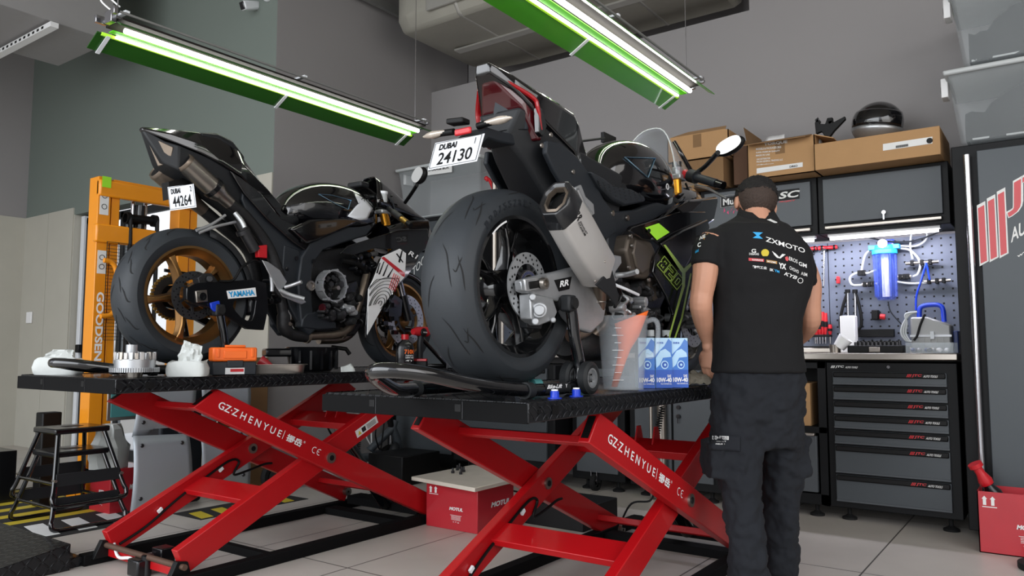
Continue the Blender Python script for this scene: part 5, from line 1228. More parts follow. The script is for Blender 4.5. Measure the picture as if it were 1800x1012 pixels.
# bars
MB().cyl(g(1190, 352, -.105), g(1187, 316, -.105), .026, 18).build('fork_tube', 'fork_gold', t); MB().cyl(B.mir(g(1190, 352, -.105)), B.mir(g(1187, 316, -.105)), .026, 18).build('fork_tube', 'fork_gold', t)
MB().box(l(1.20, -.13, .575), l(1.28, .13, .60)).build('top_clamp', 'cast', t, bevel=.006)
for s_ in (-1, 1): MB().cyl(l(1.235, s_ * .1, .60), l(1.235, s_ * .1, .635), .024, 16).build('fork_cap', 'cast', t)
p = g(1190, 298, -.1); b = MB().cyl(p, p + V((0, 0, .035)), .022, 16); b.build('brake_reservoir', 'black_gloss', t)
a_, c_ = g(1205, 306, -.13), g(1272, 326, -.34); MB().cyl(a_, c_, .016, 16).build('handlebar', 'black', t); MB().cyl(a_.lerp(c_, .3), a_.lerp(c_, .82), .0195, 18).build('grip', 'frame_grey', t); MB().cyl(a_.lerp(c_, .84), c_, .018, 16).build('bar_end', 'black_gloss', t)
MB().cyl(a_.lerp(c_, .12), a_.lerp(c_, .3), .03, 16).build('switch_housing', 'black_matte', t); MB().cyl(a_.lerp(c_, -.02), a_.lerp(c_, .1), .022, 12).build('switch', 'red', t)
B.tube('brake_lever', [(1222, 326, -.17), (1245, 332, -.24), (1277, 349, -.34)], [.008] * 6 + [.006] * 5, 'alu'); B.mir
MB().cyl(B.mir(a_), B.mir(c_), .017, 14).build('handlebar', 'black', t)
B.tube('brake_hose', [(1205, 322, -.1), (1212, 340, -.12), (1206, 352, -.12)], .005, 'black')
def mirror_(bk, cx, cy, dy, rx, rz, stem, rot, m='black'):
    c = bk.g(cx, cy, dy); R_ = Matrix.Rotation(rot, 3, 'X'); o = MB().ball(c + V((.012, 0, 0)), .03, rx, rz, 22, 12, R_).build('mirror_housing', m, bk.t)
    b = MB(); d = V((-1, .08, -.1)).normalized(); n = 28
    pts = [c - V((.016, 0, 0)) + R_ @ V((0, rx * .86 * math.copysign(abs(math.cos(a)) ** .8, math.cos(a)), rz * .84 * math.copysign(abs(math.sin(a)) ** .8, math.sin(a)))) for a in [2 * PI * k / n for k in range(n)]]
    b.prism(pts, (-.004, 0, 0)).build('mirror_glass', 'mirror', o); bk.tube('mirror_stem', stem, .011, m); return o
mirror_(B, 1283, 256, -.36, .068, .036, [(1222, 305, -.14), (1240, 292, -.2), (1262, 268, -.34)], math.radians(-22))
b = MB().tube([B.mir(p) for p in spline([g(1222, 305, -.14), g(1240, 292, -.2), g(1262, 268, -.34)], 5)], .011, 8); b.ball(B.mir(g(1283, 256, -.36)), .025, .068, .036); b.build('mirror_housing', 'black', t)
a_ = g(1022, 248, .42); MB().cyl(a_, g(1062, 243, .42), .006, 8).box(g(1062, 249, .42), g(1080, 240, .42) + V((.02, .02, 0))).build('lever_guard', 'black', t)
# front end
fw = axr + V((1.42, 0, -.035))
wheel(t, 'front_wheel', fw, .062, .298, .226, 'rim_black', ('Y', .6), [(k * .7, [(0, -.1), (.2, -.6), (.3, -.9)], .002) for k in range(9)])
disc(t, fw + V((0, -.085, 0)), .16, -1, 'alu'); disc(t, fw + V((0, .085, 0)), .16, 1, 'alu')
for s_ in (-1, 1): MB().cyl(fw + V((.0, s_ * .105, .0)), fw + V((-.14, s_ * .105, .42)), .027, 14).build('fork_leg', 'black_metal', t)
MB().prism([fw + V((x, -.12, z)) for x, z in ((-.16, .02), (-.09, .06), (-.10, .13), (-.17, .10))], (0, .06, 0)).build('front_caliper', 'cast', t, bevel=.006)
secs = [[fw + V((math.cos(a) * r, y, math.sin(a) * r)) for y, r in ((-.07, .27), (-.062, .30), (-.03, .315), (.03, .315), (.062, .30), (.07, .27))] for a in [math.radians(20 + 10 * k) for k in range(13)]]
b = MB().loft(secs, closed=False, cap=False); b.build('front_mudguard', 'black_gloss', t, solid=.004)
MB().tube([l(.55, -.1, -.02), l(.55, .1, -.02)], .02, 10).build('swingarm_pivot', 'steel', t)

# ---------------------------------------------------------------- left motorcycle
axl = gD(339, 519.5, 3.55) + V((0, .078, 0))
B = Bike(axl, 'motorcycle', 'black sport motorcycle with gold wheels and white fingerprint fairing on the left lift', .889); t = B.t; g = B.g; l = B.l
gr = []
for k in range(15):
    a = k * 2 * PI / 15
    gr.append((a, [(0, -.12), (.09, -.3), (.22, -.42)], .0035)); gr.append((a + .14, [(0, -.45), (.08, -.6), (.2, -.75), (.22, -.86)], .0035)); gr.append((a + .2, [(0, -.62), (.12, -.84)], .0025)); gr.append((a + .1, [(0, .15), (.12, .4), (.25, .6)], .0035))
wheel(t, 'rear_wheel', axl, .095, .318, .232, 'gold', ('S', .72), gr)
dd = disc(t, axl + V((0, -.088, 0)), .113, -1, 'dark_steel', holes=True)
b = MB().ring(axl + V((0, .085, 0)), (0, 1, 0), .06, .10, .006, 40); sp = b.build('sprocket', 'dark_steel', t)
pts = [axl + V((.104 * math.cos(a), .09, .104 * math.sin(a))) for a in [math.radians(90 + 10 * k) for k in range(19)]]; pts = [l(.5, .09, .075)] + pts + [l(.5, .09, -.055)]
b = MB()
for p0, p1 in zip(pts, pts[1:]):
    n = max(1, int((p1 - p0).length / .0155))
    for k in range(n): q = p0.lerp(p1, (k + .5) / n); b.cyl(q - V((0, .006, 0)), q + V((0, .006, 0)), .0075, 8)
b.build('chain', 'brass', t)
MB().prism([l(-.03, .11, .135), l(.45, .11, .10), l(.45, .11, .085), l(-.03, .11, .12)], (0, .012, 0)).build('chain_guard', 'black', t)
# swingarm with opening
def ringpanel(bk, name, outer, inner, dy, th, m):
    O = [bk.g(x, y, dy) for x, y in outer]; I = [bk.g(x, y, dy) for x, y in inner]; n = len(O); d = V((0, th, 0))
    vs = O + I + [p + d for p in O] + [p + d for p in I]; fs = []
    for i in range(n): j = (i + 1) % n; fs += [(i, j, n + j, n + i), (2 * n + i, 3 * n + i, 3 * n + j, 2 * n + j), (i, 2 * n + i, 2 * n + j, j), (n + i, n + j, 3 * n + j, 3 * n + i)]
    o = MB().add(vs, fs).build(name, m, bk.t, bevel=.004)
    m2 = MB().add([bk.mir(v) for v in vs], fs).build(name, m, bk.t, bevel=.004); return o
sw = ringpanel(B, 'swingarm', [(328, 506), (345, 497), (400, 494), (445, 491), (468, 497), (472, 540), (464, 580), (436, 578), (404, 560), (372, 542), (340, 533), (328, 526)],
    [(412, 530), (414, 528), (420, 528), (430, 526), (445, 524), (450, 528), (447, 550), (443, 562), (436, 564), (425, 558), (414, 546), (410, 538)], -.15, .03, 'black_metal')
MB().box(l(.28, -.12, -.08), l(.38, .12, .05)).build('swingarm_bridge', 'black_metal', t, bevel=.02)
B.panel('axle_block', [(344, 511), (364, 509), (366, 530), (346, 532)], -.158, .01, 'steel', both=False); MB().lathe([(0, .018), (.01, .018), (.01, .010), (.002, .010), (.002, 0)], g(355, 521, -.16), (0, -1, 0), 20).build('axle_nut', 'black_metal', t)
p = [g(x, y, -.1525) for x, y in ((398, 511), (449, 505), (451, 521), (401, 525))]
o = MB().add(p, [(0, 1, 2, 3)]).build('white_sticker', 'white', sw); b = MB(); a_ = g(403, 522.5, -.154); text(b, 'YAMAHA', a_, g(448.5, 518.5, -.154) - a_, g(401, 512.5, -.154) - a_, .045); b.build('sticker_letters', 'sky_blue', sw)
b = MB().prism([g(x, y, -.145) for x, y in ((348, 488), (358, 480), (372, 480), (384, 494), (380, 502), (352, 504))], (0, .05, 0)).cyl(g(369, 490, -.14), g(369, 490, -.165), .016, 16); b.build('rear_caliper', 'engine_dark', t, bevel=.004)
B.tube('brake_hose', [(385, 494, -.15), (410, 492, -.16), (425, 470, -.16), (445, 458, -.14), (460, 462, -.12)], .006, 'black')
B.panel('blue_adjuster', [(370, 532), (386, 528), (388, 540), (378, 548), (372, 542)], -.165, .012, 'blue', both=False)
# hugger
secs = [[axl + V((math.cos(a) * r, y, math.sin(a) * r)) for y, r in ((-.098, .29), (-.085, .325), (-.04, .345), (.04, .345), (.085, .325), (.098, .29))] for a in [math.radians(5 + 9 * k) for k in range(9)]]
MB().loft(secs, closed=False, cap=False).build('wheel_hugger', 'black_matte', t, solid=.004)
# tail
MB().loft([[l(x, sy * yy, z) for sy, yy, z in ((-1, hw, bt), (-1, hw, ed), (-1, rw, tp), (1, rw, tp), (1, hw, ed), (1, hw, bt))] for x, hw, rw, tp, ed, bt in
    ((-.235, .015, .008, .752, .745, .735), (-.13, .07, .03, .765, .735, .70), (0, .11, .06, .775, .71, .665), (.10, .13, .08, .775, .685, .63), (.20, .135, .08, .745, .655, .59), (.26, .13, .08, .68, .62, .55), (.36, .12, .08, .585, .56, .50), (.45, .12, .08, .50, .49, .42))]).build('tail_cowl', 'black_gloss', t, bevel=.010, seg=3, smooth=35)
MB().loft([[l(x, sy * yy, z) for sy, yy, z in ((-1, h1, zb_), (-1, h2, zt_), (1, h2, zt_), (1, h1, zb_))] for x, h1, h2, zt_, zb_ in ((-.228, .012, .015, .742, .73), (-.15, .05, .055, .70, .60), (-.10, .09, .09, .685, .57), (.05, .07, .11, .65, .52), (.2, .06, .11, .6, .44), (.36, .07, .11, .52, .34), (.5, .09, .11, .44, .26))]).build('under_tail', 'black_matte', t, bevel=.008, smooth=30)
MB().prism([l(-.215, -.004, .722), l(-.118, -.075, .672), l(-.122, -.06, .60), l(-.145, 0, .588)], (-.006, -.004, 0)).build('tail_lamp', 'exhaust', t, bevel=.003)
MB().loft(bodyloft([(.02, .08, .782, .74), (.10, .09, .80, .73), (.18, .095, .785, .70), (.25, .08, .73, .66)], B.C, 18)).build('pillion_seat', 'black_matte', t)
MB().loft(bodyloft([(.28, .09, .60, .50), (.34, .11, .55, .45), (.42, .12, .475, .38), (.52, .12, .455, .37), (.60, .09, .50, .40)], B.C, 18)).build('rider_seat', 'black_matte', t)
B.panel('seat_side', [(405, 300), (425, 312), (460, 340), (495, 385), (535, 400), (555, 425), (545, 445), (515, 425), (470, 385), (430, 340)], -.13, .02, 'black_gloss', bevel=.005)
B.panel('side_panel', [(430, 325), (470, 372), (520, 420), (540, 450), (528, 480), (500, 470), (470, 440), (445, 400), (425, 350)], -.105, .02, 'frame_grey', bevel=.006)
for dy, (x0, y0), (x1, y1) in ((-.085, (324, 285), (388, 328)), (.085, (277, 300), (330, 335))):
    a_ = g(x0, y0, dy); d = (l(.42, dy, .30) - l(-.06, dy, .60)).normalized(); R_ = .047
    o = MB().lathe([(0, R_ * .82), (.01, R_), (.03, R_), (.16, R_), (.205, R_), (.215, R_ * .9), (.24, R_ * .72), (.29, R_ * .66)], a_, d, 28).build('silencer', 'exhaust' if dy > 0 else 'steel', t)
    MB().lathe([(-.003, R_ * .78), (-.008, R_ * .93), (.004, R_ * 1.03), (.012, R_ * 1.01)], a_, d, 28).build('silencer_rim', 'exhaust', o)
    MB().lathe([(-.004, R_ * .76), (-.0039, 0)], a_, d, 24).build('outlet_dark', 'black', o)
    MB().ring(a_ + d * .165, d, R_ * .98, R_ * 1.14, .022, 28).build('clamp_band', 'black_metal', o)
    b = MB().tube(spline([a_ + d * .27, a_ + d * .40, l(.40, dy, .27), l(.47, dy * 1.1, .12)], 5), .03, 16); b.build('exhaust_pipe', 'engine_dark', o)
plate(B, (294, 328.6), (340, 322.6), (345, 364), (298.6, 370.5), axl.x - .12, axl.x - .135, '44264', '2', t)
MB().prism([l(-.11, -.03, .52), l(-.02, -.03, .56), l(.0, -.03, .52), l(-.10, -.03, .44)], (0, .06, 0)).build('plate_bracket', 'black', t)
B.tube('passenger_stay', [(345, 405, -.12), (372, 394, -.12), (396, 378, -.12)], .007, 'cast', 8); B.tube('passenger_stay', [(350, 409, -.12), (380, 398, -.13), (414, 390, -.13)], .007, 'cast', 8)
B.tube('passenger_peg', [(413, 374, -.15), (424, 388, -.17), (430, 400, -.18)], .012, 'alu', 10)
b = MB().tube([g(418, 385, -.1), g(432, 412, -.1), g(448, 440, -.1)], .028, 12); b.ring(g(426, 404, -.1), (.5, 0, -.8), .028, .035, .02, 18); b.build('exhaust_mid_pipe', 'dark_steel', t)
B.panel('red_bracket', [(453, 432), (470, 430), (470, 454), (455, 452)], -.12, .03, 'red', both=False)
# tank
tk = MB().loft(bodyloft([(.50, .05, .50, .42), (.53, .09, .56, .40), (.60, .13, .625, .385), (.72, .155, .675, .37), (.85, .165, .695, .36), (.98, .16, .69, .38), (1.08, .145, .655, .40), (1.15, .11, .60, .42), (1.17, .06, .54, .45)], B.C, 28, 2.3)).build('fuel_tank', 'black_gloss', t, smooth=60, sub=1)
bt = bvh_of(tk)
wp = [(622, 338), (640, 350), (655, 366), (650, 374), (645, 386), (632, 387), (611, 380), (626, 362), (632, 356)]
wpo = pressed(MB(), [g(x, y, -.14) for x, y in wp], bt, .006).build('white_side_badge', 'white_gloss', t, smooth=60, solid=.006)
MB().ring(press(g(638, 352, -.14), bt, .009), (0, -1, 0), .010, .013, .002, 20).build('round_emblem', 'black', wpo)
tri(bt, [g(560, 341, -.16), g(584, 343, -.16), g(617, 352, -.15), g(612, 368, -.15), g(590, 358, -.16)], .22).build('reflection_outline', 'reflection_blue', tk)  # edge of the reflected daylight, laid on the tank as a line
vs = []; n = 10
for i in range(n + 1):
    for j in range(6):
        u, v = i / n, j / 5; x = 511 + 84 * u; y0_ = 360 - 9 * math.sin(u * PI) + 12 * u; y1_ = 366 + 16 * min(1, u * 2.2) + 2 * u; vs.append(press(g(x, y0_ + (y1_ - y0_) * v, -.16), bt, .004))
MB().add(vs, [(i * 6 + j, (i + 1) * 6 + j, (i + 1) * 6 + j + 1, i * 6 + j + 1) for i in range(n) for j in range(5)]).build('knee_pad', 'carbon', t)
B.panel('tank_side_cover', [(512, 402), (545, 386), (605, 382), (640, 386), (600, 405), (560, 422), (540, 428)], -.155, .03, 'black_gloss', bevel=.012)
# frame and engine
B.panel('frame_spar', [(530, 452), (545, 428), (575, 412), (645, 386), (655, 400), (645, 414), (600, 428), (568, 440), (550, 465), (546, 510), (553, 560), (560, 575), (545, 590), (530, 570), (524, 500)], -.135, .04, 'frame_grey', bevel=.008)
B.panel('side_bracket', [(500, 430), (528, 440), (526, 520), (545, 575), (535, 585), (510, 540), (495, 490)], -.11, .03, 'frame_grey', bevel=.006)
for x, y in ((532, 422), (551, 459), (521, 454)): MB().lathe([(0, .012), (.006, .011), (.006, 0)], g(x, y, -.14), (0, -1, 0), 12).build('frame_bolt', 'black_metal', t)
MB().lathe([(0, .028), (.008, .026), (.008, .016), (.002, .015), (.002, 0)], g(546, 502, -.14), (0, -1, 0), 24).build('pivot_nut', 'steel', t)
eb = B.panel('engine_block', [(552, 440), (640, 432), (668, 470), (655, 540), (625, 590), (560, 585), (545, 560), (545, 480)], -.08, .16, 'engine_dark', both=False, bevel=.01)
ec = g(589, 502, -.17); rr_ = .085
b = MB().ring(ec, (0, 1, 0), rr_ - .006, rr_ + .002, .06, 40); 
for k in range(9): a = k * 2 * PI / 9; b.cyl(ec + V((rr_ * math.cos(a), -.002, rr_ * math.sin(a))), ec + V((rr_ * math.cos(a), .04, rr_ * math.sin(a))), .009, 10)
b.build('clutch_housing', 'cast', t)
MB().cyl(ec + V((0, .04, 0)), ec + V((0, .08, 0)), rr_ - .006, 36).build('housing_back', 'black', t)
b = MB(); random.seed(12)
for k in range(26):
    a = random.random() * 2 * PI; r = .072 * math.sqrt(random.random()); p = ec + V((r * math.cos(a), .045, r * math.sin(a))); h = random.uniform(.01, .035); q = random.uniform(.005, .016); b.lathe([(0, q * 1.2), (h, q), (h + .001, q * .5)], p, (0, -1, 0), 10)
b.build('clutch_inner_parts', 'dark_steel', t)
MB().cyl(ec + V((.02, .04, -.01)), ec + V((.02, -.005, -.01)), .012, 14).build('clutch_shaft', 'steel', t)
B.panel('lower_cover', [(532, 560), (540, 550), (560, 547), (592, 566), (592, 578), (560, 580), (530, 575)], -.14, .06, 'frame_grey', both=False, bevel=.008)
B.panel('sump', [(545, 560), (640, 550), (620, 590), (565, 596)], -.09, .18, 'engine_dark', both=False, bevel=.01)
clutter(B, 595, 515, 55, 50, -.14, 26, 21).build('engine_fittings', 'engine_dark', t); clutter(B, 555, 535, 50, 30, -.13, 16, 22).build('engine_fittings', 'dark_steel', t); clutter(B, 600, 530, 25, 20, -.16, 7, 23).build('engine_fittings', 'cast', t); clutter(B, 620, 445, 40, 35, -.11, 16, 24).build('engine_fittings', 'black_metal', t); clutter(B, 470, 470, 50, 60, -.07, 10, 25).build('engine_fittings', 'black_metal', t)
MB().lathe([(0, .022), (.006, .022), (.006, .016), (.003, .016), (.003, 0)], g(566, 541, -.165), (0, -1, 0), 18).build('oil_sight_glass', 'red_dark', t)
B.panel('cylinder_cover', [(605, 500), (628, 492), (634, 515), (620, 535), (604, 524)], -.15, .04, 'black_metal', both=False, bevel=.008)
B.tube('coolant_hose', [(600, 458, -.13), (625, 462, -.14), (640, 472, -.13), (648, 490, -.12)], .018, 'black', 12)
MB().cyl(g(645, 448, -.12), g(662, 445, -.12), .014, 14).build('spark_cap', 'alu', t)
B.tube('exhaust_header', [(645, 480, -.12), (636, 515, -.14), (626, 550, -.13), (612, 578, -.11), (590, 588, -.1), (560, 590, -.09), (535, 592, -.09)], .022, 'exhaust', 16)
B.tube('exhaust_collector', [(538, 592, -.09), (515, 588, -.09), (500, 576, -.09), (498, 555, -.09), (494, 530, -.09), (486, 505, -.08)], [.03] * 8 + [.034] * 8 + [.027] * 10, 'engine_dark', 18)
for (x, y), d in (((537, 592), (1, 0, 0)), ((598, 586), (1, 0, .2)), ((502, 572), (.3, 0, 1))): MB().ring(g(x, y, -.09), d, .026, .034, .016, 22).build('pipe_clamp', 'exhaust', t)
B.tube('exhaust_header', [(655, 490, .05), (640, 540, .05), (622, 580, .05), (600, 596, .05), (560, 598, .04)], .022, 'exhaust', 14)
# foot controls
B.panel('heel_plate', [(461, 457), (472, 460), (492, 474), (505, 495), (494, 512), (486, 504), (476, 486)], -.17, .008, 'alu', both=False, bevel=.003)
B.panel('heel_plate', [(486, 504), (494, 508), (532, 524), (539, 531), (530, 535), (497, 521)], -.17, .008, 'alu', both=False, bevel=.003)
B.tube('foot_peg', [(500, 505, -.17), (516, 500, -.2), (530, 495, -.24)], .010, 'alu'); B.tube('foot_peg', [(492, 510, -.17), (510, 518, -.19), (535, 525, -.23)], .011, 'cast')
B.tube('brake_cylinder', [(475, 475, -.16), (478, 498, -.16), (478, 512, -.16)], .010, 'cast')
# fairings
sf = B.panel('side_fairing', [(598, 445), (612, 432), (700, 404), (752, 402), (756, 430), (738, 446), (735, 458), (715, 487), (697, 505), (672, 540), (655, 572), (644, 596), (642, 590), (647, 520), (655, 490), (668, 455), (690, 438), (660, 436), (622, 448)], -.20, .012, 'black_gloss', bevel=.003)
B.panel('white_fairing_panel', [(672, 451), (703, 437), (714, 445), (712, 486), (700, 500), (674, 537), (657, 568), (646, 588), (647, 530), (648, 508), (656, 492), (664, 472)], -.2045, .006, 'white', both=False, bevel=.001)
def fl(name, m, polys, dy):
    b = MB()
    for q in polys: b.add([g(x, y, dy) for x, y in q], [tuple(range(len(q)))])
    b.build(name, m, sf, smooth=0)
fl('red_stripe', 'red', [[(670, 453), (675, 451), (712, 480), (711, 487), (706, 484)]], -.2065)
fl('black_graphic', 'black', [[(667, 462), (669, 461), (664, 480), (661, 480)], [(674, 460), (676, 459), (668, 482), (665, 482)], [(681, 465), (683, 464), (675, 485), (672, 485)], [(696, 446), (698, 445), (709, 460), (708, 462)], [(706, 440), (708, 441), (703, 462), (700, 460)], [(690, 472), (692, 471), (683, 488), (680, 487)]], -.2065)
b = MB()
for k in range(9):   # fingerprint ridges
    r = 3.5 + k * 4.6; pts = []
    for j in range(24):
        a = math.radians(-60 + 250 * j / 23) ; x = 668 + r * .82 * math.cos(a) * (1 + .12 * (k % 2)); y = 533 - r * 1.28 * math.sin(a)
        x = x - (y - 533) * .32
        if 648 < x < 706 - max(0, (y - 500) * .62) and y < 586 - (x - 646) * .8 and y > 486: pts.append(g(x, y, -.207))
    if len(pts) > 3: b.tube(pts, .0032, 5, cap=True, flat=.3)
b.build('fingerprint_ridges', 'black', sf)
b = MB()
for k in range(4): b.tube([g(693 + k * 3.2 - 1.5 * j, 480 + k * 2 + j * 4.4, -.2072) for j in range(7)], .003, 5, flat=.3)
b.build('red_ridges', 'red', sf)
b = MB(); a_ = g(717, 447, -.2065); text(b, 'R1', a_, g(731, 455, -.2065) - a_, (g(719, 439, -.2065) - a_), .02, .2); b.build('fairing_letters', 'white', sf)
B.panel('upper_fairing', [(700, 404), (716, 388), (755, 386), (757, 400), (753, 432), (738, 446), (712, 440), (690, 425)], -.17, .04, 'black_gloss', bevel=.01)
MB().loft(bodyloft([(1.18, .17, .50, .36), (1.32, .18, .55, .34), (1.48, .15, .58, .34), (1.62, .10, .575, .36), (1.72, .035, .53, .42)], B.C, 22, 2.2)).build('nose_cone', 'black_gloss', t, smooth=60)
vs = []
for i in range(11):
    v = i / 10; x = 1.10 + .52 * v; hw = .14 * (1 - .5 * v); zb_ = .58; zt_ = .785 - .20 * v ** 1.2
    for j in range(15): a = -1 + 2 * j / 14; vs.append(l(x + .08 * (1 - a * a) * (1 - v), hw * a, zb_ + (zt_ - zb_) * (1 - abs(a) ** 3)))
MB().add(vs, [(i * 15 + j, (i + 1) * 15 + j, (i + 1) * 15 + j + 1, i * 15 + j + 1) for i in range(10) for j in range(14)]).build('windscreen', 'black_gloss', t, solid=.004, smooth=60)
p = g(673, 356, -.1); MB().cyl(p, p + V((0, 0, .05)), .026, 18).build('brake_reservoir', 'bin_rim', t); MB().cyl(p + V((0, 0, .05)), p + V((0, 0, .066)), .029, 18).build('reservoir_cap', 'white_gloss', t)
for s_ in (-1, 1):
    top = l(1.19, s_ * .105, .56); fwl = axl + V((1.415, 0, -.068)); bot = fwl + V((0, s_ * .105, 0)); mid = top.lerp(bot, .48)
    MB().cyl(top, mid, .027, 16).build('fork_tube', 'fork_gold', t); MB().cyl(mid, bot.lerp(mid, .45), .019, 14).build('fork_slider', 'chrome', t); MB().cyl(bot.lerp(mid, .45), bot, .026, 14).build('fork_leg', 'black_metal', t)
MB().box(l(1.15, -.135, .55), l(1.24, .135, .575)).build('top_clamp', 'cast', t, bevel=.008)
a_, c_ = g(682, 366, -.13), g(722, 396, -.33); MB().cyl(a_, c_, .015, 14).build('handlebar', 'black', t); MB().cyl(a_.lerp(c_, .25), a_.lerp(c_, .6), .021, 14).build('grip', 'engine_dark', t); MB().cyl(a_.lerp(c_, .6), a_.lerp(c_, .85), .017, 12).build('throttle_tube', 'brass', t)
MB().cyl(B.mir(a_), B.mir(c_), .017, 14).build('handlebar', 'black', t)
B.tube('clutch_cable', [(680, 345, -.1), (690, 355, -.12), (694, 370, -.12)], .005, 'frame_grey'); clutter(B, 640, 340, 45, 40, -.06, 18, 31, (.006, .016)).build('cockpit_fittings', 'black_metal', t)
MB().box(l(1.05, -.06, .70), l(1.12, .06, .735)).build('gauge', 'black_matte', t, bevel=.01)
mirror_(B, 737, 308, -.34, .055, .042, [(712, 356, -.12), (722, 342, -.2), (733, 325, -.33)], math.radians(-48))
wheel(t, 'front_wheel', fwl, .060, .297, .228, 'gold', ('S', .4), [(k * .5, [(0, -.1), (.15, -.5), (.25, -.85)], .003) for k in range(12)])
disc(t, fwl + V((0, -.08, 0)), .155, -1, 'alu'); disc(t, fwl + V((0, .08, 0)), .155, 1, 'alu')
MB().prism([fwl + V((x, -.125, z)) for x, z in ((-.17, -.02), (-.08, .02), (-.07, .12), (-.15, .15), (-.2, .06))], (0, .06, 0)).build('front_caliper', 'black_metal', t, bevel=.006)
b = MB(); random.seed(8)
for k in range(9): p = g(676 + (k % 3) * 9, 520 + k * 8, -.13); b.cbox(p, V((.018, 0, 0)), V((0, .012, 0)), V((0, 0, .012)))
b.build('caliper_bracket', 'black_metal', t)
secs = [[fwl + V((math.cos(a) * r, y, math.sin(a) * r)) for y, r in ((-.07, .27), (-.062, .30), (-.03, .315), (.03, .315), (.062, .30), (.07, .27))] for a in [math.radians(25 + 10 * k) for k in range(13)]]
MB().loft(secs, closed=False, cap=False).build('front_mudguard', 'black_gloss', t, solid=.004)
# ================================================================ the mechanic
FH = V((FWD.x, FWD.y, 0)).normalized(); UZ = V((0, 0, 1)); PD = 3.15
def G(x, y, d=PD): return gD(x, y, d)
def ring_(c, hw, hd, n=24, e=2.3, tilt=0, yaw=0):
    a0 = RGT * math.cos(yaw) + FH * math.sin(yaw); b0 = FH * math.cos(yaw) - RGT * math.sin(yaw); b0 = b0 * math.cos(tilt) + UZ * math.sin(tilt)
    return [c + a0 * hw * math.copysign(abs(math.cos(t_)) ** (2 / e), math.cos(t_)) + b0 * hd * math.copysign(abs(math.sin(t_)) ** (2 / e), math.sin(t_)) for t_ in [2 * PI * k / n for k in range(n)]]
def row(y, xl, xr, hd, d=PD, **k): return ring_(G((xl + xr) / 2, y, d), (xr - xl) / 2 / FP * d, hd, **k)
def fuse(o, vox, sm=4, disp=0, ds=.12):
    q = o.modifiers.new('fuse', 'REMESH'); q.mode = 'VOXEL'; q.voxel_size = vox; q.use_smooth_shade = True
    q = o.modifiers.new('smooth', 'SMOOTH'); q.iterations = sm; q.factor = .5
    if disp:
        tx = bpy.data.textures.new('folds', 'CLOUDS'); tx.noise_scale = ds; q = o.modifiers.new('folds', 'DISPLACE'); q.texture = tx; q.strength = disp; q.mid_level = .5; q.texture_coords = 'GLOBAL'
    return o
t = thing('person', 'person in a black printed polo shirt and dark cargo trousers standing with their back turned', 'person', (G(1340, 900).x, G(1340, 900).y, 0))
# arms as centre lines with radii
LA = [(G(1256, 420, 3.14), .056), (G(1243, 450, 3.12), .055), (G(1239, 485, 3.10), .050), (G(1234, 515, 3.10), .046), (G(1232, 536, 3.10), .046), (G(1236, 562, 3.15), .041), (G(1241, 585, 3.2), .033), (G(1245, 600, 3.22), .027), (G(1245, 608, 3.22), .027)]
RA = [(G(1394, 440, 3.2), .046), (G(1414, 470, 3.2), .046), (G(1424, 500, 3.2), .046), (G(1424, 535, 3.2), .043), (G(1425, 562, 3.22), .042), (G(1416, 582, 3.32), .037), (G(1400, 598, 3.42), .030), (G(1388, 606, 3.5), .026)]
def limb(mb, pr, n=14):
    P3 = spline([p for p, r in pr], 4); R_ = []
    for i in range(len(pr) - 1): R_ += [pr[i][1] + (pr[i + 1][1] - pr[i][1]) * j / 4 for j in range(4)]
    mb.tube(P3, R_ + [pr[-1][1]], n); mb.ball(P3[-1], R_[-1] * 1.0, n=12, m=8)
body = MB()
body.loft([row(392, 1300, 1362, .05, 3.2), row(425, 1272, 1384, .075), row(480, 1272, 1400, .085), row(560, 1276, 1390, .08), row(640, 1272, 1396, .085), row(720, 1270, 1394, .085), row(765, 1272, 1392, .06)])
body.tube([G(1334, 400, 3.2), G(1331, 378, 3.23), G(1327, 362, 3.25)], [.062, .055, .056], 16)
hc = G(1328, 357, 3.27); HR = Matrix.Rotation(math.radians(10), 3, V(FH)) @ Matrix.Rotation(math.radians(-22), 3, V(RGT))
def hd(a, b_, c_): return hc + HR @ (RGT * a + FH * b_ + UZ * c_)
HB = Matrix((RGT, FH, UZ)).transposed(); HB3 = HR @ HB
body.ball(hd(0, 0, .015), .077, .097, .093, 24, 16, HB3); body.ball(hd(0, .03, -.055), .058, .07, .062, 20, 12, HB3); body.ball(hd(0, .055, -.085), .03, .035, .028, 14, 10, HB3)
body.tube([hd(0, .088, .02), hd(0, .108, -.025), hd(0, .095, -.035)], [.009, .014, .010], 10)
for s in (-1, 1):
    body.ball(hd(s * .081, .0, -.012), .010, .020, .033, 12, 10, HB3); body.ball(hd(s * .03, .075, .025), .018, .02, .014, 10, 8, HB3)
body.tube([hd(-.025, .088, -.06), hd(0, .096, -.06), hd(.025, .088, -.06)], .007, 8)
limb(body, LA); limb(body, RA)
def leg(mb, rows, core=1.0):
    mb.loft([ring_(G((xl + xr) / 2, y, d), (xr - xl) / 2 / FP * d * core, hd_ * core, yaw=.1) for y, xl, xr, hd_, d in rows])
LEG_L = [(690, 1256, 1342, .115, 3.15), (740, 1252, 1340, .11, 3.14), (790, 1256, 1338, .10, 3.12), (840, 1265, 1335, .088, 3.08), (880, 1273, 1338, .08, 3.05), (920, 1279, 1341, .078, 3.03), (960, 1283, 1345, .076, 3.02), (1000, 1281, 1348, .076, 3.02), (1040, 1284, 1346, .075, 3.02)]
LEG_R = [(690, 1325, 1412, .115, 3.2), (740, 1330, 1408, .11, 3.22), (790, 1336, 1408, .10, 3.24), (840, 1341, 1407, .09, 3.26), (880, 1345, 1402, .082, 3.26), (920, 1344, 1399, .08, 3.26), (960, 1343, 1401, .082, 3.28), (990, 1343, 1399, .08, 3.28), (1008, 1346, 1395, .072, 3.28)]
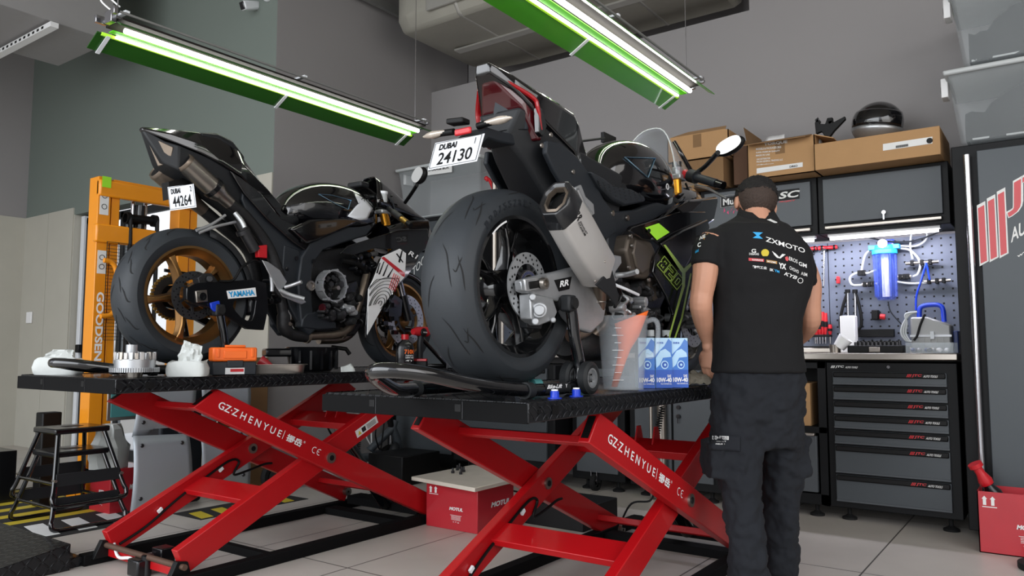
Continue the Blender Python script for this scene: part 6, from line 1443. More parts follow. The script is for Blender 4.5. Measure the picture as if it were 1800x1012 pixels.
leg(body, LEG_L, .72); leg(body, LEG_R, .72)
# left hand hanging, curled around a small part
def hand(mb, w, d, pd, s):
    """w wrist, d pointing down the hand, pd palm normal, s side of the thumb"""
    d = d.normalized(); sd = d.cross(pd).normalized() * s
    for k in range(5): mb.ball(w + d * (.012 + k * .016), .03, n=10, m=8) if False else None
    secs = [[w + d * a + sd * (hw * math.cos(q)) + pd * (.014 * math.sin(q)) for q in [2 * PI * j / 14 for j in range(14)]] for a, hw in ((-.01, .024), (.02, .030), (.05, .038), (.08, .041), (.092, .038))]
    mb.loft(secs)
    for i, (o_, L, r) in enumerate(((.030, .070, .0090), (.010, .078, .0095), (-.011, .073, .009), (-.030, .058, .008))):
        b0 = w + d * .082 + sd * o_; p1 = b0 + d * L * .42 + pd * .012; p2 = p1 + d * L * .22 + pd * L * .30; p3 = p2 - d * L * .02 + pd * L * .26
        mb.tube(spline([b0, p1, p2, p3], 4), [r * 1.1] * 5 + [r] * 4 + [r * .85] * 4, 9); mb.ball(p3, r * .86, n=8, m=6)
    b0 = w + d * .03 + sd * .026; p1 = b0 + d * .03 + sd * .022 + pd * .014; p2 = p1 + d * .03 + sd * .004 + pd * .016; mb.tube(spline([b0, p1, p2], 4), [.013] * 4 + [.011] * 4 + [.009], 9); mb.ball(p2, .009, n=8, m=6)
hand(body, G(1245, 608, 3.22), -UZ + RGT * .02 + FH * .1, (RGT * .75 + FH * .6).normalized(), -1)
hand(body, G(1388, 606, 3.5), (FH - RGT * .3 - UZ * .25), -UZ, -1)
bo = body.build('body', 'skin', t, smooth=180); fuse(bo, .0045, 3)
for s in (-1, 1): MB().ball(hd(s * .03, .090, .018), .011, n=12, m=8).build('eye', 'white', bo)
MB().box(hd(0, .085, -.062) - V((.012, .012, .001)), hd(0, .085, -.062) + V((.012, .012, .001))).build('mouth', 'pink', bo)
# hair: dense top and a short clipped back
def cap(name, m, lo, hi, az0, az1, r, bump):
    vs = []; nu, nv = 60, 34
    for i in range(nv + 1):
        for j in range(nu + 1):
            el = lo + (hi - lo) * i / nv; az = az0 + (az1 - az0) * j / nu
            dv = V((math.cos(el) * math.cos(az), math.cos(el) * math.sin(az), math.sin(el))); k = bump * (noise.noise(dv * 24) + .6 * noise.noise(dv * 50))
            vs.append(hd(dv.x * (.081 + r + k), dv.y * (.100 + r + k), .017 + dv.z * (.096 + r + k)))
    return MB().add(vs, [(i * (nu + 1) + j, (i + 1) * (nu + 1) + j, (i + 1) * (nu + 1) + j + 1, i * (nu + 1) + j + 1) for i in range(nv) for j in range(nu)]).build(name, m, t, smooth=180, solid=.003)
cap('hair', 'hair', math.radians(-4), math.radians(90), -PI, PI, .005, .007)
cap('clipped_hair', 'hair_fade', math.radians(-52), math.radians(0), math.radians(-165), math.radians(-15), .004, .003)
# shirt
sh = MB()
sh.loft([row(379, 1300, 1360, .060, 3.19, tilt=.5), row(387, 1284, 1370, .075, 3.18, tilt=.3), row(397, 1262, 1384, .092, 3.17), row(412, 1248, 1402, .106, 3.16), row(440, 1246, 1424, .118, 3.15), row(480, 1250, 1429, .122, 3.14), row(520, 1254, 1421, .120), row(560, 1255, 1409, .118), row(600, 1255, 1408, .120), row(640, 1252, 1413, .124), row(655, 1251, 1415, .126)])
sh.tube(spline([G(1292, 418, 3.16), G(1264, 420, 3.15), G(1245, 437, 3.12), G(1240, 468, 3.10)], 5), [.045] * 3 + [.052] * 3 + [.058] * 4 + [.061] * 5 + [.0605], 18)
sh.tube(spline([G(1374, 420, 3.18), G(1392, 436, 3.18), G(1410, 462, 3.19), G(1421, 502, 3.2)], 5), [.058] * 5 + [.056] * 5 + [.048] * 5 + [.046], 18)
so = sh.build('polo_shirt', 'shirt', t, smooth=180); fuse(so, .008, 5, .012, .10)
MB().loft([ring_(G(1330, 367, 3.235), .066, .062, tilt=.5), ring_(G(1332, 386, 3.20), .086, .076, tilt=.4)], cap=False).build('collar', 'shirt', so, solid=.006, smooth=80)
MB().tube([G(1216, 461, 3.10), G(1216, 461, 3.10)], .001, 4) if False else None
# trousers
tr = MB()
tr.loft([row(650, 1256, 1412, .105), row(690, 1252, 1413, .125, 3.16), row(740, 1249, 1409, .125, 3.17), row(785, 1253, 1408, .11, 3.18)])
leg(tr, LEG_L); leg(tr, LEG_R)
tr.cbox(G(1252, 805, 3.10), RGT * .03, FH * .08, UZ * .07); tr.cbox(G(1406, 800, 3.26), RGT * .022, FH * .07, UZ * .08)
to = tr.build('cargo_trousers', 'trousers', t, smooth=180); fuse(to, .009, 4, .040, .055)
btr = bvh_of(to)
# pocket flap with print
vs = []
for i in range(9):
    for j in range(6):
        p = press(G(1249 + 52 * i / 8, 764 + 26 * j / 5 + 3 * i / 8, 3.05), btr, .008); vs.append(p)
fp = MB().add(vs, [(i * 6 + j, (i + 1) * 6 + j, (i + 1) * 6 + j + 1, i * 6 + j + 1) for i in range(8) for j in range(5)]).build('pocket_flap', 'trousers', to, solid=.004)
b = MB(); vs = []
for i in range(7):
    for j in range(2): vs.append(press(G(1252 + 29 * i / 6, 765.5 + 6.5 * j + .8 * i / 6, 3.05), btr, .0115))
b.add(vs, [(i * 2, i * 2 + 2, i * 2 + 3, i * 2 + 1) for i in range(6)]); b.build('flap_label', 'label_white', fp)
def stxt(b, s_, x0, y0, x1, y1, h, bh, off=.003, bold=.02, shear=0, depth=3.05):
    o_ = G(x0, y0, depth); text(b, s_, o_, G(x1, y1, depth) - o_, G(x0, y0 - h, depth) - o_, bold, shear, bvh=bh, off=off)
b = MB(); stxt(b, 'WORK FIELD', 1254, 771.5, 1279, 772, 4.5, btr, .0125); b.build('flap_letters', 'black', fp)
b = MB(); stxt(b, 'THE ORIGINAL WORKER', 1253, 776, 1276, 776.6, 2.2, btr, .0115); stxt(b, 'FIELD 1', 1258, 781, 1274, 781, 2, btr, .0115); b.build('flap_print', 'label_white', fp)
for x, y, d in ((1312, 1052, 3.05), (1370, 1016, 3.3)):
    c = G(x, y, d); c = V((c.x, c.y, 0)); b = MB()
    b.loft([ring_(c + UZ * z + FH * f, w_, dd) for z, w_, dd, f in ((0, .045, .13, .05), (.03, .047, .13, .05), (.06, .042, .10, .03), (.09, .04, .06, .0), (.12, .04, .05, 0))]); b.build('shoe', 'shoe', t, smooth=60)
# prints on the shirt
bs = bvh_of(so)
def sb(name, m, items, off=.0035):
    b = MB()
    for it in items: stxt(b, *it[:6], bs, off, *(it[6:] or (.02,)))
    b.build(name, m, so, smooth=0)
sb('brand_print', 'label_white', [('ZXMOTO', 1346, 424, 1415, 445, 8.5, .012)])
def patch(b, pts, off=.003): P3 = [press(G(x, y, 3.05), bs, off) for x, y in pts]; b.add(P3, [tuple(range(len(P3)))])
b = MB(); patch(b, [(1323, 407.5), (1341, 408.5), (1334, 413.5), (1341, 419.5), (1323, 418), (1330, 413.5)]); b.build('brand_mark', 'sky_blue', so, smooth=0)
sb('sponsor_print', 'label_white', [('DEBANG', 1317, 448, 1334, 448.5, 4, .01), ('G', 1321, 444, 1329, 444.5, 7, .02), ('EROS', 1387, 457, 1402, 463, 6.5, .01), ('GM', 1404, 466, 1418, 471, 7, .02), ('CHOHO', 1388, 473, 1404, 481, 6, .01), ('AIM', 1408, 483, 1419, 486, 6, .01), ('KYB', 1378, 483, 1399, 491, 6.5, .02, .2), ('\u7cbe\u5bc6\u5de5\u4e1a', 1323, 471, 1348, 473.5, 5, .03), ('SK', 1353, 476, 1360, 477, 4.5, .03), ('YX', 1369, 471, 1382, 474, 10, .05)])
b = MB(); patch(b, [(1357, 441), (1364, 446), (1370, 452), (1375, 446), (1381, 447), (1372, 454), (1366, 453), (1361, 448)]); 
for k in range(14): a0, a1 = k * 2 * PI / 14, (k + 1) * 2 * PI / 14; patch(b, [(1407 + 5 * math.cos(a0), 493 + 5 * math.sin(a0)), (1407 + 5 * math.cos(a1), 493 + 5 * math.sin(a1)), (1407 + 3.9 * math.cos(a1), 493 + 3.9 * math.sin(a1)), (1407 + 3.9 * math.cos(a0), 493 + 3.9 * math.sin(a0))])
patch(b, [(1348, 386), (1360, 391), (1368, 395.5), (1366, 390), (1354, 384.5)]); b.build('sponsor_marks', 'label_white', so, smooth=0)
b = MB(); patch(b, [(1345 + 7 * math.cos(a), 444 - 6.5 * math.sin(a)) for a in [math.radians(-30 + 30 * k) for k in range(9)]] + [(1341, 450), (1349, 450)]); b.build('shell_mark', 'yellow', so, smooth=0)
b = MB(); patch(b, [(1316, 453), (1343, 455), (1343, 460), (1316, 458)]); patch(b, [(1380, 452), (1384, 450), (1387, 456), (1384, 459), (1381, 457)]); b.build('red_patch', 'red', so, smooth=0)
b = MB(); patch(b, [(1347, 456), (1366, 459), (1366, 464), (1347, 461)]); b.build('gold_patch', 'sleeve_gold', so, smooth=0)
b = MB(); stxt(b, 'SUNRACE', 1322, 457.6, 1341, 459, 3, bs, .0045); stxt(b, 'MYZMS', 1349, 460.5, 1364, 463, 3, bs, .0045); b.build('patch_letters', 'label_white', so, smooth=0)
sb('blue_print', 'sky_blue', [('YM', 1361, 477, 1370, 480, 4.5, .03)])
b = MB(); patch(b, [(1233, 409), (1244, 405), (1245, 411), (1234, 415)]); b.build('sleeve_badge', 'sleeve_gold', so, smooth=0)
sb('sleeve_print', 'label_white', [('AIE', 1229, 422, 1240, 417, 6, .03), ('C', 1226, 435, 1232, 433, 8, .03)])
sb('sleeve_blue_print', 'sky_blue', [('skid', 1222, 445, 1228, 442, 5, .02)])

# ================================================================ paddock stands
def pstand(label, near, far, up, xw, R=.02, wr=.055, z0=.853):
    t = thing('paddock_stand', label, 'paddock stand', (near[-1][0], (near[-1][1] + far[-1][1]) / 2, z0), 'black paddock stands under the rear wheels')
    for side in (near, far): MB().tube(spline(side, 8), R, 18).build('side_tube', 'tube_black', t)
    for yy, pts, s in ((near[-1][1], up, -1), (far[-1][1], [(x, far[-1][1], z) for x, y, z in up], 1)):
        MB().tube(spline(pts, 6), R, 16).build('upright', 'tube_black', t)
        e = V(pts[-1]); b = MB().cyl(e + V((0, -s * .09, 0)), e + V((0, s * .03, 0)), .019, 16)
        for k in range(3): b.cyl(e + V((0, -s * (.085 - k * .03), 0)), e + V((0, -s * (.075 - k * .03), 0)), .025, 16)
        b.build('support_roller', 'rubber_dark', t); MB().box(e - V((.025, .02, .028)), e + V((.025, .02, .028))).build('end_block', 'black_matte', t, bevel=.008)
        for dy in (-.035, .035):
            c = V((xw, yy + dy, z0 + wr)); w = MB().lathe([(-.015, wr * .55), (-.019, wr * .8), (-.012, wr), (.012, wr), (.019, wr * .8), (.015, wr * .55)], c, (0, 1, 0), 28, closed=True).build('wheel', 'rubber', t)
            b = MB().ring(c + V((0, -.016, 0)), (0, 1, 0), wr * .50, wr * .66, .034, 28).cyl(c - V((0, .02, 0)), c + V((0, .02, 0)), wr * .16, 12)
            for k in range(5): a = k * 2 * PI / 5; q = V((math.cos(a), 0, math.sin(a))); b.bar(c + q * wr * .1, c + q * wr * .5, .028, .007, (0, 1, 0))
            b.build('wheel_rim', 'alu', w)
    for q0, q1 in ((near[0], near[1]),):
        pass
    for p in (near[0], far[0]): MB().cyl(V(p) - V((.016, 0, 0)), V(p) + V((.016, 0, 0)), R * 1.28, 16).build('collar', 'rubber', t)
    return t
yn, yf = axr.y - .175, axr.y + .175
ps = pstand('big black paddock stand holding the rear of the right motorcycle', [(1.957, yn, .878), (2.15, yn, .877), (2.27, yn, .89)], [(1.83, yf, .878), (2.2, yf, .877), (2.27, yf, .89)],
    [(2.26, yn, .89), (2.27, yn, .95), (2.24, yn, 1.04), (2.22, yn, gY(1010, 548, yn).z), (2.20, yn, gY(1008, 534, yn).z)], 2.27)
MB().tube(spline([(1.957, yn, .878), (1.75, yn + .03, .900), (1.56, yn + .07, .938), (1.475, yn + .13, .948), (1.50, yn + .20, .935), (1.66, yn + .28, .888), (1.83, yf, .878)], 8), .021, 18).build('handle_loop', 'tube_black', ps)
a_ = gY(950, 682, yn - .021); 
b = MB(); P0, P1 = V((2.03, yn, .878)), V((2.18, yn, .878)); vs = []
for i in range(9):
    for xx in (P0.x, P1.x): a = math.radians(150 + 70 * i / 8 + 20); vs.append(V((xx, yn + .0207 * math.sin(a - PI / 2 + PI) * -1 if False else yn - .0207 * math.cos(math.radians(-35 + 100 * i / 8)), .878 + .0207 * math.sin(math.radians(-35 + 100 * i / 8)))))
lb = b.add(vs, [(i * 2, i * 2 + 1, i * 2 + 3, i * 2 + 2) for i in range(8)]).build('maker_label', 'black_matte', ps)
b = MB(); text(b, 'Bike-Lift', (2.035, yn - .0212, .880), (.085, 0, 0), (0, 0, .013), .03, .1); text(b, 'Y', (2.145, yn - .0212, .880), (.012, 0, 0), (0, 0, .012), .03); b.build('label_letters', 'white', lb)
yn, yf = axl.y - .15, axl.y + .17
ps = pstand('black paddock stand holding the rear of the left motorcycle', [(1.80, yn, .916), (2.1, yn, .914), (2.14, yn, .925)], [(1.80, yf, .916), (2.1, yf, .914), (2.14, yf, .925)],
    [(2.13, yn, .925), (2.15, yn, .99), (2.14, yn, gY(402, 590, yn).z), (gY(387, 552, yn).x, yn, gY(387, 552, yn).z), (gY(384, 545, yn).x, yn, gY(384, 545, yn).z)], 2.13, .019, .045, .889)
MB().tube(spline([(1.80, yn, .916), (1.66, yn + .03, .925), (1.53, yn + .08, .945), (1.475, yn + .17, .95), (1.53, yf - .08, .945), (1.66, yf - .03, .925), (1.80, yf, .916)], 8), .020, 18).build('handle_loop', 'tube_black', ps)
fwl_ = axl + V((1.415, 0, -.068))
t = thing('front_stand', 'black front wheel stand under the left motorcycle', 'paddock stand', (3.5, axl.y, .889))
for s in (-1, 1): MB().tube([(3.72, axl.y + s * .17, .905), (3.46, axl.y + s * .12, 1.13), (3.42, axl.y + s * .09, 1.14)], .013, 12).build('stand_arm', 'tube_black', t)
MB().tube([(3.72, axl.y - .17, .905), (3.72, axl.y + .17, .905)], .013, 12).build('stand_base', 'tube_black', t)

# ================================================================ things on the left platform
ZL = .8895
def tissue(name, label, c, hx, hy, h, rz, sheetpts, seed):
    random.seed(seed); R_ = Matrix.Rotation(rz, 3, 'Z'); c = V(c); secs = []
    for k, (z, s) in enumerate(((0, .94), (.01, 1), (h * .5, 1.02), (h * .85, .98), (h, .86))):
        q = []
        for j in range(24):
            a = 2 * PI * j / 24; e = .45; x = hx * s * math.copysign(abs(math.cos(a)) ** e, math.cos(a)); y = hy * s * math.copysign(abs(math.sin(a)) ** e, math.sin(a)); n_ = .006 * noise.noise(V((x * 30, y * 30, z * 40 + seed)))
            q.append(c + R_ @ V((x + n_, y + n_, z + (n_ * 1.5 if k > 1 else 0))))
        secs.append(q)
    t = MB().loft(secs).build(name, 'paper', label=label, cat='tissues', smooth=30)
    vs = []
    for i in range(11):
        for j in range(9):
            u, v = i / 10, j / 8; p = [V(q) for q in sheetpts]; w_ = p[0] * (1 - u) * (1 - v) + p[1] * u * (1 - v) + p[2] * u * v + p[3] * (1 - u) * v
            vs.append(c + R_ @ (w_ + V((.012 * noise.noise(V((u * 5, v * 4, seed))), .02 * noise.noise(V((u * 6, v * 3, seed + 5))), 0))))
    MB().add(vs, [(i * 9 + j, (i + 1) * 9 + j, (i + 1) * 9 + j + 1, i * 9 + j + 1) for i in range(10) for j in range(8)]).build('tissue_sheet', 'paper', t, solid=.0015, smooth=30); return t
ca = -.9
tissue('tissue_pack', 'white tissue pack at the far left end of the left platform', (1.68, 3.78, ZL), .10, .055, .075, ca, [(-.07, -.03, .07), (.08, -.03, .07), (.05, .02, .115), (-.04, .02, .115)], 2)
tp = tissue('tissue_pack', 'crumpled white tissue pack in front of the orange toolbox', (gY(330, 640, 3.08).x, 3.08, ZL), .082, .045, .065, -.9, [(-.045, -.01, .05), (.06, -.01, .05), (.06, 0, .13), (-.02, 0, .155)], 7)
b = MB(); o_ = gY(345, 643, 3.05); text(b, 'I F I A', gY(342, 648, 3.04), gY(359, 646, 3.04) - gY(342, 648, 3.04), V((0, 0, .006)), .02); b.build('print', 'dark_steel', tp)
# clutch basket
c = V((gY(237, 640, 3.15).x, 3.15, ZL)); t = thing('clutch_basket', 'machined metal clutch basket gear at the corner of the left platform', 'engine part', c)
MB().lathe([(0, .03), (.022, .034)], c, (0, 0, 1), 24).build('hub', 'steel', t)
b = MB().lathe([(.022, .03), (.022, .087), (.04, .087), (.04, .03)], c, (0, 0, 1), 64, closed=True)
for k in range(64): a = k * 2 * PI / 64; q = V((math.cos(a), math.sin(a), 0)); b.cbox(c + q * .090 + V((0, 0, .031)), q * .005, q.cross(UZ) * .0022, V((0, 0, .009)))
b.build('ring_gear', 'cast', t)
b = MB().lathe([(.04, .05), (.04, .078), (.075, .08), (.075, .072), (.045, .05)], c, (0, 0, 1), 48, closed=True); 
b.build('drum', 'alu', t)
for k in range(24):
    a = k * 2 * PI / 24 + .1; q = V((math.cos(a), math.sin(a), 0)); s_ = q.cross(UZ)
    MB().cbox(c + q * .077 + V((0, 0, .088)), q * .004, s_ * .0075, V((0, 0, .014 + .003 * (k % 2)))).build('basket_finger', ('alu', 'steel', 'titanium')[k % 3], t, bevel=.002)
MB().cyl(c + V((-.005, .02, .04)), c + V((-.005, .02, .135)), .022, 18).build('inner_hub', 'cast', t)
# orange toolbox
a0 = gY(358, 655, 3.16); a1 = gY(429, 655, 3.16); t = thing('toolbox', 'small toolbox with orange lid and grey base on the left platform', 'toolbox', ((a0.x + a1.x) / 2, 3.2, ZL))
cx, w_ = (a0.x + a1.x) / 2 + .03, .105; R2 = Matrix.Rotation(math.radians(-22), 3, 'Z'); cc_ = V((cx - .025, 3.105, ZL))
def rb(x0, y0, z0, x1, y1, z1): return [cc_ + R2 @ V(p) for p in ((x0, y0, z0), (x1, y0, z0), (x1, y1, z0), (x0, y1, z0), (x0, y0, z1), (x1, y0, z1), (x1, y1, z1), (x0, y1, z1))]
MB().hexa(rb(-.095, -.045, 0, .095, .045, .06)).build('base', 'frame_grey', t, bevel=.004)
ld = MB().hexa(rb(-.098, -.048, .062, .098, .048, .125)).build('lid', 'orange', t, bevel=.008)
MB().hexa(rb(-.05, -.052, .075, .05, -.047, .11)).build('lid_panel', 'orange', ld, bevel=.003); MB().hexa(rb(-.045, -.05, .125, .045, -.03, .136)).build('handle', 'orange', ld, bevel=.004)
for x in (-.08, .07): MB().hexa(rb(x, -.052, .08, x + .012, -.047, .12)).build('rib', 'orange', ld, bevel=.002)
MB().hexa(rb(-.035, -.054, .035, .035, -.046, .066)).build('latch', 'frame_grey', t, bevel=.003)
lb = MB().hexa(rb(-.042, -.0472, .004, .042, -.0452, .033)).build('label', 'label_white', t); MB().hexa(rb(-.02, -.0485, .015, .038, -.0473, .028)).build('label_print', 'red', lb)
# tray with a red scoop
c = V((gY(485, 650, 3.17).x, 3.17, ZL)); t = thing('steel_tray', 'shallow brushed steel tray on the left platform beside the toolbox', 'tray', c)
def rr(hx, hy, z, rot=-.62): return [c + Matrix.Rotation(rot, 3, 'Z') @ V((hx * math.copysign(abs(math.cos(a)) ** .35, math.cos(a)), hy * math.copysign(abs(math.sin(a)) ** .35, math.sin(a)), z)) for a in [2 * PI * k / 32 for k in range(32)]]
MB().loft([rr(.13, .085, .002), rr(.13, .085, 0), rr(.138, .092, .04), rr(.15, .10, .042), rr(.15, .10, .044), rr(.135, .09, .041), rr(.127, .082, .004)]).build('pan', 'steel', t)
MB().lathe([(0, .016), (.06, .03), (.058, .028), (0, .014)], c + V((-.03, .0, .03)), (-.5, .6, .45), 20, closed=True).build('paper_cup', 'motul_red', label='red paper cup lying tilted in the steel tray', cat='cup')
# drain pan
c = V((gY(548, 640, 3.34).x, 3.34, ZL)); t = thing('oil_drain_pan', 'black round oil drain pan under the engine of the left motorcycle', 'drain pan', c)
MB().lathe([(0, .10), (.02, .12), (.10, .135), (.125, .145), (.13, .14), (.12, .128), (.03, .10)], c, (0, 0, 1), 40).build('bowl', 'black_metal', t)
MB().cbox(c + V((-.16, .08, .10)), V((.07, -.03, 0)), V((.03, .06, 0)), V((0, 0, .022))).build('spout', 'black_metal', t, bevel=.01)
for k in range(7): a = PI + k * .42; q = V((math.cos(a), math.sin(a), 0)); MB().cbox(c + q * .135 + V((0, 0, .06)), q * .006, q.cross(UZ) * .006, V((0, 0, .05))).build('rib', 'black_metal', t)
MB().tube([c + V((.12, -.02, .13)), c + V((.19, -.06, .12)), c + V((.21, -.07, .09))], .012, 10).build('handle', 'black', t)
sheet('white_rag', 'small white rag on the left platform beside the drain pan', [(c.x - .02, 3.07, ZL + .002), (c.x + .05, 3.05, ZL + .002), (c.x + .06, 3.10, ZL + .03), (c.x, 3.11, ZL + .02)], 'paper', n=8, amp=.03, cat='rag')
# oil bottle
Yb = 3.13; xb = gY(718, 620, Yb).x; c = V((xb - .03, Yb, ZL)); t = thing('oil_bottle', 'black motor oil bottle with red cap and orange number 7100', 'bottle', c)
def brr(hx, hy, z): return [c + Matrix.Rotation(-.75, 3, 'Z') @ V((hx * math.copysign(abs(math.cos(a)) ** .6, math.cos(a)), hy * math.copysign(abs(math.sin(a)) ** .6, math.sin(a)), z)) for a in [2 * PI * k / 24 for k in range(24)]]
ob = MB().loft([brr(.05, .032, 0), brr(.054, .035, .01), brr(.054, .035, .12), brr(.046, .03, .15), brr(.024, .02, .168), brr(.02, .018, .175)]).build('body', 'black_metal', t)
MB().cyl(c + V((0, 0, .175)), c + V((0, 0, .205)), .023, 20).build('cap', 'red', t)
bh = bvh_of(ob); b = MB(); q0 = gY(711, 622, Yb - .06); text(b, '7100', q0, gY(729, 622, Yb - .06) - q0, gY(711, 614, Yb - .06) - q0, .04, bvh=bh, off=.002); b.build('orange_number', 'orange', ob)
b = MB()
for k, (s_, y, h) in enumerate((('SYNTHETIC', 626, 2.5), ('10W-40', 630, 3.2), ('4T', 635, 3))): q0 = gY(713, y, Yb - .06); text(b, s_, q0, gY(727, y, Yb - .06) - q0, gY(713, y - h, Yb - .06) - q0, .02, bvh=bh, off=.002)
b.build('white_print', 'label_white', ob)
# impact driver
Yb = 3.12; t = thing('impact_driver', 'black and red cordless impact driver standing on its battery', 'power tool', (gY(738, 640, Yb).x, Yb, ZL)); g3 = lambda x, y, dy=0: gY(x, y, Yb + dy)
c = g3(738, 638); MB().cbox(V((c.x, Yb, ZL + .025)), RGT * .045, FH * .03, UZ * .025).build('battery', 'black', t, bevel=.006); MB().cbox(V((c.x, Yb, ZL + .055)), RGT * .043, FH * .028, UZ * .008).build('battery_top', 'red', t, bevel=.003)
MB().tube([V((c.x, Yb, ZL + .06)), g3(738, 605), g3(740, 590)], .019, 14).build('grip', 'black_matte', t)
MB().tube([g3(726, 583), g3(733, 582), g3(750, 583)], [.018, .027, .03], 16).build('motor_housing', 'red', t); q = g3(745, 584, -.03); MB().ball(q, .026, .012, .026, 16, 10).build('rear_cap', 'black', t)
b = MB(); text(b, 'Makita', q + V((-.018, -.0135, -.004)), V((.034, -.0, 0)), V((0, 0, .009)), .03); b.build('letters', 'label_white', t)
p = V((gY(786, 640, 3.06).x, 3.06, ZL)); t = thing('screwdriver', 'thin screwdriver with red handle standing behind the big rear tyre', 'screwdriver', p)
MB().cyl(p, p + V((0, 0, .09)), .004, 8).build('shaft', 'dark_steel', t); MB().lathe([(0, .008), (.01, .011), (.045, .011), (.05, .006)], p + V((0, 0, .088)), (0, 0, 1), 14).build('handle', 'red', t)
# ================================================================ things on the right platform
ZR = .8535
for (x, y), lb in (((975, 689), 'blue plastic bottle cap on the right platform, left one'), ((1013, 687), 'blue plastic bottle cap on the right platform, right one nearer the stand wheel')):
    p = gY(x, y, 1.275); p.z = ZR; t = thing('bottle_cap', lb, 'bottle cap', p)
    MB().lathe([(0, .022), (.003, .022), (.004, .014), (.022, .0135), (.024, .010), (.024, 0)], p, (0, 0, 1), 24).build('cap', 'blue', t)
    MB().ring(p + V((0, 0, .024)), (0, 0, 1), .006, .0105, .004, 20).build('seal_ring', 'white', t)
p = V((2.14, 1.45, ZR)); t = thing('bolt_brush', 'blue capped steel brush lying behind the stand tube', 'brush', p)
MB().cyl(p + V((0, 0, .03)), p + V((.03, -.01, .03)), .022, 18).build('cap', 'teal', t)
b = MB().tube([p + V((.03 + .0016 * k, -.01 - .0002 * k, .03)) + V((0, .011 * math.cos(k * .9), .011 * math.sin(k * .9))) for k in range(70)], .0025, 5); b.build('coil', 'steel', t)
for k in range(6):
    p = gZ(964 + k * 6, 676, ZR) ; p = V((2.62 + k * .018, 1.83 - .0 * k, ZR)); MB().lathe([(0, .007), (.06, .007), (.062, .010), (.075, .010)], p, (0, 0, 1), 10).build('drill_bit', 'dark_steel', label=('leftmost', 'second', 'third', 'fourth', 'fifth', 'rightmost')[k] + ' of the six steel bits standing behind the wheel', cat='bit', group='steel bits behind the rear wheel')
# measuring jug and funnel
c = gD(1096, 682, 2.86); c = V((c.x, c.y, ZR)); t = thing('measuring_jug', 'translucent plastic measuring jug holding an orange funnel', 'jug', c)
b = MB().lathe([(.003, 0), (.003, .075), (.27, .094), (.275, .098), (.275, .094), (.268, .091), (.006, .072), (.006, 0)], c, (0, 0, 1), 44); b.build('vessel', 'frosted', t)
hv = [c + RGT * .088 + UZ * .255, c + RGT * .118 + UZ * .262, c + RGT * .132 + UZ * .235, c + RGT * .125 + UZ * .15, c + RGT * .105 + UZ * .125, c + RGT * .085 + UZ * .128]; MB().tube(spline(hv, 6), .010, 12).build('handle', 'frosted', t)
b = MB().prism([c - RGT * .088 + UZ * .27 + FH * .02, c - RGT * .088 + UZ * .27 - FH * .02, c - RGT * .118 + UZ * .275, c - RGT * .090 + UZ * .21], (0, 0, .002)); b.build('spout', 'frosted', t)
b = MB()
for k in range(8): b.cbox(c - FH * .078 - RGT * .03 + UZ * (.04 + .027 * k), RGT * (.012 if k % 2 else .02), FH * .003, UZ * .0008)
b.build('scale_marks', 'white', t)
f0 = gD(1080, 680, 2.86); f0 = V((f0.x, f0.y, ZR + .012)); f1 = gD(1104, 590, 2.86); f2 = gD(1110, 563, 2.86)
t = thing('funnel', 'orange plastic funnel standing in the measuring jug', 'funnel', f0)
d = (f1 - f0); secs = []
x_, y_ = RGT, FH
for p, rx, ry, tl in ((f0, .010, .010, 0), (f0.lerp(f1, .5), .016, .016, 0), (f0.lerp(f1, .75), .022, .022, 0), (f1, .040, .038, .0), (f2 + UZ * .012, .062, .052, .024)):
    secs.append([p + x_ * rx * math.cos(a) + y_ * ry * math.sin(a) + UZ * tl * math.cos(a) for a in [2 * PI * k / 28 for k in range(28)]])
MB().loft(secs, cap=False).build('cone', 'orange', t, solid=.003)
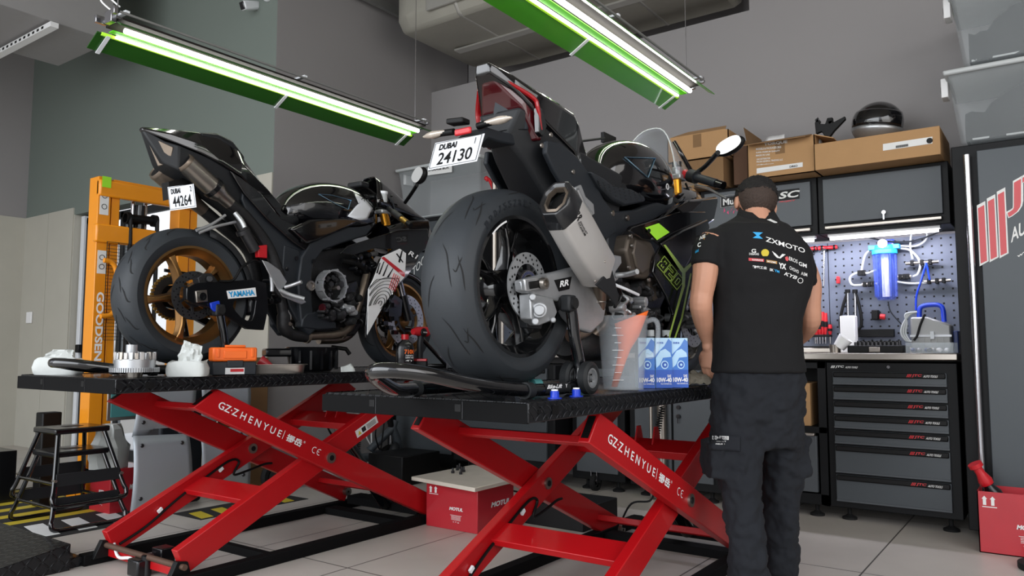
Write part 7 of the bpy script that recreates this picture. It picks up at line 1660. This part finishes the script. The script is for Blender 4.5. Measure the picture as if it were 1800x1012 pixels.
# oil cartons
for k, (xc, d_, lb) in enumerate(((1137, 3.0, 'blue oil carton partly behind the measuring jug'), (1167.5, 3.02, 'blue oil carton in the middle of the three'), (1196, 3.05, 'rightmost blue oil carton of the three beside the rag'))):
    c = gD(xc, 680, d_); c = V((c.x, c.y, ZR)); hw = .0325; H_ = .197; t = thing('oil_carton', lb, 'carton', c, 'blue oil cartons on the right platform')
    MB().cbox(c + UZ * H_ / 2 + FH * .04, RGT * hw, FH * .04, UZ * H_ / 2).build('box', 'oil_light', t, bevel=.002)
    F = lambda u, v, o=.0006: c + RGT * (u * 2 - 1) * hw + UZ * v * H_ - FH * o
    b = MB(); b.add([F(0, 0), F(1, 0), F(1, .36), F(0, .36)], [(0, 1, 2, 3)]); b.cur = 1; b.add([F(0, .36), F(1, .36), F(1, .92), F(.8, .98), F(.55, .84), F(0, .66)], [(0, 1, 2, 3, 4, 5)])
    b.cur = 2   # rider and bike shapes in pale blue
    b.add([F(.05, .40, .001), F(.25, .46, .001), F(.45, .60, .001), F(.95, .62, .001), F(.9, .70, .001), F(.6, .78, .001), F(.3, .74, .001), F(.02, .60, .001)], [tuple(range(8))])
    b.add([F(.55 + .23 * math.cos(a), .46 + .085 * math.sin(a), .0014) for a in [2 * PI * j / 20 for j in range(20)]], [tuple(range(20))]); b.cur = 0
    b.add([F(.56 + .17 * math.cos(a), .46 + .062 * math.sin(a), .0018) for a in [2 * PI * j / 20 for j in range(20)]], [tuple(range(20))]); b.cur = 2
    b.add([F(.57 + .07 * math.cos(a), .46 + .026 * math.sin(a), .0022) for a in [2 * PI * j / 16 for j in range(16)]], [tuple(range(16))])
    b.build('artwork', ['oil_deep', 'oil_blue', 'oil_light'], t, smooth=0)
    b = MB(); text(b, '10W-40', F(.06, .115, .002), RGT * hw * 1.8, UZ * .018, .035); text(b, 'SAE', F(.70, .215, .002), RGT * hw * .45, UZ * .010, .02); text(b, 'FULLY SYNTHETIC OIL', F(.3, .07, .002), RGT * hw * 1.3, UZ * .005, .02); b.build('white_print', 'white', t)
    b = MB(); text(b, '\u6da6\u6ed1\u6cb9', F(.08, .88, .002), RGT * hw * .8, UZ * .008, .02); b.build('dark_print', 'oil_deep', t)
for (x, y, d_), lb in (((1143, 600, 3.13), 'clear bottle neck behind the left oil carton'), ((1171, 600, 3.15), 'clear bottle neck behind the middle oil carton')):
    c = gD(x, y, d_); c = V((c.x, c.y, ZR)); t = thing('clear_bottle', lb, 'bottle', c, 'pale bottles behind the oil cartons')
    MB().lathe([(0, .03), (.17, .03), (.19, .014), (.205, .014)], c, (0, 0, 1), 20).build('body', 'frosted', t); MB().cyl(c + UZ * .205, c + UZ * .23, .017, 16).build('cap', 'bin_rim', t)
b = MB(); random.seed(5); c = gD(1226, 676, 3.28)
vs = []; n = 16
for i in range(n + 1):
    for j in range(n + 1):
        u, v = i / n - .5, j / n - .5; h = .05 * max(0, 1 - 3.2 * (u * u + v * v)) + .03 * noise.noise(V((u * 7, v * 7, 1)))
        vs.append(V((c.x, c.y, ZR + .004)) + RGT * u * .16 + FH * v * .14 + UZ * max(0, h))
b.add(vs, [(i * (n + 1) + j, (i + 1) * (n + 1) + j, (i + 1) * (n + 1) + j + 1, i * (n + 1) + j + 1) for i in range(n) for j in range(n)]).build('rag', 'rag', label='crumpled dirty rag at the right of the oil cartons', cat='rag', solid=.003)
# ================================================================ pegboard tools and bench things
PX = 5.39
def gp(x, y, dx=0): return gX(x, y, PX - dx)
def thandle(x0, x1, y, sx, sy, label):
    t = thing('t_handle_wrench', label, 'wrench', gp(sx, y), 'T handle wrenches on the pegboard')
    a, c = gp(x0, y + 1, .03), gp(x1, y - 1, .03); MB().tube([a, a.lerp(c, .1), a.lerp(c, .42), a.lerp(c, .5), a.lerp(c, .58), a.lerp(c, .9), c], [.012, .015, .012, .010, .012, .015, .011], 14).build('grip', 'red', t)
    for k in (.16, .80): q = a.lerp(c, k); q2 = a.lerp(c, k + .1); MB().cyl(q, q2, .0165, 14).build('grip_band', 'black', t)
    MB().cyl(gp(sx, y, .03), gp(sx - 1, sy, .03), .006, 10).build('shaft', 'chrome', t)
    MB().box(gp(sx - 6, y + 6, .04) , gp(sx + 6, y + 3, -.005)).build('hook', 'black', t)
thandle(1412, 1436, 437, 1425, 500, 'T handle wrench with red grip partly behind the man')
thandle(1438, 1472, 435, 1449, 503, 'T handle wrench with red grip and long shaft, right of the other one')
t = thing('red_hook', 'small red plastic hook on the pegboard', 'hook', gp(1473, 490)); MB().box(gp(1470, 498, .03), gp(1477, 486, -.004)).build('clip', 'red', t, bevel=.003)
# water filter
t = thing('water_filter', 'clear blue water filter housing with a gauge on the pegboard', 'water filter', gp(1556, 530)); c = gp(1556, 470, .06)
top = gp(1556, 447, .06).z; bot = gp(1556, 527, .06).z
MB().lathe([(0, .05), (.02, .06), (.10, .062), (top - bot, .068)], V((c.x, c.y, bot)), (0, 0, 1), 30).build('bowl', 'blue_clear', t)
b = MB()
for k in range(10): a = k * PI / 5; b.cyl(V((c.x + .062 * math.cos(a), c.y + .062 * math.sin(a), bot + .02)), V((c.x + .067 * math.cos(a), c.y + .067 * math.sin(a), top)), .005, 6)
b.build('ribs', 'blue_clear', t)
MB().cyl(V((c.x, c.y, bot + .02)), V((c.x, c.y, top)), .022, 18).build('cartridge', 'white', t)
MB().lathe([(0, .074), (.028, .074), (.032, .064), (.055, .06), (.06, .04)], V((c.x, c.y, top)), (0, 0, 1), 30).box((c.x - .03, c.y - .09, top + .03), (c.x + .03, c.y + .09, top + .06)).build('head', 'sky_blue', t, bevel=.003)
p = gp(1551, 428, .13); gg = MB().cyl(p, p + V((.02, 0, 0)), .028, 28).build('gauge', 'chrome', t); MB().cyl(p - V((.002, 0, 0)), p, .024, 28).build('gauge_face', 'white', gg); MB().bar(p - V((.003, .006, .01)), p + V((-.003, .004, .016)), .002, .001, (1, 0, 0)).build('needle', 'black', gg)
MB().box(gp(1546, 450, .0), gp(1571, 420, .04)).build('wall_bracket', 'blue', t, bevel=.003)
def hose(px, r, m, label, dx=.035, cat='hose'): MB().tube(spline([gp(x, y, dx) for x, y in px], 7), r, 8).build('hose', m, label=label, cat=cat)
hose([(1531, 438), (1520, 450), (1514, 478)], .007, 'bin_rim', 'clear hose curving down from the left port of the filter')
hose([(1540, 474), (1525, 480), (1505, 480), (1494, 488), (1498, 500), (1515, 501)], .007, 'bin_rim', 'clear hose loop left of the blue filter')
hose([(1578, 436), (1600, 440), (1617, 460), (1614, 480), (1605, 486)], .007, 'bin_rim', 'clear hose curving from the right port of the filter')
hose([(1578, 432), (1610, 432), (1628, 420), (1626, 404), (1605, 405), (1600, 432), (1604, 455)], .006, 'bin_rim', 'clear hose making a big loop at the upper right of the pegboard')
hose([(1577, 495), (1600, 498), (1628, 497)], .007, 'bin_rim', 'clear hose running right from the filter bowl')
hose([(1504, 412), (1530, 418), (1560, 424), (1600, 424), (1640, 412), (1672, 395)], .005, 'frame_grey', 'grey cable sagging across the pegboard under the lamp', .05, 'cable')
hose([(1561, 530), (1566, 548), (1585, 570), (1596, 580)], .004, 'frame_grey', 'thin grey tube hanging below the filter', .05)
hose([(1628, 462), (1620, 490), (1611, 520), (1610, 545)], .006, 'blue', 'blue hose hanging down to the fluid machine', .05)
hose([(1628, 462), (1632, 480), (1634, 492)], .006, 'blue', 'short blue hose between the two manifolds', .05)
def fit(x0, x1, y, label):
    t = thing('hose_fitting', label, 'fitting', gp(x0, y), 'black hose fittings on the pegboard'); a, c = gp(x0, y, .035), gp(x1, y - (x1 - x0) * .06, .035)
    MB().cyl(a, c, .010, 12).build('pipe', 'steel', t)
    for k in (.2, .5, .75): q = a.lerp(c, k); MB().cbox(q, V((.018, 0, 0)), V((0, .010, 0)), V((0, 0, .017))).build('clip', 'black', t, bevel=.003)
fit(1508, 1522, 480, 'black hose fitting left of the filter, upper'); fit(1515, 1542, 500, 'black hose fitting left of the filter, lower'); fit(1592, 1650, 463, 'long black manifold with steel pipe, top right'); fit(1578, 1602, 487, 'black hose fitting right of the filter bowl'); fit(1624, 1671, 495, 'long black manifold with steel pipe, lower right')
# spanners in a white canister
ZB = .986
c = V((5.25, gX(1493, 600, 5.25).y, ZB)); 
t = thing('white_canister', 'white plastic canister on the bench in front of two steel tubes', 'canister', c); zt_ = gX(1493, 555, 5.25).z
MB().box((5.21, c.y - .045, ZB), (5.29, c.y + .045, zt_)).build('body', 'white', t, bevel=.006)
for x, lb in ((1490, 'left chrome puller bar hanging on the pegboard'), (1503, 'right chrome puller bar hanging on the pegboard')):
    a, q = gp(x, 512, .03), gp(x + 1, 560, .03); t = thing('puller_bar', lb, 'tool', a, 'chrome puller bars'); MB().cyl(a, q, .009, 12).build('bar', 'chrome', t); MB().cyl(a + V((0, 0, -.01)), a + V((0, 0, .012)), .017, 12).build('eye', 'black', t)
hose([(1490, 512), (1480, 545), (1477, 570), (1482, 590)], .010, 'black', 'black strap hanging left of the canister', .03, 'strap'); hose([(1503, 512), (1512, 545), (1514, 570), (1508, 580)], .010, 'black', 'black strap hanging right of the canister', .03, 'strap')
# screwdriver rack
random.seed(2)
t = thing('tool_rack', 'black rack holding red handled screwdrivers beside the man', 'rack', gp(1440, 590)); MB().box(gp(1420, 592, .07), gp(1463, 588, 0)).build('shelf', 'black', t, bevel=.002)
for k, (x, y) in enumerate(((1436, 545), (1441, 560), (1446, 548), (1451, 550), (1459, 570), (1433, 565))):
    a, q = gp(x, 588, .035), gp(x, y, .035); s = thing('screwdriver', ('tall red and black screwdriver nearest the mans elbow', 'screwdriver with a mostly black grip in the rack', 'red screwdriver third from the left in the rack', 'tallest red screwdriver in the rack', 'short thick red screwdriver at the right end of the rack', 'small screwdriver half hidden at the left of the rack')[k], 'screwdriver', a, 'screwdrivers in the black rack')
    MB().tube([a, a.lerp(q, .3), a.lerp(q, .7), q], [.008, .013, .014, .011], 12).build('handle', 'red', s); MB().cyl(a.lerp(q, .35), a.lerp(q, .6), .0148, 12).build('grip_band', 'black', s); MB().cyl(a - V((0, 0, .06)), a, .004, 8).build('shaft', 'chrome', s)
# charger, power strip
t = thing('battery_charger', 'black charger with a red plug on the pegboard', 'charger', gp(1540, 550)); MB().box(gp(1532, 562, .07), gp(1547, 545, .0)).build('body', 'black', t, bevel=.006); MB().cyl(gp(1547, 556, .05), gp(1556, 557, .05), .018, 14).build('plug', 'red', t)
MB().box(gp(1505, 592, .035), gp(1573, 578, .0)).build('power_strip', 'black', label='black power strip along the foot of the pegboard', cat='power strip', bevel=.003)
# socket case
y0, y1 = gX(1590, 615, 4.98).y, gX(1492, 615, 4.98).y
t = thing('socket_case', 'black case of sockets lying open on the worktop', 'tool case', (5.05, (y0 + y1) / 2, ZB)); MB().box((4.94, y0, ZB), (5.18, y1, ZB + .045)).build('case', 'black', t, bevel=.006)
for i in range(11):
    for j in range(2): q = V((4.99 + j * .08, y0 + .04 + (y1 - y0 - .08) * i / 10, ZB + .045)); MB().cyl(q, q + V((0, 0, .02 + .008 * j)), .011, 10).build('socket', 'dark_steel', t)
MB().box((4.925, (y0 + y1) / 2 - .03, ZB + .005), (4.941, (y0 + y1) / 2 + .03, ZB + .035)).build('latch', 'steel', t, bevel=.003)
b = MB().lathe([(0, .035), (.07, .045), (.07, .041), (.004, .03)], V((5.0, y1 + .06, ZB + .035)), (0, -.6, .8), 20); b.build('paper_cup', 'white', label='white and red paper cup leaning at the left of the socket case', cat='cup')
# organiser tray
y0, y1 = gX(1681, 615, 4.97).y + .01, gX(1594, 615, 4.97).y
t = thing('parts_tray', 'clear plastic tray of small parts at the right end of the worktop', 'tray', (5.03, (y0 + y1) / 2, ZB))
b = MB()
for a, q in (((4.93, y0, ZB), (5.15, y1, ZB + .004)), ((4.93, y0, ZB), (4.934, y1, ZB + .06)), ((5.146, y0, ZB), (5.15, y1, ZB + .06)), ((4.93, y0, ZB), (5.15, y0 + .004, ZB + .06)), ((4.93, y1 - .004, ZB), (5.15, y1, ZB + .06))): b.box(a, q)
b.build('tray', 'frosted', t)
random.seed(11)
for k in range(14): MB().ball((random.uniform(4.96, 5.1), random.uniform(y0 + .03, y1 - .03), ZB + .018), random.uniform(.010, .02), .014, .012, 8, 6).build('small_part', ('navy', 'yellow', 'dark_steel', 'white', 'galv')[k % 5], label='small spare part in the clear tray', cat='spare part', group='small parts in the clear tray')
# fluid machine
y0, y1 = gX(1672, 580, 5.2).y, gX(1601, 580, 5.2).y; z1 = gX(1640, 556, 5.15).z; ym = (y0 + y1) / 2
t = thing('fluid_machine', 'silver grey fluid machine with a blue carrying handle on the bench', 'machine', (5.27, ym, ZB))
MB().prism([(5.19, y0, ZB), (5.19, y1, ZB), (5.19, y1, z1), (5.19, y0 + .12, z1), (5.19, y0, z1 - .05)], (.15, 0, 0)).build('body', 'galv', t, bevel=.01)
MB().box((5.18, y0 - .003, (ZB + z1) / 2 - .012), (5.345, y1 + .003, (ZB + z1) / 2 + .0)).build('seam_band', 'white_gloss', t)
for k in range(5): y = y0 + .04 + k * (y1 - y0 - .08) / 4; MB().box((5.184, y, ZB + .01), (5.191, y + .012, (ZB + z1) / 2 - .02)).build('rib', 'galv', t)
MB().box((5.17, ym - .02, (ZB + z1) / 2 - .025), (5.19, ym, (ZB + z1) / 2 + .02)).build('latch', 'cast', t)
MB().tube(spline([(5.26, y1 - .04, z1), (5.26, y1 - .05, z1 + .06), (5.26, ym, z1 + .075), (5.26, y0 + .05, z1 + .06), (5.26, y0 + .04, z1 - .03)], 6), .014, 12).build('handle', 'blue', t)
MB().box((5.2, .50, ZB), (5.34, y0 - .01, ZB + .13)).build('blue_box', 'navy', label='dark blue box at the right end behind the fluid machine', cat='box', bevel=.005)
for k, lb in enumerate(('outermost clear hose coil left of the fluid machine', 'middle clear hose coil left of the fluid machine', 'innermost clear hose coil left of the fluid machine')): MB().tube(spline([gX(x, y, 5.17) for x, y in ((1612, 548), (1600 - k * 4, 552), (1588 + k * 3, 568), (1584 + k * 4, 585), (1592 + k * 3, 598), (1602, 600))], 7), .006, 8).build('hose_coil', 'bin_rim', label=lb, cat='hose')
hose([(1626, 552), (1618, 570), (1612, 590), (1606, 598)], .007, 'black', 'black cable down the front of the fluid machine', .22, 'cable')
MB().lathe([(0, .03), (.05, .034), (.05, .031), (.003, .027)], (5.0, gX(1468, 610, 5.0).y, ZB), (0, 0, 1), 24).build('steel_cup', 'steel', label='small steel cup on the worktop beside the man', cat='cup')
# a row of clutter on the bench seen through the right motorcycle
random.seed(6)
for k in range(16):
    y = 2.3 + k * .1; m_ = ('red', 'white', 'navy', 'black', 'card', 'orange', 'teal', 'label_white')[k % 8]; h = random.uniform(.02, .06)
    MB().box((4.95, y, ZB), (5.05, y + random.uniform(.04, .08), ZB + h)).build('small_box', m_, label='small coloured box in the row on the far worktop', cat='box', group='small boxes along the far worktop', bevel=.002)
